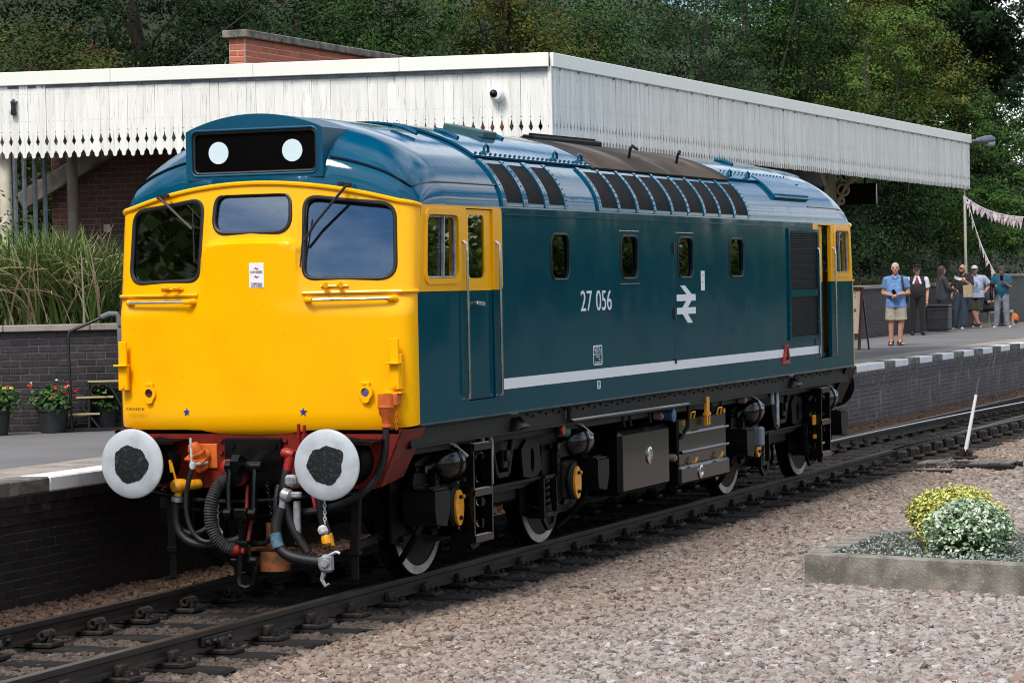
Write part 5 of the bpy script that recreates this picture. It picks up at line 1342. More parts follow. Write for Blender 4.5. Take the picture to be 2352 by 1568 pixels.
# --- bogies
AX = [1.87, 4.72, 10.60, 13.60]
WR = .545
wq = MB(); wq.lathe([(.0,.06),(.14,.065),(.16,.05),(.20,.015),(.40,.005),(.44,.03),(.455,.045),(.455,.062)], (0,0,0), (0,-1,0), 48)
wheel_me = wq.mesh('wheel', M['under'], 35)
wq = MB(); wq.lathe([(.455,.058),(.458,.064),(.530,.062),(.545,.052),(.545,-.02),(.550,-.05),(.575,-.06),(.575,-.075),(.46,-.075)], (0,0,0), (0,-1,0), 64, close=True)
tyre_me = wq.mesh('tyre', M['under'], 35)
wq = MB(); wq.lathe([(.462,.066),(.462,.0685),(.532,.0655),(.534,.063)], (0,0,0), (0,-1,0), 64, close=True)
rim_me = wq.mesh('white_rim', M['rimwhite'], 35)
def bogie(xc, axles, flip):
    bg = part('bogie', M['under'], lambda q: (q.box((xc,0,.62), (1.0,1.9,.30), ch=.03), [q.box((xc, s*1.00, .80), (1.9,.06,.34), ch=.015) for s in (-1,1)]), smooth=0)
    for s in (-1, 1):
        def frame(q):
            # side frame: arched plate over each axlebox, straight waist between
            out = [(-2.0,.80),(-1.95,.98),(-1.55,1.06),(1.55,1.06),(1.95,.98),(2.0,.80),(1.98,.62),(1.70,.60),(1.62,.36),(1.50,.36),(1.46,.70),(1.10,.70),(1.02,.36),(.98,.36),(.86,.64),(.45,.60),(-.45,.60),(-.86,.64),(-.98,.36),(-1.02,.36),(-1.10,.70),(-1.46,.70),(-1.50,.36),(-1.62,.36),(-1.70,.60),(-1.98,.62)]
            q.plate([(xc+a, b) for a, b in out], [], lambda x, z: (x, s*1.03, z), lambda x, z: (x, s*.985, z))
            q.bar((xc-1.15, s*1.05, .665), (xc+1.15, s*1.05, .665), .07, .022)
            q.bar((xc-.95, s*1.045, 1.055), (xc+.95, s*1.045, 1.055), .06, .018)
            q.plate([(xc+.40,.70),(xc+.36,.95),(xc+.50,1.03),(xc+.80,1.0),(xc+.86,.74),(xc+.70,.66)], [[(xc+.63+.05*math.cos(t), .84+.11*math.sin(t)) for t in np.linspace(0, 6.28, 16, endpoint=False)]], lambda x, z: (x, s*1.06, z), lambda x, z: (x, s*1.032, z))
        part('side_frame', M['under'], frame, bg, 0)
        for k, ax in enumerate(axles):
            d = ax-xc; e = 1 if d > 0 else -1
            def box_(q):
                q.box((ax, s*1.06, .60), (.36,.16,.36), ch=.03); q.lathe([(.17,0),(.17,.03),(.15,.05)], (ax, s*1.135, .585), (0,s,0), 24)
                q.plate([(ax-.25,.42),(ax-.27,.86),(ax-.18,.95),(ax+.18,.95),(ax+.27,.86),(ax+.25,.42),(ax+.19,.42),(ax+.19,.82),(ax-.19,.82),(ax-.19,.42)], [], lambda x, z: (x, s*1.10, z), lambda x, z: (x, s*1.035, z))
                for i in range(6):
                    for xx in (ax-.225, ax+.225): q.cyl((xx, s*1.10, .46+.075*i), (xx, s*1.112, .46+.075*i), .012, .009, 6)
            ab = part('axlebox', M['under'], box_, bg, 30)
            part('axlebox_cover', M['yellowtrim'], lambda q: (q.plate([(ax+.085*math.cos(t), .575+.150*math.sin(t)) for t in np.linspace(0, 6.28, 28, endpoint=False)], [], lambda x, z: (x, s*1.205, z), lambda x, z: (x, s*1.182, z)), q.cyl((ax+.115,s*1.17,.66),(ax+.115,s*1.20,.66),.018,n=8)), bg, 30)
            part('cover_bolts', M['under'], lambda q: [q.cyl((ax, s*1.205, z), (ax, s*1.225, z), .018, n=6) for z in (.49,.665)], bg)
            part('wheel_guard', M['under'], lambda q: (q.plate([(ax-.76,.34),(ax-.45,.27),(ax+.45,.27),(ax+.70,.34),(ax+.70,1.10),(ax-.78,1.10)], [], lambda x, z: (x, s*.915, z), lambda x, z: (x, s*.895, z)), q.bar((ax-.6,s*.93,.36),(ax+.6,s*.93,.36),.03,.05), q.box((ax-.40,s*.94,.62), (.10,.06,.40), ch=.01), q.box((ax+.40,s*.94,.58), (.10,.06,.34), ch=.01)), bg, 0)
            # sandbox bracket projecting outside each axle, with ribbed lid
            bx_ = ax+e*.52
            def sand(q):
                P = [(-.13,.49),(-.155,.60),(-.155,.755),(.155,.755),(.155,.60),(.08,.46)]
                q.plate([(bx_+a, b) for a, b in P], [], lambda x, z: (x, s*1.27, z), lambda x, z: (x, s*.98, z))
                q.box((bx_, s*1.12, .767), (.28,.27,.02), ch=.005); q.box((bx_, s*1.05, .783), (.23,.03,.014)); q.box((bx_, s*1.19, .783), (.23,.03,.014))
                q.tube([(bx_, s*1.1, .55),(bx_+e*.05, s*1.05, .40),(bx_+e*.02, s*.92, .22),(ax+e*.46, s*.80, .10)], .028, 8)
            part('sandbox', M['under'], sand, bg, 0)
            # brake cylinder
            cx_ = ax-e*.0+(-.10 if d < 0 else .12)
            part('brake_cylinder', M['black'], lambda q: (q.lathe([(.035,-.34),(.035,-.235),(.065,-.23),(.10,-.205),(.132,-.155),(.152,-.085),(.160,-.015),(.178,-.008),(.178,.04),(.165,.05),(.165,.15),(.15,.185),(.10,.205),(0,.21)], (cx_+.10, s*1.07, .945), (1 if e > 0 or True else -1,0,0), 32), q.bar((cx_-.24,s*1.07,.94),(cx_-.50,s*1.05,.93),.07,.05,ch=.01), q.cyl((cx_-.42,s*1.13,.93),(cx_-.42,s*1.0,.93),.03,n=10)), bg)
            part('brake_pipe', M['silver'], lambda q: q.tube([(cx_-.02,s*1.10,1.13),(cx_+.08,s*1.16,1.11),(cx_+.14,s*1.20,1.05),(cx_+.20,s*1.235,1.0)], .016, 8), bg)
            # coil springs beside the axlebox on the inner side
            sx_ = ax-e*.52
            P = [(sx_+.075*math.cos(t), s*1.02+.075*math.sin(t), .34+.30*t/(2*math.pi*5)) for t in np.linspace(0, 2*math.pi*5, 90)]
            part('coil_spring', M['under'], lambda q: (q.tube(P, .021, 7), q.box((sx_, s*1.02, .315), (.22,.20,.05), ch=.01), q.box((sx_, s*1.02, .66), (.22,.20,.04), ch=.01)), bg)
            part('spring_hanger', M['under'], lambda q: [q.bar(a, b, .03, .05) for a, b in (((sx_-.16,s*1.10,.66),(sx_-.15,s*1.10,.30)),((sx_-.15,s*1.10,.30),(sx_-.04,s*1.10,.20)),((sx_-.04,s*1.10,.20),(sx_+.10,s*1.10,.22)),((sx_+.10,s*1.10,.22),(sx_+.17,s*1.10,.34)),((sx_+.17,s*1.10,.34),(sx_+.16,s*1.10,.66)))], bg, 0)
            part('brake_rigging', M['under'], lambda q: (q.bar((ax-.62,s*.74,.95),(ax-.60,s*.74,.35),.06,.05), q.bar((ax+.62,s*.74,.95),(ax+.60,s*.74,.35),.06,.05), q.box((ax-.60,s*.745,.50), (.10,.10,.30), ch=.02), q.box((ax+.60,s*.745,.50), (.10,.10,.30), ch=.02), q.tube([(ax-.62,s*.90,.36),(ax+.62,s*.90,.34)], .022, 8), q.bar((ax-.35,s*.95,.36),(ax-.10,s*1.0,.60),.03,.04)), bg, 30)
        # two-step ladder
        lx_ = axles[0]+.36 if not flip else axles[1]-.36
        def ladder(q):
            for xx in (lx_-.20, lx_+.20):
                q.plate([(s*1.06,.20),(s*1.27,.27),(s*1.27,1.10),(s*1.06,1.10)], [[(s*1.165+.045*math.cos(t), z+.045*math.sin(t)) for t in np.linspace(0, 6.28, 14, endpoint=False)] for z in (.40,.58,.78,.97)], lambda y, z: (xx-.012, y, z), lambda y, z: (xx+.012, y, z))
            q.box((lx_, s*1.075, .66), (.40,.012,.86))
            for z in (1.085,.70,.31): q.box((lx_, s*1.18, z), (.385,.19,.022)); q.box((lx_, s*1.272, z-.02), (.40,.012,.055))
        part('step_ladder', M['black'], ladder, bg, 0)
        def tread(q):
            for z in (1.098,.713,.323):
                for i in range(9): q.box((lx_-.17+.0425*i, s*1.225, z), (.028,.09,.006), rot=(0,0,.6 if i % 2 else -.6))
        part('step_tread', M['steel'], tread, bg, 0)
        # bolster hanger and hoses
        hx_ = xc-.22
        part('swing_link', M['under'], lambda q: [q.bar(a, b, .05, .05, ch=.01) for a, b in (((hx_-.30,s*1.10,1.16),(hx_-.14,s*1.10,.76)),((hx_-.14,s*1.10,.76),(hx_+.12,s*1.10,.76)),((hx_+.12,s*1.10,.76),(hx_+.28,s*1.10,1.16)),((hx_-.34,s*1.12,1.165),(hx_+.32,s*1.12,1.165)))]+[q.box((hx_-.01,s*1.12,.90), (.12,.05,.16), ch=.01), q.lathe([(.05,0),(.05,.02),(.03,.025)], (hx_-.01,s*1.15,.93), (0,s,0), 14)], bg, 30)
        part('swing_bracket', M['black'], lambda q: (q.add([(hx_-.16,s*1.255,1.145),(hx_+.10,s*1.255,1.145),(hx_+.06,s*1.36,1.19),(hx_-.12,s*1.36,1.19),(hx_-.16,s*1.255,1.165),(hx_+.10,s*1.255,1.165),(hx_+.06,s*1.255,1.27),(hx_-.12,s*1.255,1.27)], [(0,1,2,3),(3,2,6,7),(0,3,7),(1,6,2)])), bg, 0)
        part('bogie_hose', M['hose'], lambda q: q.tube([(hx_-.62,s*1.17,1.16),(hx_-.62,s*1.18,.90),(hx_-.60,s*1.19,.74),(hx_-.54,s*1.19,.70),(hx_-.47,s*1.19,.74)], .022, 8), bg)
        part('pale_hose_pipe', M['silver'], lambda q: (q.tube([(hx_-.62,s*1.17,1.15),(hx_-.62,s*1.175,.99)], .027, 8), q.tube([(hx_-.47,s*1.19,.72),(hx_-.47,s*1.19,.93),(hx_-.43,s*1.18,1.04),(hx_-.43,s*1.17,1.16)], .024, 8)), bg)
    # curved headstock
    for e in ((-1,) if not flip else (1,)):
        ex = xc+e*1.70
        part('bogie_headstock', M['under'], lambda q: (q.grid(lambda u, v: (ex+e*(.35-.30*(2*u-1)**2), -1.05+2.1*u, .52+.26*v), 24, 4), q.grid(lambda u, v: (ex+e*((.38-.30*(2*u-1)**2)*v), -1.07+2.14*u, .78), 24, 2), q.tube([(ex+e*(.38-.30*(2*u-1)**2), -1.07+2.14*u, .515) for u in np.linspace(0, 1, 25)], .022, 6), q.tube([(ex+e*(.38-.30*(2*u-1)**2), -1.07+2.14*u, .785) for u in np.linspace(0, 1, 25)], .018, 6)), bg)
    for ax in axles:
        for s in (-1, 1):
            w = place('wheel', wheel_me, loco, (ax, s*.755, WR), (0,0,0 if s < 0 else math.pi))
            place('tyre', tyre_me, w, (ax, s*.755, WR), (0,0,0 if s < 0 else math.pi)); place('white_rim', rim_me, w, (ax, s*.755, WR), (0,0,0 if s < 0 else math.pi))
        part('axle', M['under'], lambda q: q.cyl((ax,-.9,WR),(ax,.9,WR),.09,n=16))
bogie((AX[0]+AX[1])/2, AX[:2], False); bogie((AX[2]+AX[3])/2, AX[2:], True)
o = part('red_valve', M['redbright'], lambda q: q.lathe([(.045,0),(.05,.012),(.045,.03)], (4.25,-1.22,1.09), (0,-1,0), 16))
part('valve_body', mat('valve_green', (.03,.09,.06), .5), lambda q: q.cyl((4.30,-1.16,1.07),(4.42,-1.22,1.06),.045,n=12), o)
part('yellow_sensor', M['yellowtrim'], lambda q: (q.box((12.95,-1.20,.72), (.10,.03,.12), ch=.02), q.box((12.97,-1.20,.52), (.05,.03,.05))))
part('grey_box', mat('sensor_blue_grey', (.12,.15,.17), .5), lambda q: q.box((10.55,-1.22,.66), (.16,.10,.22), ch=.02))
# ------------------------------------------------------------------ foliage
def leaf_mat(name, stops, rough=.7, spec=.10):
    m = bpy.data.materials.new(name); m.use_nodes = True; N = m.node_tree.nodes; L = m.node_tree.links
    b = N['Principled BSDF']; b.inputs['Roughness'].default_value = rough; b.inputs['Specular IOR Level'].default_value = spec
    g = N.new('ShaderNodeNewGeometry'); rp_ = N.new('ShaderNodeValToRGB'); e = rp_.color_ramp.elements
    e[0].position, e[0].color = stops[0][0], (*stops[0][1], 1); e[1].position, e[1].color = stops[-1][0], (*stops[-1][1], 1)
    for p_, c_ in stops[1:-1]:
        q = e.new(p_); q.color = (*c_, 1)
    L.new(g.outputs['Random Per Island'], rp_.inputs[0])
    nz = N.new('ShaderNodeTexNoise'); nz.inputs['Scale'].default_value = .55; nz.inputs['Detail'].default_value = 4; L.new(g.outputs['Position'], nz.inputs['Vector'])
    mr = N.new('ShaderNodeMapRange'); mr.inputs['From Min'].default_value = .3; mr.inputs['From Max'].default_value = .7; mr.inputs['To Min'].default_value = .42; mr.inputs['To Max'].default_value = 1.35
    L.new(nz.outputs['Fac'], mr.inputs['Value'])
    hs = N.new('ShaderNodeHueSaturation'); L.new(rp_.outputs[0], hs.inputs['Color']); L.new(mr.outputs[0], hs.inputs['Value'])
    L.new(hs.outputs[0], b.inputs['Base Color'])
    tr = N.new('ShaderNodeBsdfTranslucent'); L.new(hs.outputs[0], tr.inputs['Color'])
    mx = N.new('ShaderNodeMixShader'); mx.inputs[0].default_value = .15
    L.new(b.outputs[0], mx.inputs[1]); L.new(tr.outputs[0], mx.inputs[2]); L.new(mx.outputs[0], N['Material Output'].inputs[0])
    return m
LM = {
 'hawthorn': leaf_mat('hawthorn_leaf', [(0,(.034,.058,.012)),(.5,(.062,.086,.018)),(.74,(.092,.094,.020)),(.84,(.105,.066,.020)),(.90,(.055,.085,.020)),(1,(.11,.12,.028))]),
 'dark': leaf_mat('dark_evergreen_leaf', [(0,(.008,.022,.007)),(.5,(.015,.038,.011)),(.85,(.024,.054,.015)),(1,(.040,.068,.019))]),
 'mid': leaf_mat('mid_green_leaf', [(0,(.022,.062,.013)),(.5,(.042,.096,.019)),(.9,(.068,.126,.026)),(1,(.10,.135,.028))]),
 'light': leaf_mat('light_green_leaf', [(0,(.050,.105,.020)),(.5,(.090,.160,.030)),(.85,(.13,.20,.038)),(1,(.16,.18,.042))]),
 'yellowing': leaf_mat('yellowing_leaf', [(0,(.052,.085,.016)),(.5,(.095,.118,.022)),(.78,(.13,.130,.024)),(.90,(.12,.075,.020)),(1,(.08,.115,.022))]),
 'grey': leaf_mat('grey_willow_leaf', [(0,(.026,.058,.024)),(.5,(.048,.092,.038)),(1,(.082,.128,.058))]),
}
M['bark'] = mat('bark', (.055,.045,.034), .9, col2=(.03,.025,.02), nscale=5, stretch=(4,4,.6), bscale=20, bstr=.6)
M['berry'] = mat('red_berries', (.17,.014,.009), .5)
def leaf_quads(rng, P, D, size, wid=.55, jit=.35):
    """P points, D preferred facing of the leaves; one rhombus per point"""
    n = len(P)
    N_ = D/(np.linalg.norm(D, axis=1, keepdims=True)+1e-9)+rng.normal(0, jit, (n, 3)); N_ /= np.linalg.norm(N_, axis=1, keepdims=True)+1e-9
    T = rng.normal(0, 1, (n, 3)); T[:,2] -= .6
    A = np.cross(N_, np.cross(T, N_)); A /= np.linalg.norm(A, axis=1, keepdims=True)+1e-9
    S = np.cross(N_, A)
    l = (size*rng.uniform(.65, 1.25, n))[:, None]; w = l*wid
    a = P-A*l*.5; b = P+S*w*.5-A*l*.05; c = P+A*l*.5; d = P-S*w*.5-A*l*.05
    V = np.stack([a, b, c, d], 1).reshape(-1, 3); F = np.arange(4*n).reshape(-1, 4)
    return V, F
def crown_points(rng, blobs, n, cl=42, spread=.22, shell_=(.72,1.04)):
    """clumps of leaves on the skins of overlapping blobs"""
    vol = np.array([b[1][0]*b[1][1]+b[1][1]*b[1][2]+b[1][0]*b[1][2] for b in blobs]); vol = vol/vol.sum()
    P = []; D = []
    nc = n//cl
    bi = rng.choice(len(blobs), nc, p=vol)
    u = rng.normal(0, 1, (nc, 3)); u /= np.linalg.norm(u, axis=1, keepdims=True)
    rad = rng.uniform(*shell_, nc)**.7
    C = np.array([blobs[i][0] for i in bi])+u*np.array([blobs[i][1] for i in bi])*rad[:, None]
    for k in range(nc):
        sp = spread*rng.uniform(.6, 1.5)
        q = rng.normal(0, 1, (cl, 3))*np.array([sp, sp, sp*.5])
        P.append(C[k]+q); d = u[k]*.55+np.array([0,0,.75]); D.append(np.tile(d, (cl, 1))+q/sp*.30)
    return np.concatenate(P), np.concatenate(D)
def make_tree(name, label, base, h, rad, kind, n, seed, size=.085, cat='tree', trunk=True, squash=1.0, berries=0, group=None, low=.25):
    rng = np.random.default_rng(seed)
    e = thing(name, base, label, cat, group)
    b = np.array(base, float)
    blobs = []
    for k in range(11):
        a = rng.uniform(0, 2*math.pi); rr = rad*rng.uniform(.15, .68); zz = h*rng.uniform(low, .90)
        fall = 1-.45*abs(zz/h-.55)
        s_ = rad*rng.uniform(.38, .58)*fall
        blobs.append((b+np.array([rr*math.cos(a), rr*math.sin(a), zz]), np.array([s_, s_, s_*.82*squash])))
    blobs.append((b+np.array([0,0,h*.60]), np.array([rad*.62, rad*.62, h*.36])))
    P, D = crown_points(rng, blobs, int(n*.85), cl=95, spread=.21, shell_=(.45,1.05)); P2, D2 = crown_points(rng, blobs, int(n*.15), shell_=(.2,.7))
    P = np.concatenate([P, P2]); D = np.concatenate([D, D2])
    V, F = leaf_quads(rng, P, D, size)
    attach(bpy.data.objects.new('crown', fast_mesh('crown', V, F, LM[kind])), e)
    q = MB()
    q.tube([b, b+np.array([.1*rad,0,h*.3]), b+np.array([-.05*rad,.1,h*.62]), b+np.array([0,0,h*.85])], [.05*rad+.06,.04*rad+.05,.03*rad+.03,.02], 8)
    q.build('trunk', M['bark'], e)
    q = MB()
    for k in range(9):
        c, s_ = blobs[k]; z0 = b+np.array([0,0,h*rng.uniform(.15,.5)]); mid = (z0+c)/2+rng.normal(0, .15, 3)
        tip = c+rng.normal(0, 1, 3)*s_*.75
        q.tube([z0, mid, c, tip], [.045,.032,.020,.006], 6)
    q.build('limbs', M['bark'], e)
    if berries:
        BP, _ = crown_points(rng, blobs, berries, cl=14, spread=.10, shell_=(.95,1.06))
        V0 = np.array([(1,0,0),(-1,0,0),(0,1,0),(0,-1,0),(0,0,1),(0,0,-1)])*.020
        F0 = np.array([(0,2,4),(2,1,4),(1,3,4),(3,0,4),(2,0,5),(1,2,5),(3,1,5),(0,3,5)])
        V = (BP[:,None,:]+V0[None]).reshape(-1,3); F = (np.arange(len(BP))[:,None,None]*6+F0[None]).reshape(-1,3)
        o = attach(bpy.data.objects.new('berries', fast_mesh('berries', V, F, M['berry'])), e); o['kind'] = 'stuff'
    return e
TREES = [
 ('hawthorn_tree','hawthorn tree with red berries above the left end of the canopy',(19.5,13.6),4.9,3.1,'hawthorn',34000,1,560),
 ('evergreen_tree','dark evergreen between the berried hawthorn and the red parapet',(26.0,15.2),6.8,3.0,'dark',27000,2,0),
 ('holly_tree','dark glossy tree directly behind the red parapet',(26.5,12.2),6.6,2.9,'dark',30000,3,60),
 ('elder_tree','mid green tree rising right of the red parapet',(30.5,12.6),6.6,2.5,'mid',22000,4,0),
 ('yellowing_tree','yellowing hawthorn above the corner of the canopy',(32.6,10.4),6.5,1.9,'yellowing',22000,5,200),
 ('thorn_tree','mid green thorn tree right of the yellowing hawthorn',(36.5,10.6),5.6,2.4,'mid',24000,6,80),
 ('bramble_bush','light green bush leaning over the canopy roof edge',(35.8,8.2),4.9,1.7,'light',18000,7,0),
 ('willow_tree','grey green willow above the middle of the canopy side',(42.5,9.4),7.6,2.5,'grey',26000,8,0),
 ('sycamore_tree','broad leaved sycamore above the far half of the canopy',(46.5,9.6),8.6,2.4,'mid',24000,9,0),
 ('ivy_tree','dark ivy covered tree above the far end of the canopy',(52.0,9.8),7.6,2.6,'dark',24000,10,0),
 ('sallow_bush','tall bright green bush at the upper right of the bank',(61.0,10.2),8.8,3.2,'light',30000,11,0),
 ('privet_bush','mid green bush above the pole with bunting',(64.0,8.8),5.6,2.6,'mid',24000,12,0),
 ('laurel_bush','dark bush behind the blue shirted man',(48.6,8.8),3.6,2.0,'dark',18000,13,0),
 ('thicket_bush','dark thicket behind the man in the white cap',(57.5,9.2),4.6,2.6,'dark',22000,14,0),
 ('sapling_tree','bronze tinged tree near the top right corner',(71.0,12.0),9.6,3.4,'yellowing',28000,15,0),
 ('ash_tree','shaded tree at the far right edge of the bank',(72.0,9.2),6.0,3.0,'mid',22000,16,0),
 ('beech_tree','tall dark beech closing the top right corner behind the bronze tree',(88.0,13.5),12.5,5.0,'dark',40000,17,0),
 ('lime_tree','tallest dark tree at the extreme top right corner',(101.0,15.5),14.0,6.0,'dark',40000,19,0),
 ('oak_tree','tall dark oak between the beech and the bright green bush',(78.0,14.5),11.5,4.6,'dark',40000,18,0),
]
for nm, lb, (x, y), h, rad, kind, n, seed, ber in TREES:
    make_tree(nm, lb, (x, y, bank_z(x, y)-.1), h, rad, kind, n, seed, berries=ber, size=.080 if x < 45 else (.095 if x < 70 else (.13 if x < 75 else .19)))
# ground cover: fills the bank between and behind the trees
rng = np.random.default_rng(50)
def cover(name, label, n, xr, dr, hr, kind, size, seed, kinds=None):
    rng = np.random.default_rng(seed)
    nc = n//45
    X = rng.uniform(*xr, nc); d = dr[0]+(dr[1]-dr[0])*rng.uniform(0, 1, nc)
    P = []; D = []
    for x, dd in zip(X, d):
        y = toe(x)+dd; z = bank_z(x, y)+rng.uniform(*hr)
        q = rng.normal(0, 1, (45, 3))*np.array([.38,.30,.30]); P.append(np.array([x, y, z])+q); D.append(np.tile([-.45,-.55,.55], (45, 1))+q*1.0)
    V, F = leaf_quads(rng, np.concatenate(P), np.concatenate(D), size)
    idx = rng.integers(0, len(kinds), nc).repeat(45)
    o = attach(bpy.data.objects.new(name, fast_mesh(name, V, F, [LM[k] for k in kinds], idx)), None)
    return tag(o, label, 'undergrowth', kind='stuff')
cover('bank_undergrowth', 'dark tangled undergrowth covering the bank between the trees', 110000, (14,90), (.6,13), (0,1.6), None, .11, 51, ['dark','dark','mid','dark'])
cover('background_wood', 'shaded wood closing off the top of the bank', 120000, (10,150), (9,20), (0,7.5), None, .17, 52, ['dark','dark','mid','dark','grey'])
def blades(rng, base, n, hgt, lean, wid, droop, seg=7):
    """grass ribbons: arrays of quads"""
    V = []; F = []; k = 0
    for i in range(n):
        b = base(rng); h = hgt*rng.uniform(.6, 1.15); a = rng.uniform(0, 2*math.pi); ln = lean*rng.uniform(.3, 1.3); dr = droop*rng.uniform(.2, 1.3)
        dx, dy = math.cos(a), math.sin(a); w0 = wid*rng.uniform(.7, 1.3); sx, sy = -dy, dx
        tw = rng.uniform(-.8, .8)
        for j in range(seg+1):
            t = j/seg; out = ln*t+dr*t*t; z = h*(t-.55*(dr/(hgt+.2))*t**3*1.2)
            w = w0*(1-t)**.6*.5+.0008; ca = math.cos(tw*t)
            V.append((b[0]+dx*out+sx*w*ca, b[1]+dy*out+sy*w*ca, b[2]+z+w*math.sin(tw*t))); V.append((b[0]+dx*out-sx*w*ca, b[1]+dy*out-sy*w*ca, b[2]+z-w*math.sin(tw*t)))
            if j < seg: F.append((k+2*j, k+2*j+1, k+2*j+3, k+2*j+2))
        k += 2*(seg+1)
    return np.array(V), np.array(F)
LM['grass'] = leaf_mat('verge_grass', [(0,(.05,.085,.018)),(.6,(.09,.13,.03)),(.85,(.17,.16,.06)),(1,(.12,.09,.04))])
V, F = blades(np.random.default_rng(9), lambda r: (lambda x: (x, toe(x)+r.uniform(.0,1.3), 2.13))(r.uniform(36, 80)), 9000, .26, .12, .014, .12, 3)
tag(attach(bpy.data.objects.new('verge_grass', fast_mesh('verge_grass', V, F, LM['grass'])), None), 'grass fringe on the bank just above the retaining wall', 'grass', kind='stuff')

# wood on the other side of the line, behind the photographer's right shoulder (it shows in the paintwork)
def far_wood(seed):
    rng = np.random.default_rng(seed); P = []; D = []
    for i in range(120):
        x = -45+330*rng.uniform(); y = -46-14*rng.uniform(); h = rng.uniform(5, 9.5)
        blobs = [(np.array([x+rng.uniform(-2,2), y+rng.uniform(-2,2), h*k]), np.array([2.6,2.6,2.2])) for k in (.2,.45,.65,.82)]
        p_, d_ = crown_points(rng, blobs, 1000, cl=30, spread=.6); P.append(p_); D.append(d_)
    for i in range(64):          # unseen trees added behind the camera to darken reflections in nose and glass
        y = -58+112*rng.uniform(); x = -72-14*rng.uniform()+.004*y*y; h = rng.uniform(7, 11)
        if -4 < y < 5: continue
        blobs = [(np.array([x+rng.uniform(-2,2), y+rng.uniform(-2,2), h*k]), np.array([3.4,3.4,2.8])) for k in (.12,.30,.48,.66,.84)]
        p_, d_ = crown_points(rng, blobs, 1400, cl=30, spread=.7); P.append(p_); D.append(d_)
    for i in range(34):          # more bank trees, added out of view to darken the left windscreen
        x = -66+56*rng.uniform(); y = 20+16*rng.uniform(); h = rng.uniform(9, 14)
        blobs = [(np.array([x+rng.uniform(-2,2), y+rng.uniform(-2,2), h*k]), np.array([3.2,3.2,2.6])) for k in (.12,.30,.48,.66,.84)]
        p_, d_ = crown_points(rng, blobs, 2400, cl=30, spread=.6); P.append(p_); D.append(d_)
    V, F = leaf_quads(rng, np.concatenate(P), np.concatenate(D), .50)
    idx = rng.integers(0, 3, len(F)); return fast_mesh('lineside_reflection_wood', V, F, [LM['light'], LM['mid'], LM['yellowing']], idx)
tag(attach(bpy.data.objects.new('lineside_reflection_wood', far_wood(77)), None), 'trees opposite the platform, plus unseen trees added to darken reflections', 'wood', kind='stuff')
mb = MB(); mb.grid(lambda u, v: (-80+400*u, -42-30*v, -.3+5.5*v), 20, 6); mb.grid(lambda u, v: (-80-30*v, -90+180*u, -.3+9*v), 20, 6); mb.grid(lambda u, v: (-75+68*u, 24+26*v, -.3+17*v), 20, 6); tag(mb.build('dark_backing_hill', M['bank']), kind='structure')  # hills added out of view, backing the trees with solid dark in reflections

# ------------------------------------------------------------------ tall grass in the bed
og = thing('ornamental_grass', (7.4,6.1,2.04), 'big clump of tall reedy grass with dry drooping blades on the planter wall', 'plant')
LM['reed'] = leaf_mat('reed_green', [(0,(.045,.095,.020)),(.6,(.095,.165,.036)),(1,(.18,.21,.075))])
LM['straw'] = leaf_mat('dry_straw', [(0,(.42,.33,.19)),(.5,(.60,.48,.30)),(.8,(.68,.58,.40)),(1,(.40,.28,.16))])
def gb(r):
    y = 6.15+r.normal(0, .42); return (7.25+r.uniform(-.15,.75), min(max(y, 5.35), 7.6), 2.02)
V, F = blades(np.random.default_rng(3), gb, 1500, 1.14, .22, .034, .36, 8)
o = attach(bpy.data.objects.new('green_blades', fast_mesh('green_blades', V, F, LM['reed'])), og); o['kind'] = 'stuff'
V, F = blades(np.random.default_rng(4), gb, 420, 1.20, .32, .024, .82, 10)
o = attach(bpy.data.objects.new('dry_blades', fast_mesh('dry_blades', V, F, LM['straw'])), og); o['kind'] = 'stuff'
make_tree('rose_bush', 'thin rose bush by the white post at the left edge', (8.6,7.75,2.0), 1.9, .45, 'mid', 900, 31, size=.06, cat='bush', berries=40)

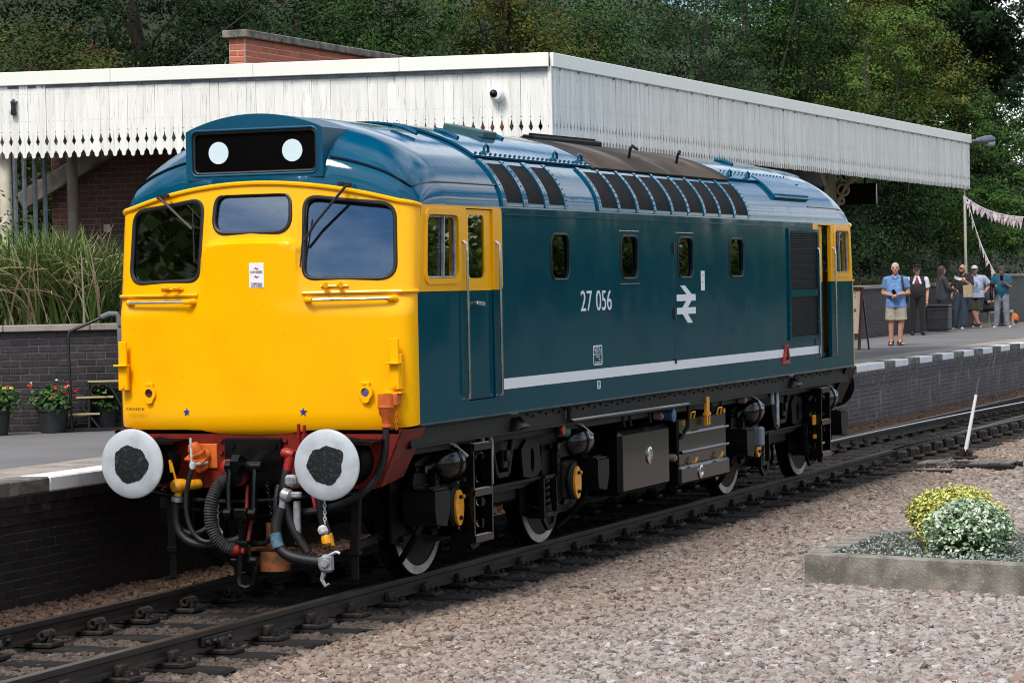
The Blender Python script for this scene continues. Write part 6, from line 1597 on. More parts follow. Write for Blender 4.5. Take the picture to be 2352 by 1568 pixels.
# ------------------------------------------------------------------ flower pots
M['pot'] = mat('black_plastic_pot', (.018,.019,.021), .45, col2=(.028,.029,.031), nscale=6)
FL = {'red': mat('red_petals', (.52,.010,.012), .5, col2=(.65,.05,.02), nscale=30), 'yellow': mat('yellow_petals', (.75,.50,.03), .5), 'pink': mat('pink_petals', (.60,.08,.16), .5),
      'white': mat('white_petals', (.75,.75,.70), .5), 'orange': mat('orange_petals', (.62,.14,.02), .5)}
LM['bedding'] = leaf_mat('bedding_leaf', [(0,(.03,.075,.02)),(.6,(.06,.13,.035)),(1,(.11,.17,.06))])
def flower_pot(x, y, label, r, h, blooms, seed, fh=.26):
    rng = np.random.default_rng(seed)
    t = thing('flower_pot', (x, y, PZ), label, 'flower pot', 'flower pots along the planter wall')
    q = MB(); q.lathe([(r*.80,0),(r*.98,h-.03),(r*1.06,h-.028),(r*1.06,h),(r*.96,h),(r*.94,h-.03),(0,h-.03)], (x,y,PZ), (0,0,1), 32); q.build('pot', M['pot'], t)
    b = np.array([x, y, PZ+h])
    blobs = [(b+np.array([rng.uniform(-.8,.8)*r, rng.uniform(-.9,.9)*r, rng.uniform(.02, fh*.6)]), np.array([.10,.10,.10])) for k in range(9)]
    P, D = crown_points(rng, blobs, 700, cl=14, spread=.05); D = D+np.array([0,0,.4])
    V, F = leaf_quads(rng, P, D, .062, .6); o = attach(bpy.data.objects.new('foliage', fast_mesh('foliage', V, F, LM['bedding'])), t); o['kind'] = 'stuff'
    for col, n, sz in blooms:
        for k in range(n):
            c = b+np.array([rng.uniform(-1.1,1.1)*r, rng.uniform(-1.25,1.25)*r, fh*rng.uniform(.35,1.05)])
            q = MB(); u = rng.normal(0, 1, (26, 3)); u[:,2] = abs(u[:,2])*.8+.1; u /= np.linalg.norm(u, axis=1, keepdims=True)
            Vv, Ff = leaf_quads(rng, c+u*sz*.55, u, sz*.8, .8, .5)
            attach(bpy.data.objects.new('bloom', fast_mesh('bloom', Vv, Ff, FL[col])), t)
    return t
flower_pot(5.90,5.86,'black flower pot at the left edge with pink and yellow blooms',.17,.27,[('pink',5,.032),('yellow',3,.035),('orange',2,.03),('red',2,.03)],21)
flower_pot(6.44,5.47,'black flower pot in front of the planter wall with big red blooms',.17,.26,[('red',8,.042),('white',4,.022),('yellow',2,.028)],22,.30)
flower_pot(6.93,5.12,'black flower pot behind the boarding steps with small red blooms',.15,.27,[('red',6,.03),('orange',2,.025),('white',2,.022)],23,.20)

# ------------------------------------------------------------------ boarding steps
M['blackmetal'] = mat('black_metal', (.010,.010,.011), .5, bscale=40, bstr=.1)
M['foam'] = mat('grey_foam', (.13,.14,.16), .9, col2=(.16,.17,.19), nscale=10, bscale=30, bstr=.3)
bs = thing('boarding_steps', (6.7,5.05,PZ), 'black metal boarding steps with grey foam on the handrail', 'steps')
sd = Vector((.5,-.866)); sn = Vector((-.866,-.5)); s0 = Vector((6.56,5.31))
SP = lambda a, o, z: (s0.x+sd.x*a+sn.x*o, s0.y+sd.y*a+sn.y*o, z)
q = MB(); q.tube([SP(0,.02,PZ), SP(-.02,.02,1.96), SP(.0,.02,2.02), SP(.22,.02,2.11), SP(.43,.02,2.20), SP(.52,.02,2.18), SP(.535,.02,2.10), SP(.55,.02,PZ)], .017, 8); q.build('handrail', M['blackmetal'], bs)
q = MB(); q.tube([SP(.34,.02,2.163), SP(.43,.02,2.20), SP(.505,.02,2.195), SP(.53,.02,2.15), SP(.535,.02,2.07)], .032, 10); q.build('foam_sleeve', M['foam'], bs)
for z0, z1 in ((1.74,2.05),(1.62,1.73)):
    q = MB(); q.tube([SP(.537,.02,z1), SP(.541,.02,(z0+z1)/2), SP(.543,.02,z0)], .033, 10); q.build('foam_sleeve', M['foam'], bs)
for (a0, a1, z) in ((.18,.62,1.47),(.05,.45,1.30),(-.05,.3,1.12)):
    q = MB(); c = SP((a0+a1)/2, -.10, z); q.box(c, (a1-a0,.24,.022), rot=(0,0,math.atan2(sd.y,sd.x))); q.build('tread', M['blackmetal'], bs, smooth=0)
    q = MB(); c = SP((a0+a1)/2, .026, z+.004); q.box(c, (a1-a0,.012,.020), rot=(0,0,math.atan2(sd.y,sd.x))); q.build('tread_edge', mat('worn_yellow_edge', (.45,.36,.16), .7), bs, smooth=0)
for a, z in ((.19,1.47),(.61,1.47)):
    for o_ in (.01,-.20):
        q = MB(); q.bar(SP(a,o_,PZ), SP(a,o_,z), .03, .03); q.build('leg', M['blackmetal'], bs, smooth=0)
q = MB(); q.bar(SP(-.06,.01,PZ+.05), SP(.20,.01,1.44), .025, .025); q.bar(SP(.25,.01,1.46), SP(.12,.01,1.20), .02, .02); q.bar(SP(.12,.01,1.20), SP(.30,.01,.96), .02, .02); q.bar(SP(.40,.01,1.46), SP(.56,.01,1.15), .02, .02); q.build('brace', M['blackmetal'], bs, smooth=0)
q = MB(); q.bar(SP(-.06,.01,PZ+.02), SP(.62,.01,PZ+.02), .03, .03); q.bar(SP(-.06,-.20,PZ+.02), SP(.62,-.20,PZ+.02), .03, .03); q.build('base_frame', M['blackmetal'], bs, smooth=0)

# ------------------------------------------------------------------ concrete planter with two shrubs
pl = thing('concrete_planter', (5,-4.6,-.28), 'low weathered concrete planter on the gravel at the right', 'planter')
M['planter'] = mat('mossy_planter_concrete', (.28,.255,.215), .92, col2=(.13,.118,.096), nscale=4, nlo=.38, nhi=.62, col3=(.36,.33,.27), n3=26, n3lo=.60, n3hi=.75, bscale=50, bstr=.8, bdist=.012)
A_, B_ = Vector((4.18,-3.52)), Vector((3.30,-6.45)); C_ = Vector((6.35,-3.55)); D_ = Vector((6.85,-3.95)); E_ = Vector((6.55,-6.6))
outl = [A_, C_, D_, E_, B_]
cen = sum(outl, Vector((0,0)))/5
for i in range(5):
    a, b = outl[i], outl[(i+1) % 5]; d = (b-a).normalized(); n = Vector((d.y, -d.x))
    if n.dot(cen-a) < 0: n = -n
    c = (a+b)/2+n*.085
    q = MB(); q.box((c.x, c.y, -.145), ((b-a).length+.02*(i % 2), .17, .29+.004*i), rot=(0,0,math.atan2(d.y,d.x)), ch=.012); q.build('wall_slab', M['planter'], pl, smooth=0)
q = MB(); q.add([(p_.x+(cen-p_).x*.05, p_.y+(cen-p_).y*.05, -.05) for p_ in outl], [tuple(range(5))]); q.build('soil', M['soil'], pl, smooth=0)
LM['varieg_white'] = leaf_mat('white_edged_leaf', [(0,(.05,.13,.03)),(.18,(.09,.20,.06)),(.30,(.34,.45,.29)),(.6,(.58,.66,.50)),(.9,(.72,.76,.64)),(1,(.07,.15,.04))])
LM['varieg_yellow'] = leaf_mat('yellow_edged_leaf', [(0,(.09,.15,.015)),(.14,(.20,.25,.025)),(.32,(.60,.58,.12)),(.75,(.76,.72,.24)),(.93,(.82,.80,.42)),(1,(.12,.19,.025))])
LM['silver'] = leaf_mat('silver_ground_leaf', [(0,(.16,.21,.17)),(.5,(.30,.36,.30)),(.9,(.42,.47,.42)),(1,(.22,.16,.11))])
def shrub(name, label, c, r, kind, n, seed, size):
    rng = np.random.default_rng(seed); t = thing(name, (c[0], c[1], -.05), label, 'shrub')
    c = np.array(c); r = np.array(r)
    blobs = [(c, r)]
    for k in range(14):
        u = rng.normal(0, 1, 3); u[2] = abs(u[2])*.8; u /= np.linalg.norm(u); blobs.append((c+u*r*.62, r*rng.uniform(.36,.50)))
    P, D = crown_points(rng, blobs, n, cl=10, spread=.028, shell_=(.86,1.03)); D = D+np.array([0,0,.5])
    k_ = P[:,2] > -.08; P, D = P[k_], D[k_]
    V, F = leaf_quads(rng, P, D, size, .62, .6); attach(bpy.data.objects.new('foliage', fast_mesh('foliage', V, F, LM[kind])), t)
    q = MB()
    for k in range(8):
        u = rng.normal(0, 1, 3); u[2] = abs(u[2])+.3; u /= np.linalg.norm(u); q.tube([(c[0], c[1], -.06), tuple(c+u*r*.4+np.array([0,0,-.1])), tuple(c+u*r*.85)], [.016,.010,.005], 6)
    q.build('stems', M['bark'], t)
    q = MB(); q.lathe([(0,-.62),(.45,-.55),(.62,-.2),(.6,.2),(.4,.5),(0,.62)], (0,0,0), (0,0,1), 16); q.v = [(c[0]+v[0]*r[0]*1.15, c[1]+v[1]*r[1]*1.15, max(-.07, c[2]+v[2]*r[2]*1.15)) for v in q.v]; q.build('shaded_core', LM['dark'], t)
    return t
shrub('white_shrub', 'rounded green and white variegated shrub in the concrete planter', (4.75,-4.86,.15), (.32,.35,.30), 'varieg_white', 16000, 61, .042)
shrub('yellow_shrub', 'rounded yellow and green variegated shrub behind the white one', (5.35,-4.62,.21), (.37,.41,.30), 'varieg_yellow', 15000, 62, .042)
rng = np.random.default_rng(63); P = []
while len(P) < 5200:
    a, b = rng.uniform(3.6, 6.6), rng.uniform(-6.3, -3.7)
    t = (b+3.6)/-2.9
    if a < 4.33-.86*t+.1 or a > 6.4 or (rng.uniform() > .55+.45*math.sin(a*5)*math.sin(b*6+1)): continue
    P.append((a, b, -.045+rng.uniform(0,.06)))
P = np.array(P); V, F = leaf_quads(rng, P, np.tile([0,0,.7], (len(P), 1)), .036, .5, .7)
tag(attach(bpy.data.objects.new('silver_ground_cover', fast_mesh('silver_ground_cover', V, F, LM['silver'])), None), 'low silvery ground cover plants filling the concrete planter', 'ground cover', kind='stuff')
# ------------------------------------------------------------------ people
def cloth(name, c, c2=None, sc=9, rough=.85):
    return mat(name, c, rough, col2=c2 or tuple(v*.75 for v in c), nscale=sc, bscale=14, bstr=.35, bdist=.02, sheen=.1)
SK = mat('skin', (.52,.27,.18), .5, col2=(.46,.22,.14), nscale=14)
SKD = mat('tanned_skin', (.30,.15,.095), .5, col2=(.26,.125,.08), nscale=14)
PM = {
 'polo': cloth('blue_polo', (.135,.26,.52)), 'khaki': cloth('khaki_shorts', (.40,.36,.28)), 'hairgrey': mat('grey_hair', (.42,.40,.37), .8, bscale=60, bstr=.5),
 'sandal': cloth('black_sandal', (.014,.013,.013)), 'white': cloth('white_shirt', (.72,.72,.78)), 'vest': cloth('black_waistcoat', (.012,.012,.015)),
 'trouser': cloth('black_trousers', (.009,.009,.011)), 'shoe': mat('black_shoe', (.010,.010,.010), .35), 'tie': cloth('red_tie', (.35,.01,.02)),
 'jacket': cloth('grey_jacket', (.040,.046,.052)), 'denim': cloth('dark_denim', (.014,.024,.045)), 'hairbrown': mat('brown_hair', (.045,.028,.022), .6, bscale=60, bstr=.5),
 'blacktee': cloth('black_tee', (.016,.016,.018)), 'jeans': cloth('navy_jeans', (.018,.034,.060)), 'greytee': cloth('pale_blue_tee', (.44,.48,.62), (.40,.44,.57)),
 'olive': cloth('olive_shorts', (.055,.050,.040)), 'navy': cloth('navy_shirt', (.012,.014,.026)), 'teal': cloth('teal_tee', (.006,.085,.15)), 'greyjeans': cloth('grey_jeans', (.16,.18,.22), (.21,.23,.27)),
 'cap_white': cloth('white_cap_front', (.75,.75,.75)), 'cap_black': cloth('black_cap', (.010,.010,.011)), 'cap_grey': cloth('grey_flat_cap', (.065,.067,.072)), 'stubble': mat('dark_stubble', (.06,.035,.025), .8),
 'eye': mat('eye_dark', (.02,.015,.012), .3), 'lip': mat('lip', (.32,.11,.09), .5), 'beard': mat('ginger_beard', (.24,.12,.07), .85), 'trainer': mat('black_trainer', (.016,.016,.018), .6), 'sole': mat('white_sole', (.62,.62,.62), .6), 'sock': mat('white_sock', (.65,.65,.65), .9), 'strap': cloth('dark_strap', (.03,.032,.036)), 'gtrainer': cloth('grey_trainer', (.14,.15,.17)),
}
def capsule(q, a, b, ra, rb, n=12):
    a, b = Vector(a), Vector(b); d = b-a; L = d.length
    if L < 1e-5: d = Vector((0,0,1)); L = 1e-5
    prof = [(max(1e-5, ra*math.sin(t)), -ra*math.cos(t)) for t in np.linspace(0, math.pi/2, 5)]+[(max(1e-5, rb*math.cos(t)), L+rb*math.sin(t)) for t in np.linspace(0, math.pi/2, 5)]
    q.lathe(prof, a, d, n)
def ellip(q, c, r, n=14):
    q2 = MB(); q2.lathe([(max(1e-5, math.sin(t)), -math.cos(t)) for t in np.linspace(0, math.pi, 9)], (0,0,0), (0,0,1), n)
    q.add([(c[0]+v[0]*r[0], c[1]+v[1]*r[1], c[2]+v[2]*r[2]) for v in q2.v], q2.f)
class Figure:
    """tapered limbs and ellipsoids in body axes (left, forward, up), fused into one continuous skin"""
    def __init__(s, skin): s.P = []; s.mats = [skin]; s.skin = skin
    def mi(s, m):
        if m not in s.mats: s.mats.append(m)
        return s.mats.index(m)
    def cap(s, a, b, ra, rb, m=None): s.P.append(('c', Vector(a), Vector(b), ra, rb, s.mi(m or s.skin))); return s
    def fl(s, a, b, ra, rb, m=None): s.P.append(('f', Vector(a), Vector(b), ra, rb, s.mi(m or s.skin))); return s
    def ell(s, c, r, m=None): s.P.append(('e', Vector(c), Vector(r), 0, 0, s.mi(m or s.skin))); return s
    def head(s, c, yaw=0, pitch=0, hair=None, beard=None, bald=False, long_hair=None):
        c = Vector(c); Rm = Matrix.Rotation(yaw, 3, 'Z') @ Matrix.Rotation(-pitch, 3, 'X')
        T = lambda x, y, z: c+Rm @ Vector((x, y, z))
        s.ell(T(0,.0,.02), (.076,.092,.098)); s.ell(T(0,.030,-.045), (.058,.064,.072)); s.ell(T(0,.060,-.088), (.030,.028,.026))   # skull, face, chin
        s.cap(T(0,.088,.015), T(0,.106,-.022), .010, .016)                                                  # nose
        for k in (-1, 1):
            s.ell(T(k*.078,-.002,-.004), (.013,.022,.034)); s.ell(T(k*.031,.082,.012), (.013,.009,.008), PM['eye']); s.cap(T(k*.045,.080,.034), T(k*.016,.088,.032), .008, .008, hair if hair and not bald and hair is not PM['hairgrey'] else None)
            s.ell(T(k*.040,.058,-.022), (.024,.024,.022))
        s.cap(T(-.022,.086,-.055), T(.022,.086,-.055), .0075, .0075, PM['lip'])
        if hair and not bald:
            s.ell(T(0,-.016,.040), (.083,.094,.092), hair); s.ell(T(0,-.045,-.01), (.076,.060,.075), hair)
        if beard: s.ell(T(0,.045,-.085), (.055,.050,.040), beard); s.ell(T(0,.012,-.060), (.068,.055,.05), beard)
        if long_hair:
            s.ell(T(0,-.02,.045), (.092,.104,.095), long_hair)
            for k in (-1, 1): s.cap(T(k*.066,-.02,.03), T(k*.085,-.03,-.20), .050, .040, long_hair)
            s.cap(T(0,-.07,.03), T(0,-.08,-.22), .07, .06, long_hair)
        s.T = T; return T
    def hand(s, w, d, n, curl=.5, side=1, m=None):
        """w wrist, d pointing direction, n palm normal, fingers curl towards n"""
        w, d, n = Vector(w), Vector(d).normalized(), Vector(n).normalized(); n = (n-d*n.dot(d)).normalized(); x = d.cross(n)*side
        s.ell(w+d*.045, (.034,.034,.040), m)
        for k, (o_, L) in enumerate(((-.027,.060),(-.009,.074),(.009,.078),(.026,.068))):
            a = w+d*.075+x*o_; e1 = a+(d*math.cos(curl*.6)+n*math.sin(curl*.6))*L*.5; e2 = e1+(d*math.cos(curl*1.7)+n*math.sin(curl*1.7))*L*.5
            s.cap(a, e1, .0100, .0092, m); s.cap(e1, e2, .0092, .0080, m)
        t0 = w+d*.025+x*.030; t1 = t0+(d*.6+x*.75+n*.25).normalized()*.034; t2 = t1+(d*.85+x*.1+n*.5).normalized()*.030
        s.cap(t0, t1, .0125, .011, m); s.cap(t1, t2, .011, .009, m)
    def build(s, loc, face, scale, label, name='person', voxel=.0085):
        q = MB()
        for t, a, b, ra, rb, _ in s.P:
            if t == 'c': capsule(q, a, b, ra, rb)
            elif t == 'f': q.cyl(a, b, ra, rb, 14)
            else: ellip(q, a, b)
        me = bpy.data.meshes.new('tmp'); me.from_pydata(q.v, [], q.f); o = bpy.data.objects.new('tmp', me); COL.objects.link(o)
        md = o.modifiers.new('r', 'REMESH'); md.mode = 'VOXEL'; md.voxel_size = voxel; md.use_smooth_shade = True
        sm = o.modifiers.new('s', 'SMOOTH'); sm.iterations = 3; sm.factor = .5
        bpy.context.view_layer.update()
        m2 = bpy.data.meshes.new_from_object(o.evaluated_get(bpy.context.evaluated_depsgraph_get()))
        bpy.data.objects.remove(o); bpy.data.meshes.remove(me)
        n = len(m2.polygons); C = np.zeros(n*3, np.float32); m2.polygons.foreach_get('center', C); C = C.reshape(-1, 3)
        best = np.full(n, 1e9); mi = np.zeros(n, np.int32)
        for t, a, b, ra, rb, k in s.P:
            A = np.array(a)
            if t in 'cf':
                d = np.array(b)-A; L2 = max(1e-9, (d*d).sum()); ur = ((C-A)@d)/L2; u = np.clip(ur, 0, 1); sd = np.linalg.norm(C-A-u[:,None]*d, axis=1)-(ra+(rb-ra)*u)
                if t == 'f': ex = np.maximum(0, np.maximum(ur-1, -ur))*math.sqrt(L2); sd = np.where(ex > .004, np.maximum(np.linalg.norm(C-A-ur[:,None]*d, axis=1)-(ra+(rb-ra)*u), ex)+.002, sd)
            else:
                r_ = np.array(b); qn = np.linalg.norm((C-A)/r_, axis=1); sd = (qn-1)*r_.min()
            w = sd < best; best[w] = sd[w]; mi[w] = k
        m2.materials.clear()
        for m in s.mats: m2.materials.append(m)
        m2.polygons.foreach_set('material_index', mi); m2.shade_smooth(); m2.name = name; m2.update()
        ob = bpy.data.objects.new(name, m2); COL.objects.link(ob)
        ob.location = loc; ob.rotation_euler = (0,0,face-math.pi/2); ob.scale = (-scale*0+scale, scale, scale)
        tag(ob, label, 'person', 'people waiting on the platform')
        s.ob = ob; return ob
def extra(fig, name, m, fn, smooth=35):
    """a child built in the figure's own axes"""
    q = MB(); fn(q); o = bpy.data.objects.new(name, q.mesh(name, m, smooth)); COL.objects.link(o); o.parent = fig.ob; return o
def held(fig, name, label, cat, m, fn, smooth=35):
    """a thing of its own, placed in the figure's axes"""
    q = MB(); fn(q); mw = fig.ob.matrix_basis
    q.v = [tuple(mw @ Vector(v)) for v in q.v]
    o = q.build(name, m, None, smooth); return tag(o, label, cat)
# body axes: x = the person's right when facing +y (seen from the front it is on the left)
def torso(f, m, belly=0.0, top=1.40, low=.98, w=1.0, cx=0., cy=0., lean=0.):
    L = lambda z: cy+lean*(z-.95)
    for k in (-1, 0, 1):
        f.cap((cx+k*.085*w, L(low), low), (cx+k*.105*w, L(1.32), 1.32), .112*w, .106*w, m)
    f.cap((cx-.145*w, L(1.395), 1.395), (cx+.145*w, L(1.395), 1.395), .070, .070, m)
    f.cap((cx-.06, L(1.43), 1.435), (cx+.06, L(1.43), 1.435), .058, .058, m)
    if belly: f.ell((cx, L(1.12)+.02+belly*.5, 1.10), (.185*w, .12+belly*.8, .26), m)
def neck(f, cx=0., cy=.0, z=1.40): f.cap((cx, cy, z), (cx, cy+.02, z+.15), .060, .055)
def leg(f, hip, knee, ankle, m=None, r=(.092,.066,.044), toe=(0,.16), shoe=None, sole=None):
    f.cap(hip, knee, r[0], r[1], m); f.cap(knee, ankle, r[1]*.98, r[2], m)
    a = Vector(ankle)
    if m is None: f.ell(Vector(knee).lerp(a, .3)+Vector((0,-.022,0)), (.050,.052,.11))
    t = Vector((a.x+toe[0], a.y+toe[1], .036)); hl = Vector((a.x-toe[0]*.28, a.y-toe[1]*.28, .036))
    f.cap(hl, t, .040, .036, shoe); f.cap((a.x, a.y, a.z), (a.x+toe[0]*.3, a.y+toe[1]*.3, .055), .045, .040, shoe)
    if sole: f.cap((hl.x, hl.y, .018), (t.x+toe[0]*.06, t.y+toe[1]*.06, .018), .040, .038, sole)
def arm(f, sh, el, wr, sleeve=None, full=False, r=(.052,.044,.031), sl=.6, slr=.070):
    sh, el, wr = Vector(sh), Vector(el), Vector(wr)
    f.cap(sh, el, r[0], r[1], sleeve if full else None); f.cap(el, wr, r[1], r[2], sleeve if full else None)
    if sleeve and not full: f.cap(sh, sh.lerp(el, sl*.5), slr*.95, slr*.98, sleeve); f.fl(sh.lerp(el, .1), sh.lerp(el, sl), slr*.95, slr*1.05, sleeve)

FACE_CAM = math.atan2(-10.2-5, -19.4-50)
# 1 man in the blue polo shirt
f = Figure(SK); torso(f, PM['polo'], .02, low=.92, w=1.02); f.fl((-.08,0,.95),(-.09,0,.80),.125,.135,PM['polo']); f.fl((.08,0,.95),(.09,0,.80),.125,.135,PM['polo']); f.fl((0,0,.95),(0,0,.80),.125,.13,PM['polo']); neck(f); f.cap((-.05,.045,1.445),(.0,.085,1.40),.022,.018,PM['polo']); f.cap((.05,.045,1.445),(.0,.085,1.40),.022,.018,PM['polo'])
f.head((0,.03,1.615), yaw=.1, hair=PM['hairgrey'])
for k in (-1, 1):
    leg(f, (k*.095,0,.88), (k*.105,.01,.48), (k*.115+(.05 if k < 0 else 0),-.01,.09), None, toe=(k*.02-.03 if k > 0 else -.10, .16), shoe=None)
    f.fl((k*.095,0,.88), (k*.112,.01,.53), .118, .122, PM['khaki'])
arm(f, (-.205,0,1.385), (-.265,-.03,1.10), (-.075,.21,1.075), PM['polo']); arm(f, (.205,0,1.385), (.270,-.03,1.10), (.07,.22,1.06), PM['polo'])
f.hand((-.06,.215,1.07), (.85,.30,-.25), (0,-.3,-1), .7, 1); f.hand((.06,.225,1.055), (-.85,.3,-.2), (0,.2,1), .6, -1)
f.build((39.46,4.27,PZ), FACE_CAM-.10, 1.80/1.745, 'grey haired man in blue polo shirt and khaki shorts holding a phone')
for k in (-1, 1):
    ax = k*.115+(.05 if k < 0 else 0); tx = (k*.02-.03 if k > 0 else -.10)
    extra(f, 'sandal', PM['sandal'], lambda q: (q.box((ax+tx*.35,.05,.012), (.088,.27,.022), rot=(0,0,-tx*2), ch=.008), q.tube([(ax-.052,.015,.03),(ax-.03+tx*.2,.03,.085),(ax+.03+tx*.2,.03,.085),(ax+.052,.015,.03)], .016, 6), q.tube([(ax-.05+tx*.6,.10,.02),(ax-.02+tx*.6,.11,.070),(ax+.02+tx*.6,.11,.070),(ax+.05+tx*.6,.10,.02)], .016, 6), q.tube([(ax-.045,-.03,.03),(ax-.048,-.055,.09),(ax,-.07,.105),(ax+.048,-.055,.09),(ax+.045,-.03,.03)], .014, 6)))
held(f, 'mobile_phone', 'black phone held by the man in the blue polo shirt', 'phone', M['hcblack'], lambda q: q.box((.0,.275,1.115), (.075,.012,.145), rot=(-.5,.5,.2), ch=.004))
held(f, 'backpack', 'black backpack worn by the man in the blue polo shirt', 'backpack', PM['strap'], lambda q: (ellip(q, (-.10,-.19,1.10), (.17,.12,.26)), ellip(q, (-.13,-.24,.98), (.13,.09,.13)), q.tube([(-.13,-.12,1.34),(-.135,.02,1.475),(-.15,.11,1.38),(-.17,.115,1.22),(-.21,.03,1.08),(-.19,-.10,1.0)], .024, 6)))
# 2 guard with peaked cap
f = Figure(SK); torso(f, PM['vest'], .03, low=.98, w=1.06); neck(f); f.head((0,.03,1.615), yaw=.35, hair=PM['hairgrey'])
f.cap((-.09,.105,1.30),(-.035,.062,1.45),.028,.028,PM['white']); f.cap((.09,.105,1.30),(.035,.062,1.45),.028,.028,PM['white']); f.cap((0,.085,1.43),(0,.125,1.28),.022,.026,PM['tie']); f.cap((.03,.085,.955),(.10,.06,.945),.055,.05,PM['white'])
for k in (-1, 1): leg(f, (k*.095,0,.90), (k*.105,.01,.49), (k*.12,-.01,.09), PM['trouser'], r=(.105,.078,.066), shoe=PM['shoe'], toe=(k*.04,.15)); f.cap((k*.08,.0,.93),(k*.09,0,.84),.115,.11,PM['trouser'])
arm(f, (-.215,0,1.385), (-.26,-.05,1.12), (-.24,.02,.86), PM['white'], slr=.080, sl=.75); arm(f, (.215,0,1.385), (.295,-.03,1.12), (.285,.03,.86), PM['white'], slr=.080, sl=.75)
f.hand((-.24,.02,.85), (0,.1,-1), (.9,.2,0), .4, 1); f.hand((.285,.03,.85), (0,.1,-1), (-.9,.2,0), .5, -1)
f.build((49.5,6.18,PZ), FACE_CAM+.02, 1.77/1.745, 'railway guard in peaked cap and black waistcoat with red tie')
hc = f.T(0,0,0)
extra(f, 'peaked_cap', PM['cap_black'], lambda q: (q.lathe([(.088,.045),(.090,.085),(.105,.125),(.100,.140),(0,.150)], (hc.x, hc.y-.005, hc.z), (0,0,1), 24), q.grid(lambda u, v: (hc.x+(.088+.045*v)*math.sin((u-.5)*2.2-.35), hc.y-.005+(.088+.055*v)*math.cos((u-.5)*2.2-.35), hc.z+.052-.030*v), 12, 3)))
# 3 long haired person in a grey jacket
f = Figure(SK); torso(f, PM['jacket'], .02, low=.94, w=1.0); f.cap((-.09,0,.92),(-.09,0,.86),.120,.125,PM['jacket']); f.cap((.09,0,.92),(.09,0,.86),.12,.125,PM['jacket']); neck(f); f.head((0,.02,1.60), yaw=0, long_hair=PM['hairbrown'])
for k in (-1, 1): leg(f, (k*.095,0,.88), (k*.10,.02,.48), (k*.11,-.02,.09), PM['denim'], r=(.105,.078,.062), shoe=PM['gtrainer'], sole=PM['sole'])
arm(f, (-.21,0,1.375), (-.25,.10,1.13), (-.18,.33,1.04), PM['jacket'], full=True, r=(.070,.060,.048)); arm(f, (.21,0,1.375), (.25,.10,1.13), (.16,.32,1.06), PM['jacket'], full=True, r=(.070,.060,.048))
f.hand((-.175,.345,1.035), (.3,.9,-.2), (.3,0,-1), .9, 1); f.hand((.155,.335,1.055), (-.3,.9,-.2), (-.3,0,-1), .9, -1)
f.build((54.6,6.72,PZ), FACE_CAM+R(110), 1.78/1.745, 'person with long brown hair in a dark grey jacket behind the black bin')
# 4 bald man in sunglasses leaning back
f = Figure(SK); torso(f, PM['blacktee'], .035, low=.95, w=1.05, cy=-.16, lean=-.05); f.cap((-.09,-.15,.92),(.09,-.15,.92),.125,.125,PM['blacktee']); f.cap((0,-.18,1.40),(0,-.15,1.55),.062,.056); f.head((0,-.13,1.605), yaw=-.35, bald=True, beard=PM['stubble'])
for k in (-1, 1): leg(f, (k*.10,-.14,.88), (k*.12,.06,.49), (k*.12,.16,.09), PM['jeans'], r=(.125,.105,.085), shoe=PM['trainer'], sole=PM['sole'], toe=(k*.05,.17)); f.cap((k*.09,-.12,.90),(k*.10,-.06,.74),.135,.125,PM['jeans'])
arm(f, (-.215,-.18,1.375), (-.26,-.10,1.13), (-.20,.10,1.26), PM['blacktee'], slr=.078, sl=.85); arm(f, (.215,-.18,1.375), (.275,-.12,1.12), (.24,.04,.93), PM['blacktee'], slr=.078, sl=.85)
f.hand((-.195,.105,1.27), (.4,.5,.8), (.5,-.5,.2), .9, 1); f.hand((.24,.045,.92), (0,.35,-.9), (-.9,.2,0), .5, -1)
f.build((57.0,6.72,PZ), FACE_CAM-.42, 1.82/1.745, 'bald man in sunglasses and black tee leaning back against the wall')
extra(f, 'sunglasses', M['hcblack'], lambda q: [q.box(tuple(f.T(k*.034,.090,.014)), (.058,.016,.036), rot=(0,0,-.35+k*-.2), ch=.006) for k in (-1, 1)]+[q.tube([tuple(f.T(k*.062,.085,.018)), tuple(f.T(k*.080,.04,.016)), tuple(f.T(k*.080,-.01,.010))], .005, 5) for k in (-1, 1)])
extra(f, 'shirt_print', M['badge'], lambda q: q.grid(lambda u, v: (-.02+.24*u, -.035-.05*(u*1.7-.6)**2, 1.27+.085*v+.07*u), 6, 2))
held(f, 'paper_bag', 'brown paper carrier bag between the jacketed person and the bald man', 'bag', mat('brown_paper', (.42,.31,.19), .85, col2=(.36,.26,.15), nscale=8), lambda q: q.box((-.31,.24,1.0), (.24,.13,.33), rot=(.05,.06,.35), ch=.01))
# 5 man in the white cap
f = Figure(SK); torso(f, PM['greytee'], .075, low=.95, w=1.20, cy=-.04); f.fl((-.10,-.01,1.0),(-.11,.0,.82),.150,.160,PM['greytee']); f.fl((.10,-.01,1.0),(.11,0,.82),.150,.160,PM['greytee']); f.fl((0,.02,1.0),(0,.03,.82),.155,.165,PM['greytee']); neck(f, 0, -.03); f.head((0,0,1.60), yaw=.05, hair=PM['hairbrown'], beard=PM['beard'])
leg(f, (-.11,-.03,.86), (-.07,.06,.48), (.00,.05,.09), None, r=(.10,.072,.048), toe=(.05,.16), shoe=PM['trainer'], sole=PM['sole']); leg(f, (.11,-.03,.86), (.05,.10,.48), (-.10,.10,.09), None, r=(.10,.072,.048), toe=(-.06,.16), shoe=PM['trainer'], sole=PM['sole'])
f.fl((-.11,-.02,.88),(-.085,.04,.47),.135,.130,PM['olive']); f.fl((.11,-.02,.88),(.06,.08,.47),.135,.130,PM['olive'])
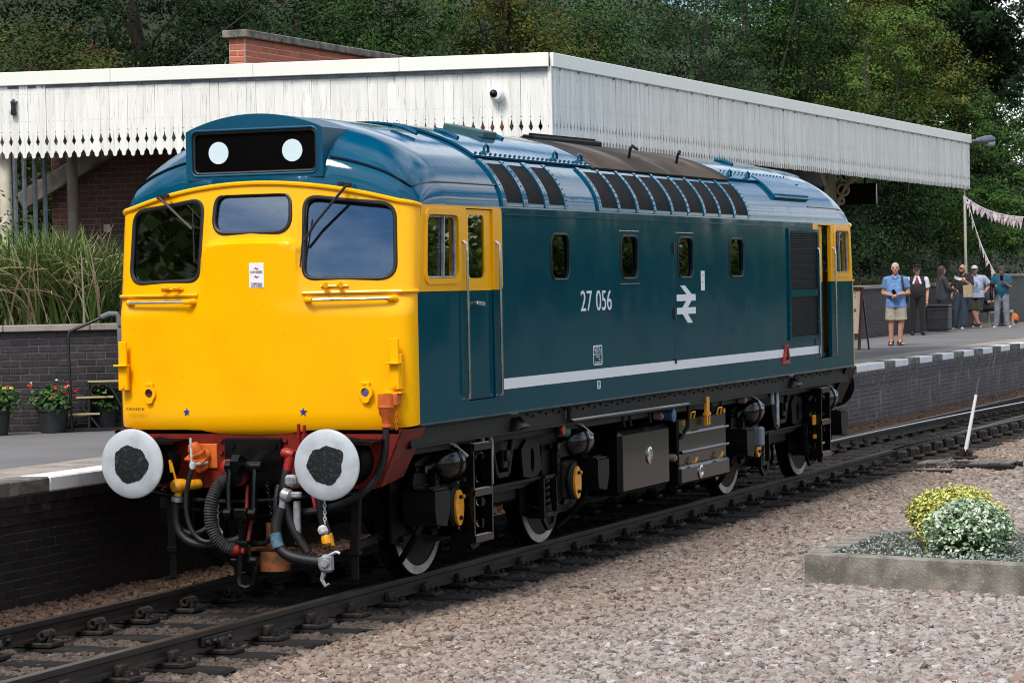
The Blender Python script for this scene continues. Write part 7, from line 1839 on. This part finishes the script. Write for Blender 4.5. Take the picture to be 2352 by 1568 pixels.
arm(f, (-.25,-.04,1.37), (-.40,-.12,1.16), (-.27,-.02,.98), PM['greytee'], r=(.062,.052,.034), slr=.092, sl=.72); arm(f, (.25,-.04,1.37), (.40,-.12,1.16), (.27,-.02,.98), PM['greytee'], r=(.062,.052,.034), slr=.092, sl=.72)
f.hand((-.265,-.01,.975), (.6,.2,-.7), (.8,0,.3), .8, 1); f.hand((.265,-.01,.975), (-.6,.2,-.7), (-.8,0,.3), .8, -1)
f.build((58.75,6.70,PZ), FACE_CAM-.06, 1.78/1.745, 'large man in white fronted cap and pale blue tee with crossed legs')
hc = f.T(0,0,0)
extra(f, 'baseball_cap', [PM['cap_white'], PM['cap_black']], lambda q: (q.lathe([(.092*math.cos(t)+.002, .03+.095*math.sin(t)) for t in np.linspace(0, math.pi/2, 8)], (hc.x, hc.y+.004, hc.z+.015), (0,0,1), 20), setattr(q, 'mi', 1), q.grid(lambda u, v: (hc.x+.085*math.sin((u-.5)*2.3), hc.y+(.080+.075*v)*math.cos((u-.5)*2.0), hc.z+.048-.022*v), 10, 3)))
def motif(q):
    for k in range(9):
        a = k*.7; c = (.075*math.cos(a), 1.20+.075*math.sin(a)); yb = lambda x, z: .158+.07*math.cos(x*6)-.35*(z-1.09)**2*1.6
        q.tube([(c[0]+.026*math.cos(t), yb(c[0], c[1]), c[1]+.026*math.sin(t)) for t in np.linspace(0, 6.28, 9, endpoint=False)], .004, 4, closed=True)
extra(f, 'shirt_print', PM['cap_black'], motif)
# 6 seated person
f = Figure(SK); torso(f, PM['navy'], .06, low=.52, top=1.0, w=1.12, cy=-.02) if False else None
for k in (-1, 0, 1): f.cap((k*.09,-.02,.56), (k*.11,.02,.88), .130, .118, PM['navy'])
f.cap((-.15,.02,.955),(.15,.02,.955),.075,.075,PM['navy']); f.cap((0,.03,.97),(0,.06,1.10),.062,.056); f.head((0,.10,1.165), yaw=-.3, pitch=-.12, hair=PM['hairbrown'], beard=PM['stubble'])
for k in (-1, 1):
    f.cap((k*.10,.0,.53),(k*.12,.42,.52),.110,.085,PM['trouser']); f.cap((k*.12,.42,.52),(k*.12,.46,.10),.075,.055,PM['trouser']); f.cap((k*.12,.44,.04),(k*.13,.62,.036),.042,.036,PM['trainer'])
arm(f, (-.215,.02,.935), (-.21,.22,.72), (-.06,.20,1.03), PM['navy'], slr=.085, sl=.8); arm(f, (.215,.02,.935), (.20,.16,.70), (.0,.28,.72), PM['navy'], slr=.085, sl=.8)
f.hand((-.055,.20,1.04), (.3,-.1,1), (.3,-.9,0), .9, 1); f.hand((-.01,.285,.72), (-.9,.2,0), (0,-.4,-1), .6, -1)
f.build((60.6,6.80,PZ), FACE_CAM+R(70), 1.0, 'seated person in navy shirt and dark cap resting chin on hand')
hc = f.T(0,0,0)
extra(f, 'flat_cap', PM['cap_grey'], lambda q: (q.lathe([(.096,.035),(.100,.065),(.080,.110),(0,.122)], (hc.x, hc.y, hc.z), (0,0,1), 20), q.grid(lambda u, v: (hc.x+.08*math.sin((u-.5)*2.2+.3), hc.y+(.085+.05*v)*math.cos((u-.5)*2.2+.3), hc.z+.045-.012*v), 10, 2)))
extra(f, 'sunglasses', M['hcblack'], lambda q: [q.box(tuple(f.T(k*.034,.088,.014)), (.055,.016,.034), rot=(0,0,-.3), ch=.006) for k in (-1, 1)])
# 7 man in teal
f = Figure(SKD); torso(f, PM['teal'], .015, low=.94, w=1.0); f.cap((-.085,0,.92),(.085,0,.92),.118,.118,PM['teal']); neck(f); f.head((0,.02,1.60), yaw=.05, pitch=-.12, hair=PM['hairbrown'])
for k in (-1, 1): leg(f, (k*.10,0,.88), (k*.125,.02,.48), (k*.15,-.02,.09), PM['greyjeans'], r=(.108,.082,.072), shoe=PM['gtrainer'], sole=PM['sole'], toe=(k*.06,.16)); f.cap((k*.085,0,.90),(k*.10,0,.76),.118,.112,PM['greyjeans'])
arm(f, (-.205,0,1.375), (-.24,.06,1.12), (-.06,.24,1.27), PM['teal'], slr=.076, sl=.7); arm(f, (.205,0,1.375), (.275,-.02,1.12), (.20,.20,1.13), PM['teal'], slr=.076, sl=.7)
f.hand((-.05,.25,1.28), (.45,.45,.75), (.5,-.6,0), .9, 1); f.hand((.20,.21,1.135), (-.2,.9,.2), (-.8,0,.2), .9, -1)
f.build((58.0,5.78,PZ), FACE_CAM-.02, 1.76/1.745, 'man in teal tee and grey flat cap raising a phone')
hc = f.T(0,0,0)
extra(f, 'flat_cap', PM['cap_grey'], lambda q: (q.lathe([(.094,.035),(.100,.070),(.082,.112),(0,.125)], (hc.x, hc.y+.005, hc.z), (0,0,1), 20), q.grid(lambda u, v: (hc.x+.085*math.sin((u-.5)*2.2), hc.y+.005+(.085+.05*v)*math.cos((u-.5)*2.2), hc.z+.05-.015*v), 10, 2)))
held(f, 'mobile_phone', 'black phone raised by the man in teal', 'phone', M['hcblack'], lambda q: q.box((-.01,.315,1.385), (.085,.012,.15), rot=(-.15,0,.1), ch=.004))
held(f, 'photo_camera', 'black camera with strap carried by the man in teal', 'camera', M['hcblack'], lambda q: (q.box((.25,.27,1.19), (.14,.09,.10), ch=.015), q.cyl((.25,.30,1.19),(.22,.43,1.17),.045,n=16), q.tube([(.30,.22,1.17),(.31,.12,.98),(.30,.08,.78),(.27,.09,.72),(.25,.12,.80),(.24,.20,1.10)], .012, 6)))

# ------------------------------------------------------------------ platform furniture
bn = thing('storage_bin', (52.6,6.42,PZ), 'ribbed black plastic bin standing by the retaining wall', 'bin')
BX = Matrix.Rotation(.10, 3, 'Z')
def bbox(q, c, d, ch=.02): q.box((52.7+c[0], 6.36+c[1], PZ+c[2]), d, rot=(0,0,.05), ch=ch)
M['bin'] = mat('black_bin_plastic', (.016,.015,.017), .5, col2=(.024,.022,.024), nscale=5)
q = MB(); bbox(q, (0,0,.36), (.62,.58,.60), .03); bbox(q, (0,0,.08), (.58,.54,.10), .02); q.build('body', M['bin'], bn)
q = MB(); bbox(q, (0,0,.70), (.65,.61,.07), .02); q.build('lid', M['bin'], bn)
for z in (.36,.60):
    q = MB(); bbox(q, (0,0,z), (.64,.60,.025), .008); q.build('rib', M['bin'], bn)
ab = thing('sign_board', (36.3,4.55,PZ), 'dark red framed A-board sign beside the far end of the locomotive', 'sign')
M['maroon'] = mat('maroon_paint', (.070,.014,.014), .5, col2=(.05,.010,.010), nscale=8)
M['signcream'] = mat('sign_cream', (.56,.49,.37), .6); M['signgreen'] = mat('sign_green', (.02,.17,.09), .6); M['signgrey'] = mat('sign_lettering', (.05,.05,.08), .7)
aa = Vector((.30,.954)).normalized(); an = Vector((-.954,.30))    # along the board, and towards the camera
O = Vector((36.25,4.21))
AP = lambda a, z, o=0.: (O.x+aa.x*a+an.x*(o+.30*(1.30-z)/1.30*.55), O.y+aa.y*a+an.y*(o+.30*(1.30-z)/1.30*.55), PZ+z)
def aplate(poly, m, name, o0, o1, parent=ab):
    q = MB(); q.plate(poly, [], lambda a, z: AP(a, z, o0), lambda a, z: AP(a, z, o1)); return q.build(name, m, parent, smooth=0)
fr = aplate([(-.03,.30),(.62,.30),(.62,1.24),(-.03,1.24)], M['signcream'], 'panel', .0, -.02)
for pl_ in ([(-.045,0),(.0,0),(.0,1.29),(-.045,1.29)], [(.59,0),(.635,0),(.635,1.29),(.59,1.29)], [(.001,1.22),(.589,1.22),(.589,1.29),(.001,1.29)], [(.001,.27),(.589,.27),(.589,.335),(.001,.335)]):
    aplate(pl_, M['maroon'], 'frame_rail', .018, -.03)
for a in (-.02,.61):
    q = MB(); p_ = AP(a, 0); q.bar((p_[0]+.38, p_[1]-.12, PZ), AP(a, 1.25), .04, .03); q.build('rear_leg', M['maroon'], ab, smooth=0)
atx = lambda a, z, o=.004: Matrix(((-aa.x, an.x*.127*0, an.x, AP(a, z, o)[0]), (-aa.y, 0, an.y, AP(a, z, o)[1]), (0, 1, 0, AP(a, z, o)[2]), (0,0,0,1)))
for s_, a, z, sz, m in (('GREAT',.22,1.165,.085,'signgreen'),('RAILWAY',.26,1.085,.080,'signgreen'),('ROOMS',.16,.815,.038,'signcream'),('& Gift And',.27,.615,.075,'signgrey'),('and Clarke',.27,.54,.072,'signgrey'),('Trust',.25,.475,.075,'signgrey'),('Charities',.27,.415,.06,'signred'),('workshop',.30,.365,.055,'signred')):
    text_mesh('lettering', s_, sz, M[m], atx(a, z, .007 if s_ == 'ROOMS' else .004), fr, .9, thick=.001)
aplate([(.16+.075*math.cos(t), .815+.038*math.sin(t)) for t in np.linspace(0, 6.28, 24, endpoint=False)], M['maroon'], 'emblem', .005, .001, fr)
aplate([(.33+.075*math.cos(t), .985+.040*math.sin(t)) for t in np.linspace(0, 6.28, 24, endpoint=False)], M['signgreen'], 'emblem', .005, .001, fr)
q = MB()
for k in (.0,.022):
    q.tube([AP(.36-(.20-k)*math.cos(t), .815+(.17-k)*math.sin(t), .004) for t in np.linspace(-1.15, 1.15, 20)], .003, 4)
q.build('track_motif', M['signgrey'], fr)
# bench
be = thing('platform_bench', (61.2,6.9,PZ), 'cream framed bench with dark red slats by the retaining wall', 'bench')
M['chipped'] = mat('chipped_cream', (.55,.46,.32), .6, col2=(.50,.42,.29), nscale=4, col3=(.06,.035,.02), n3=13, n3lo=.66, n3hi=.68)
bu = Vector((-.28,-.96)).normalized(); bv = Vector((.96,-.28))       # bu: depth (towards front edge), bv: along the seat
bo = Vector((61.6,7.0))
BP_ = lambda a, d, z: (bo.x+bv.x*a*1.0+bu.x*d, bo.y+bv.y*a+bu.y*d, PZ+z)
for a in (-.75,.75):
    q = MB()
    for d0, z0, d1, z1 in ((0,0,0,.78),(.48,0,.48,.42),(0,.40,.48,.42),(0,.08,.48,.08),(-.02,.02,.56,.02)): q.bar(BP_(a,d0,z0), BP_(a,d1,z1), .05, .055, up=(bv.x,bv.y,0))
    q.build('end_frame', M['chipped'], be, smooth=0)
q = MB(); q.bar(BP_(-.75,.48,.40), BP_(.75,.48,.40), .05, .05); q.bar(BP_(-.75,.24,.06), BP_(.75,.24,.06), .04, .04); q.build('rail', M['chipped'], be, smooth=0)
for d in (.06,.17,.28,.39):
    q = MB(); q.bar(BP_(-.85,d,.455), BP_(.85,d,.455), .09, .025); q.build('seat_slat', M['maroon'], be, smooth=0)
for z in (.60,.72):
    q = MB(); q.bar(BP_(-.85,.035,z), BP_(.85,.035,z), .025, .10); q.build('back_slat', M['maroon'], be, smooth=0)
bg_ = thing('orange_bag', (62.4,6.35,PZ), 'small bright orange bag on the platform at the right edge', 'bag')
q = MB(); ellip(q, (62.4,6.35,PZ+.17), (.17,.17,.19)); q.v = [(x, y, max(PZ+.005, z)) for x, y, z in q.v]; q.build('bag_body', mat('orange_nylon', (.75,.12,.008), .6, bscale=16, bstr=.6, bdist=.04), bg_)
q = MB(); q.tube([(62.35,6.30,PZ+.34),(62.33,6.28,PZ+.42),(62.36,6.34,PZ+.43),(62.4,6.38,PZ+.35)], .012, 6); q.build('handle', PM['strap'], bg_)
q = MB(); q.box((62.27,6.28,PZ+.10), (.05,.20,.09), rot=(0,0,.2), ch=.01); q.build('pocket', PM['strap'], bg_)

# ------------------------------------------------------------------ pole and bunting
po = thing('bunting_pole', (60.9,7.42,PZ), 'cream pole standing behind the man in the white cap', 'pole')
q = MB(); q.cyl((60.9,7.42,PZ), (60.9,7.42,4.75), .046, .040, 14); q.build('shaft', M['cream'], po)
q = MB(); q.cyl((60.9,7.42,4.75), (60.9,7.42,5.0), .02, .02, 10); q.box((60.9,7.42,4.97), (.10,.10,.10), ch=.02); q.build('pole_head', M['silver'], po)
FB = mat('union_flag_cloth', (.56,.52,.56), .8, col2=(.48,.12,.13), nscale=9, nlo=.54, nhi=.60, col3=(.12,.12,.26), n3=11, n3lo=.60, n3hi=.64)
def bunting(name, label, P, n, sz, hang):
    t = thing(name, P[0], label, 'bunting')
    pts = bez(*P, n=40); q = MB(); q.tube(pts, .010, 5); q.build('string', M['white'], t)
    for i in range(n):
        p_ = pts[int((i+.5)*40/n)]; d_ = (pts[min(40, int((i+.5)*40/n)+1)]-p_).normalized()
        w = sz*random.uniform(.8,1.1); h_ = sz*hang*random.uniform(.85,1.1); tw = random.uniform(-.5,.5)
        s_ = Vector((d_.x*math.cos(tw)-d_.y*math.sin(tw), d_.x*math.sin(tw)+d_.y*math.cos(tw), d_.z))
        a, b, c = p_-s_*w*.5, p_+s_*w*.5, p_+Vector((random.uniform(-.05,.05), random.uniform(-.05,.05), -h_))
        nn_ = Vector((.006,.006,0))
        q = MB(); q.add([a, b, c, a+nn_, b+nn_, c+nn_], [(0,1,2),(3,5,4),(0,3,4,1),(1,4,5,2),(2,5,3,0)]); q.build('pennant', FB, t, smooth=0)
bunting('bunting_string', 'long string of flag bunting sagging from the pole to the right edge', [(60.85,7.38,4.72),(61.0,6.6,4.05),(60.9,5.6,3.95),(60.0,3.6,4.2)], 34, .22, 1.5)
bunting('slack_bunting', 'loose bunting hanging from the pole down to the seated person', [(60.8,7.30,4.55),(60.9,7.1,3.7),(60.9,6.95,3.2),(60.9,6.55,2.45)], 7, .30, 1.1)
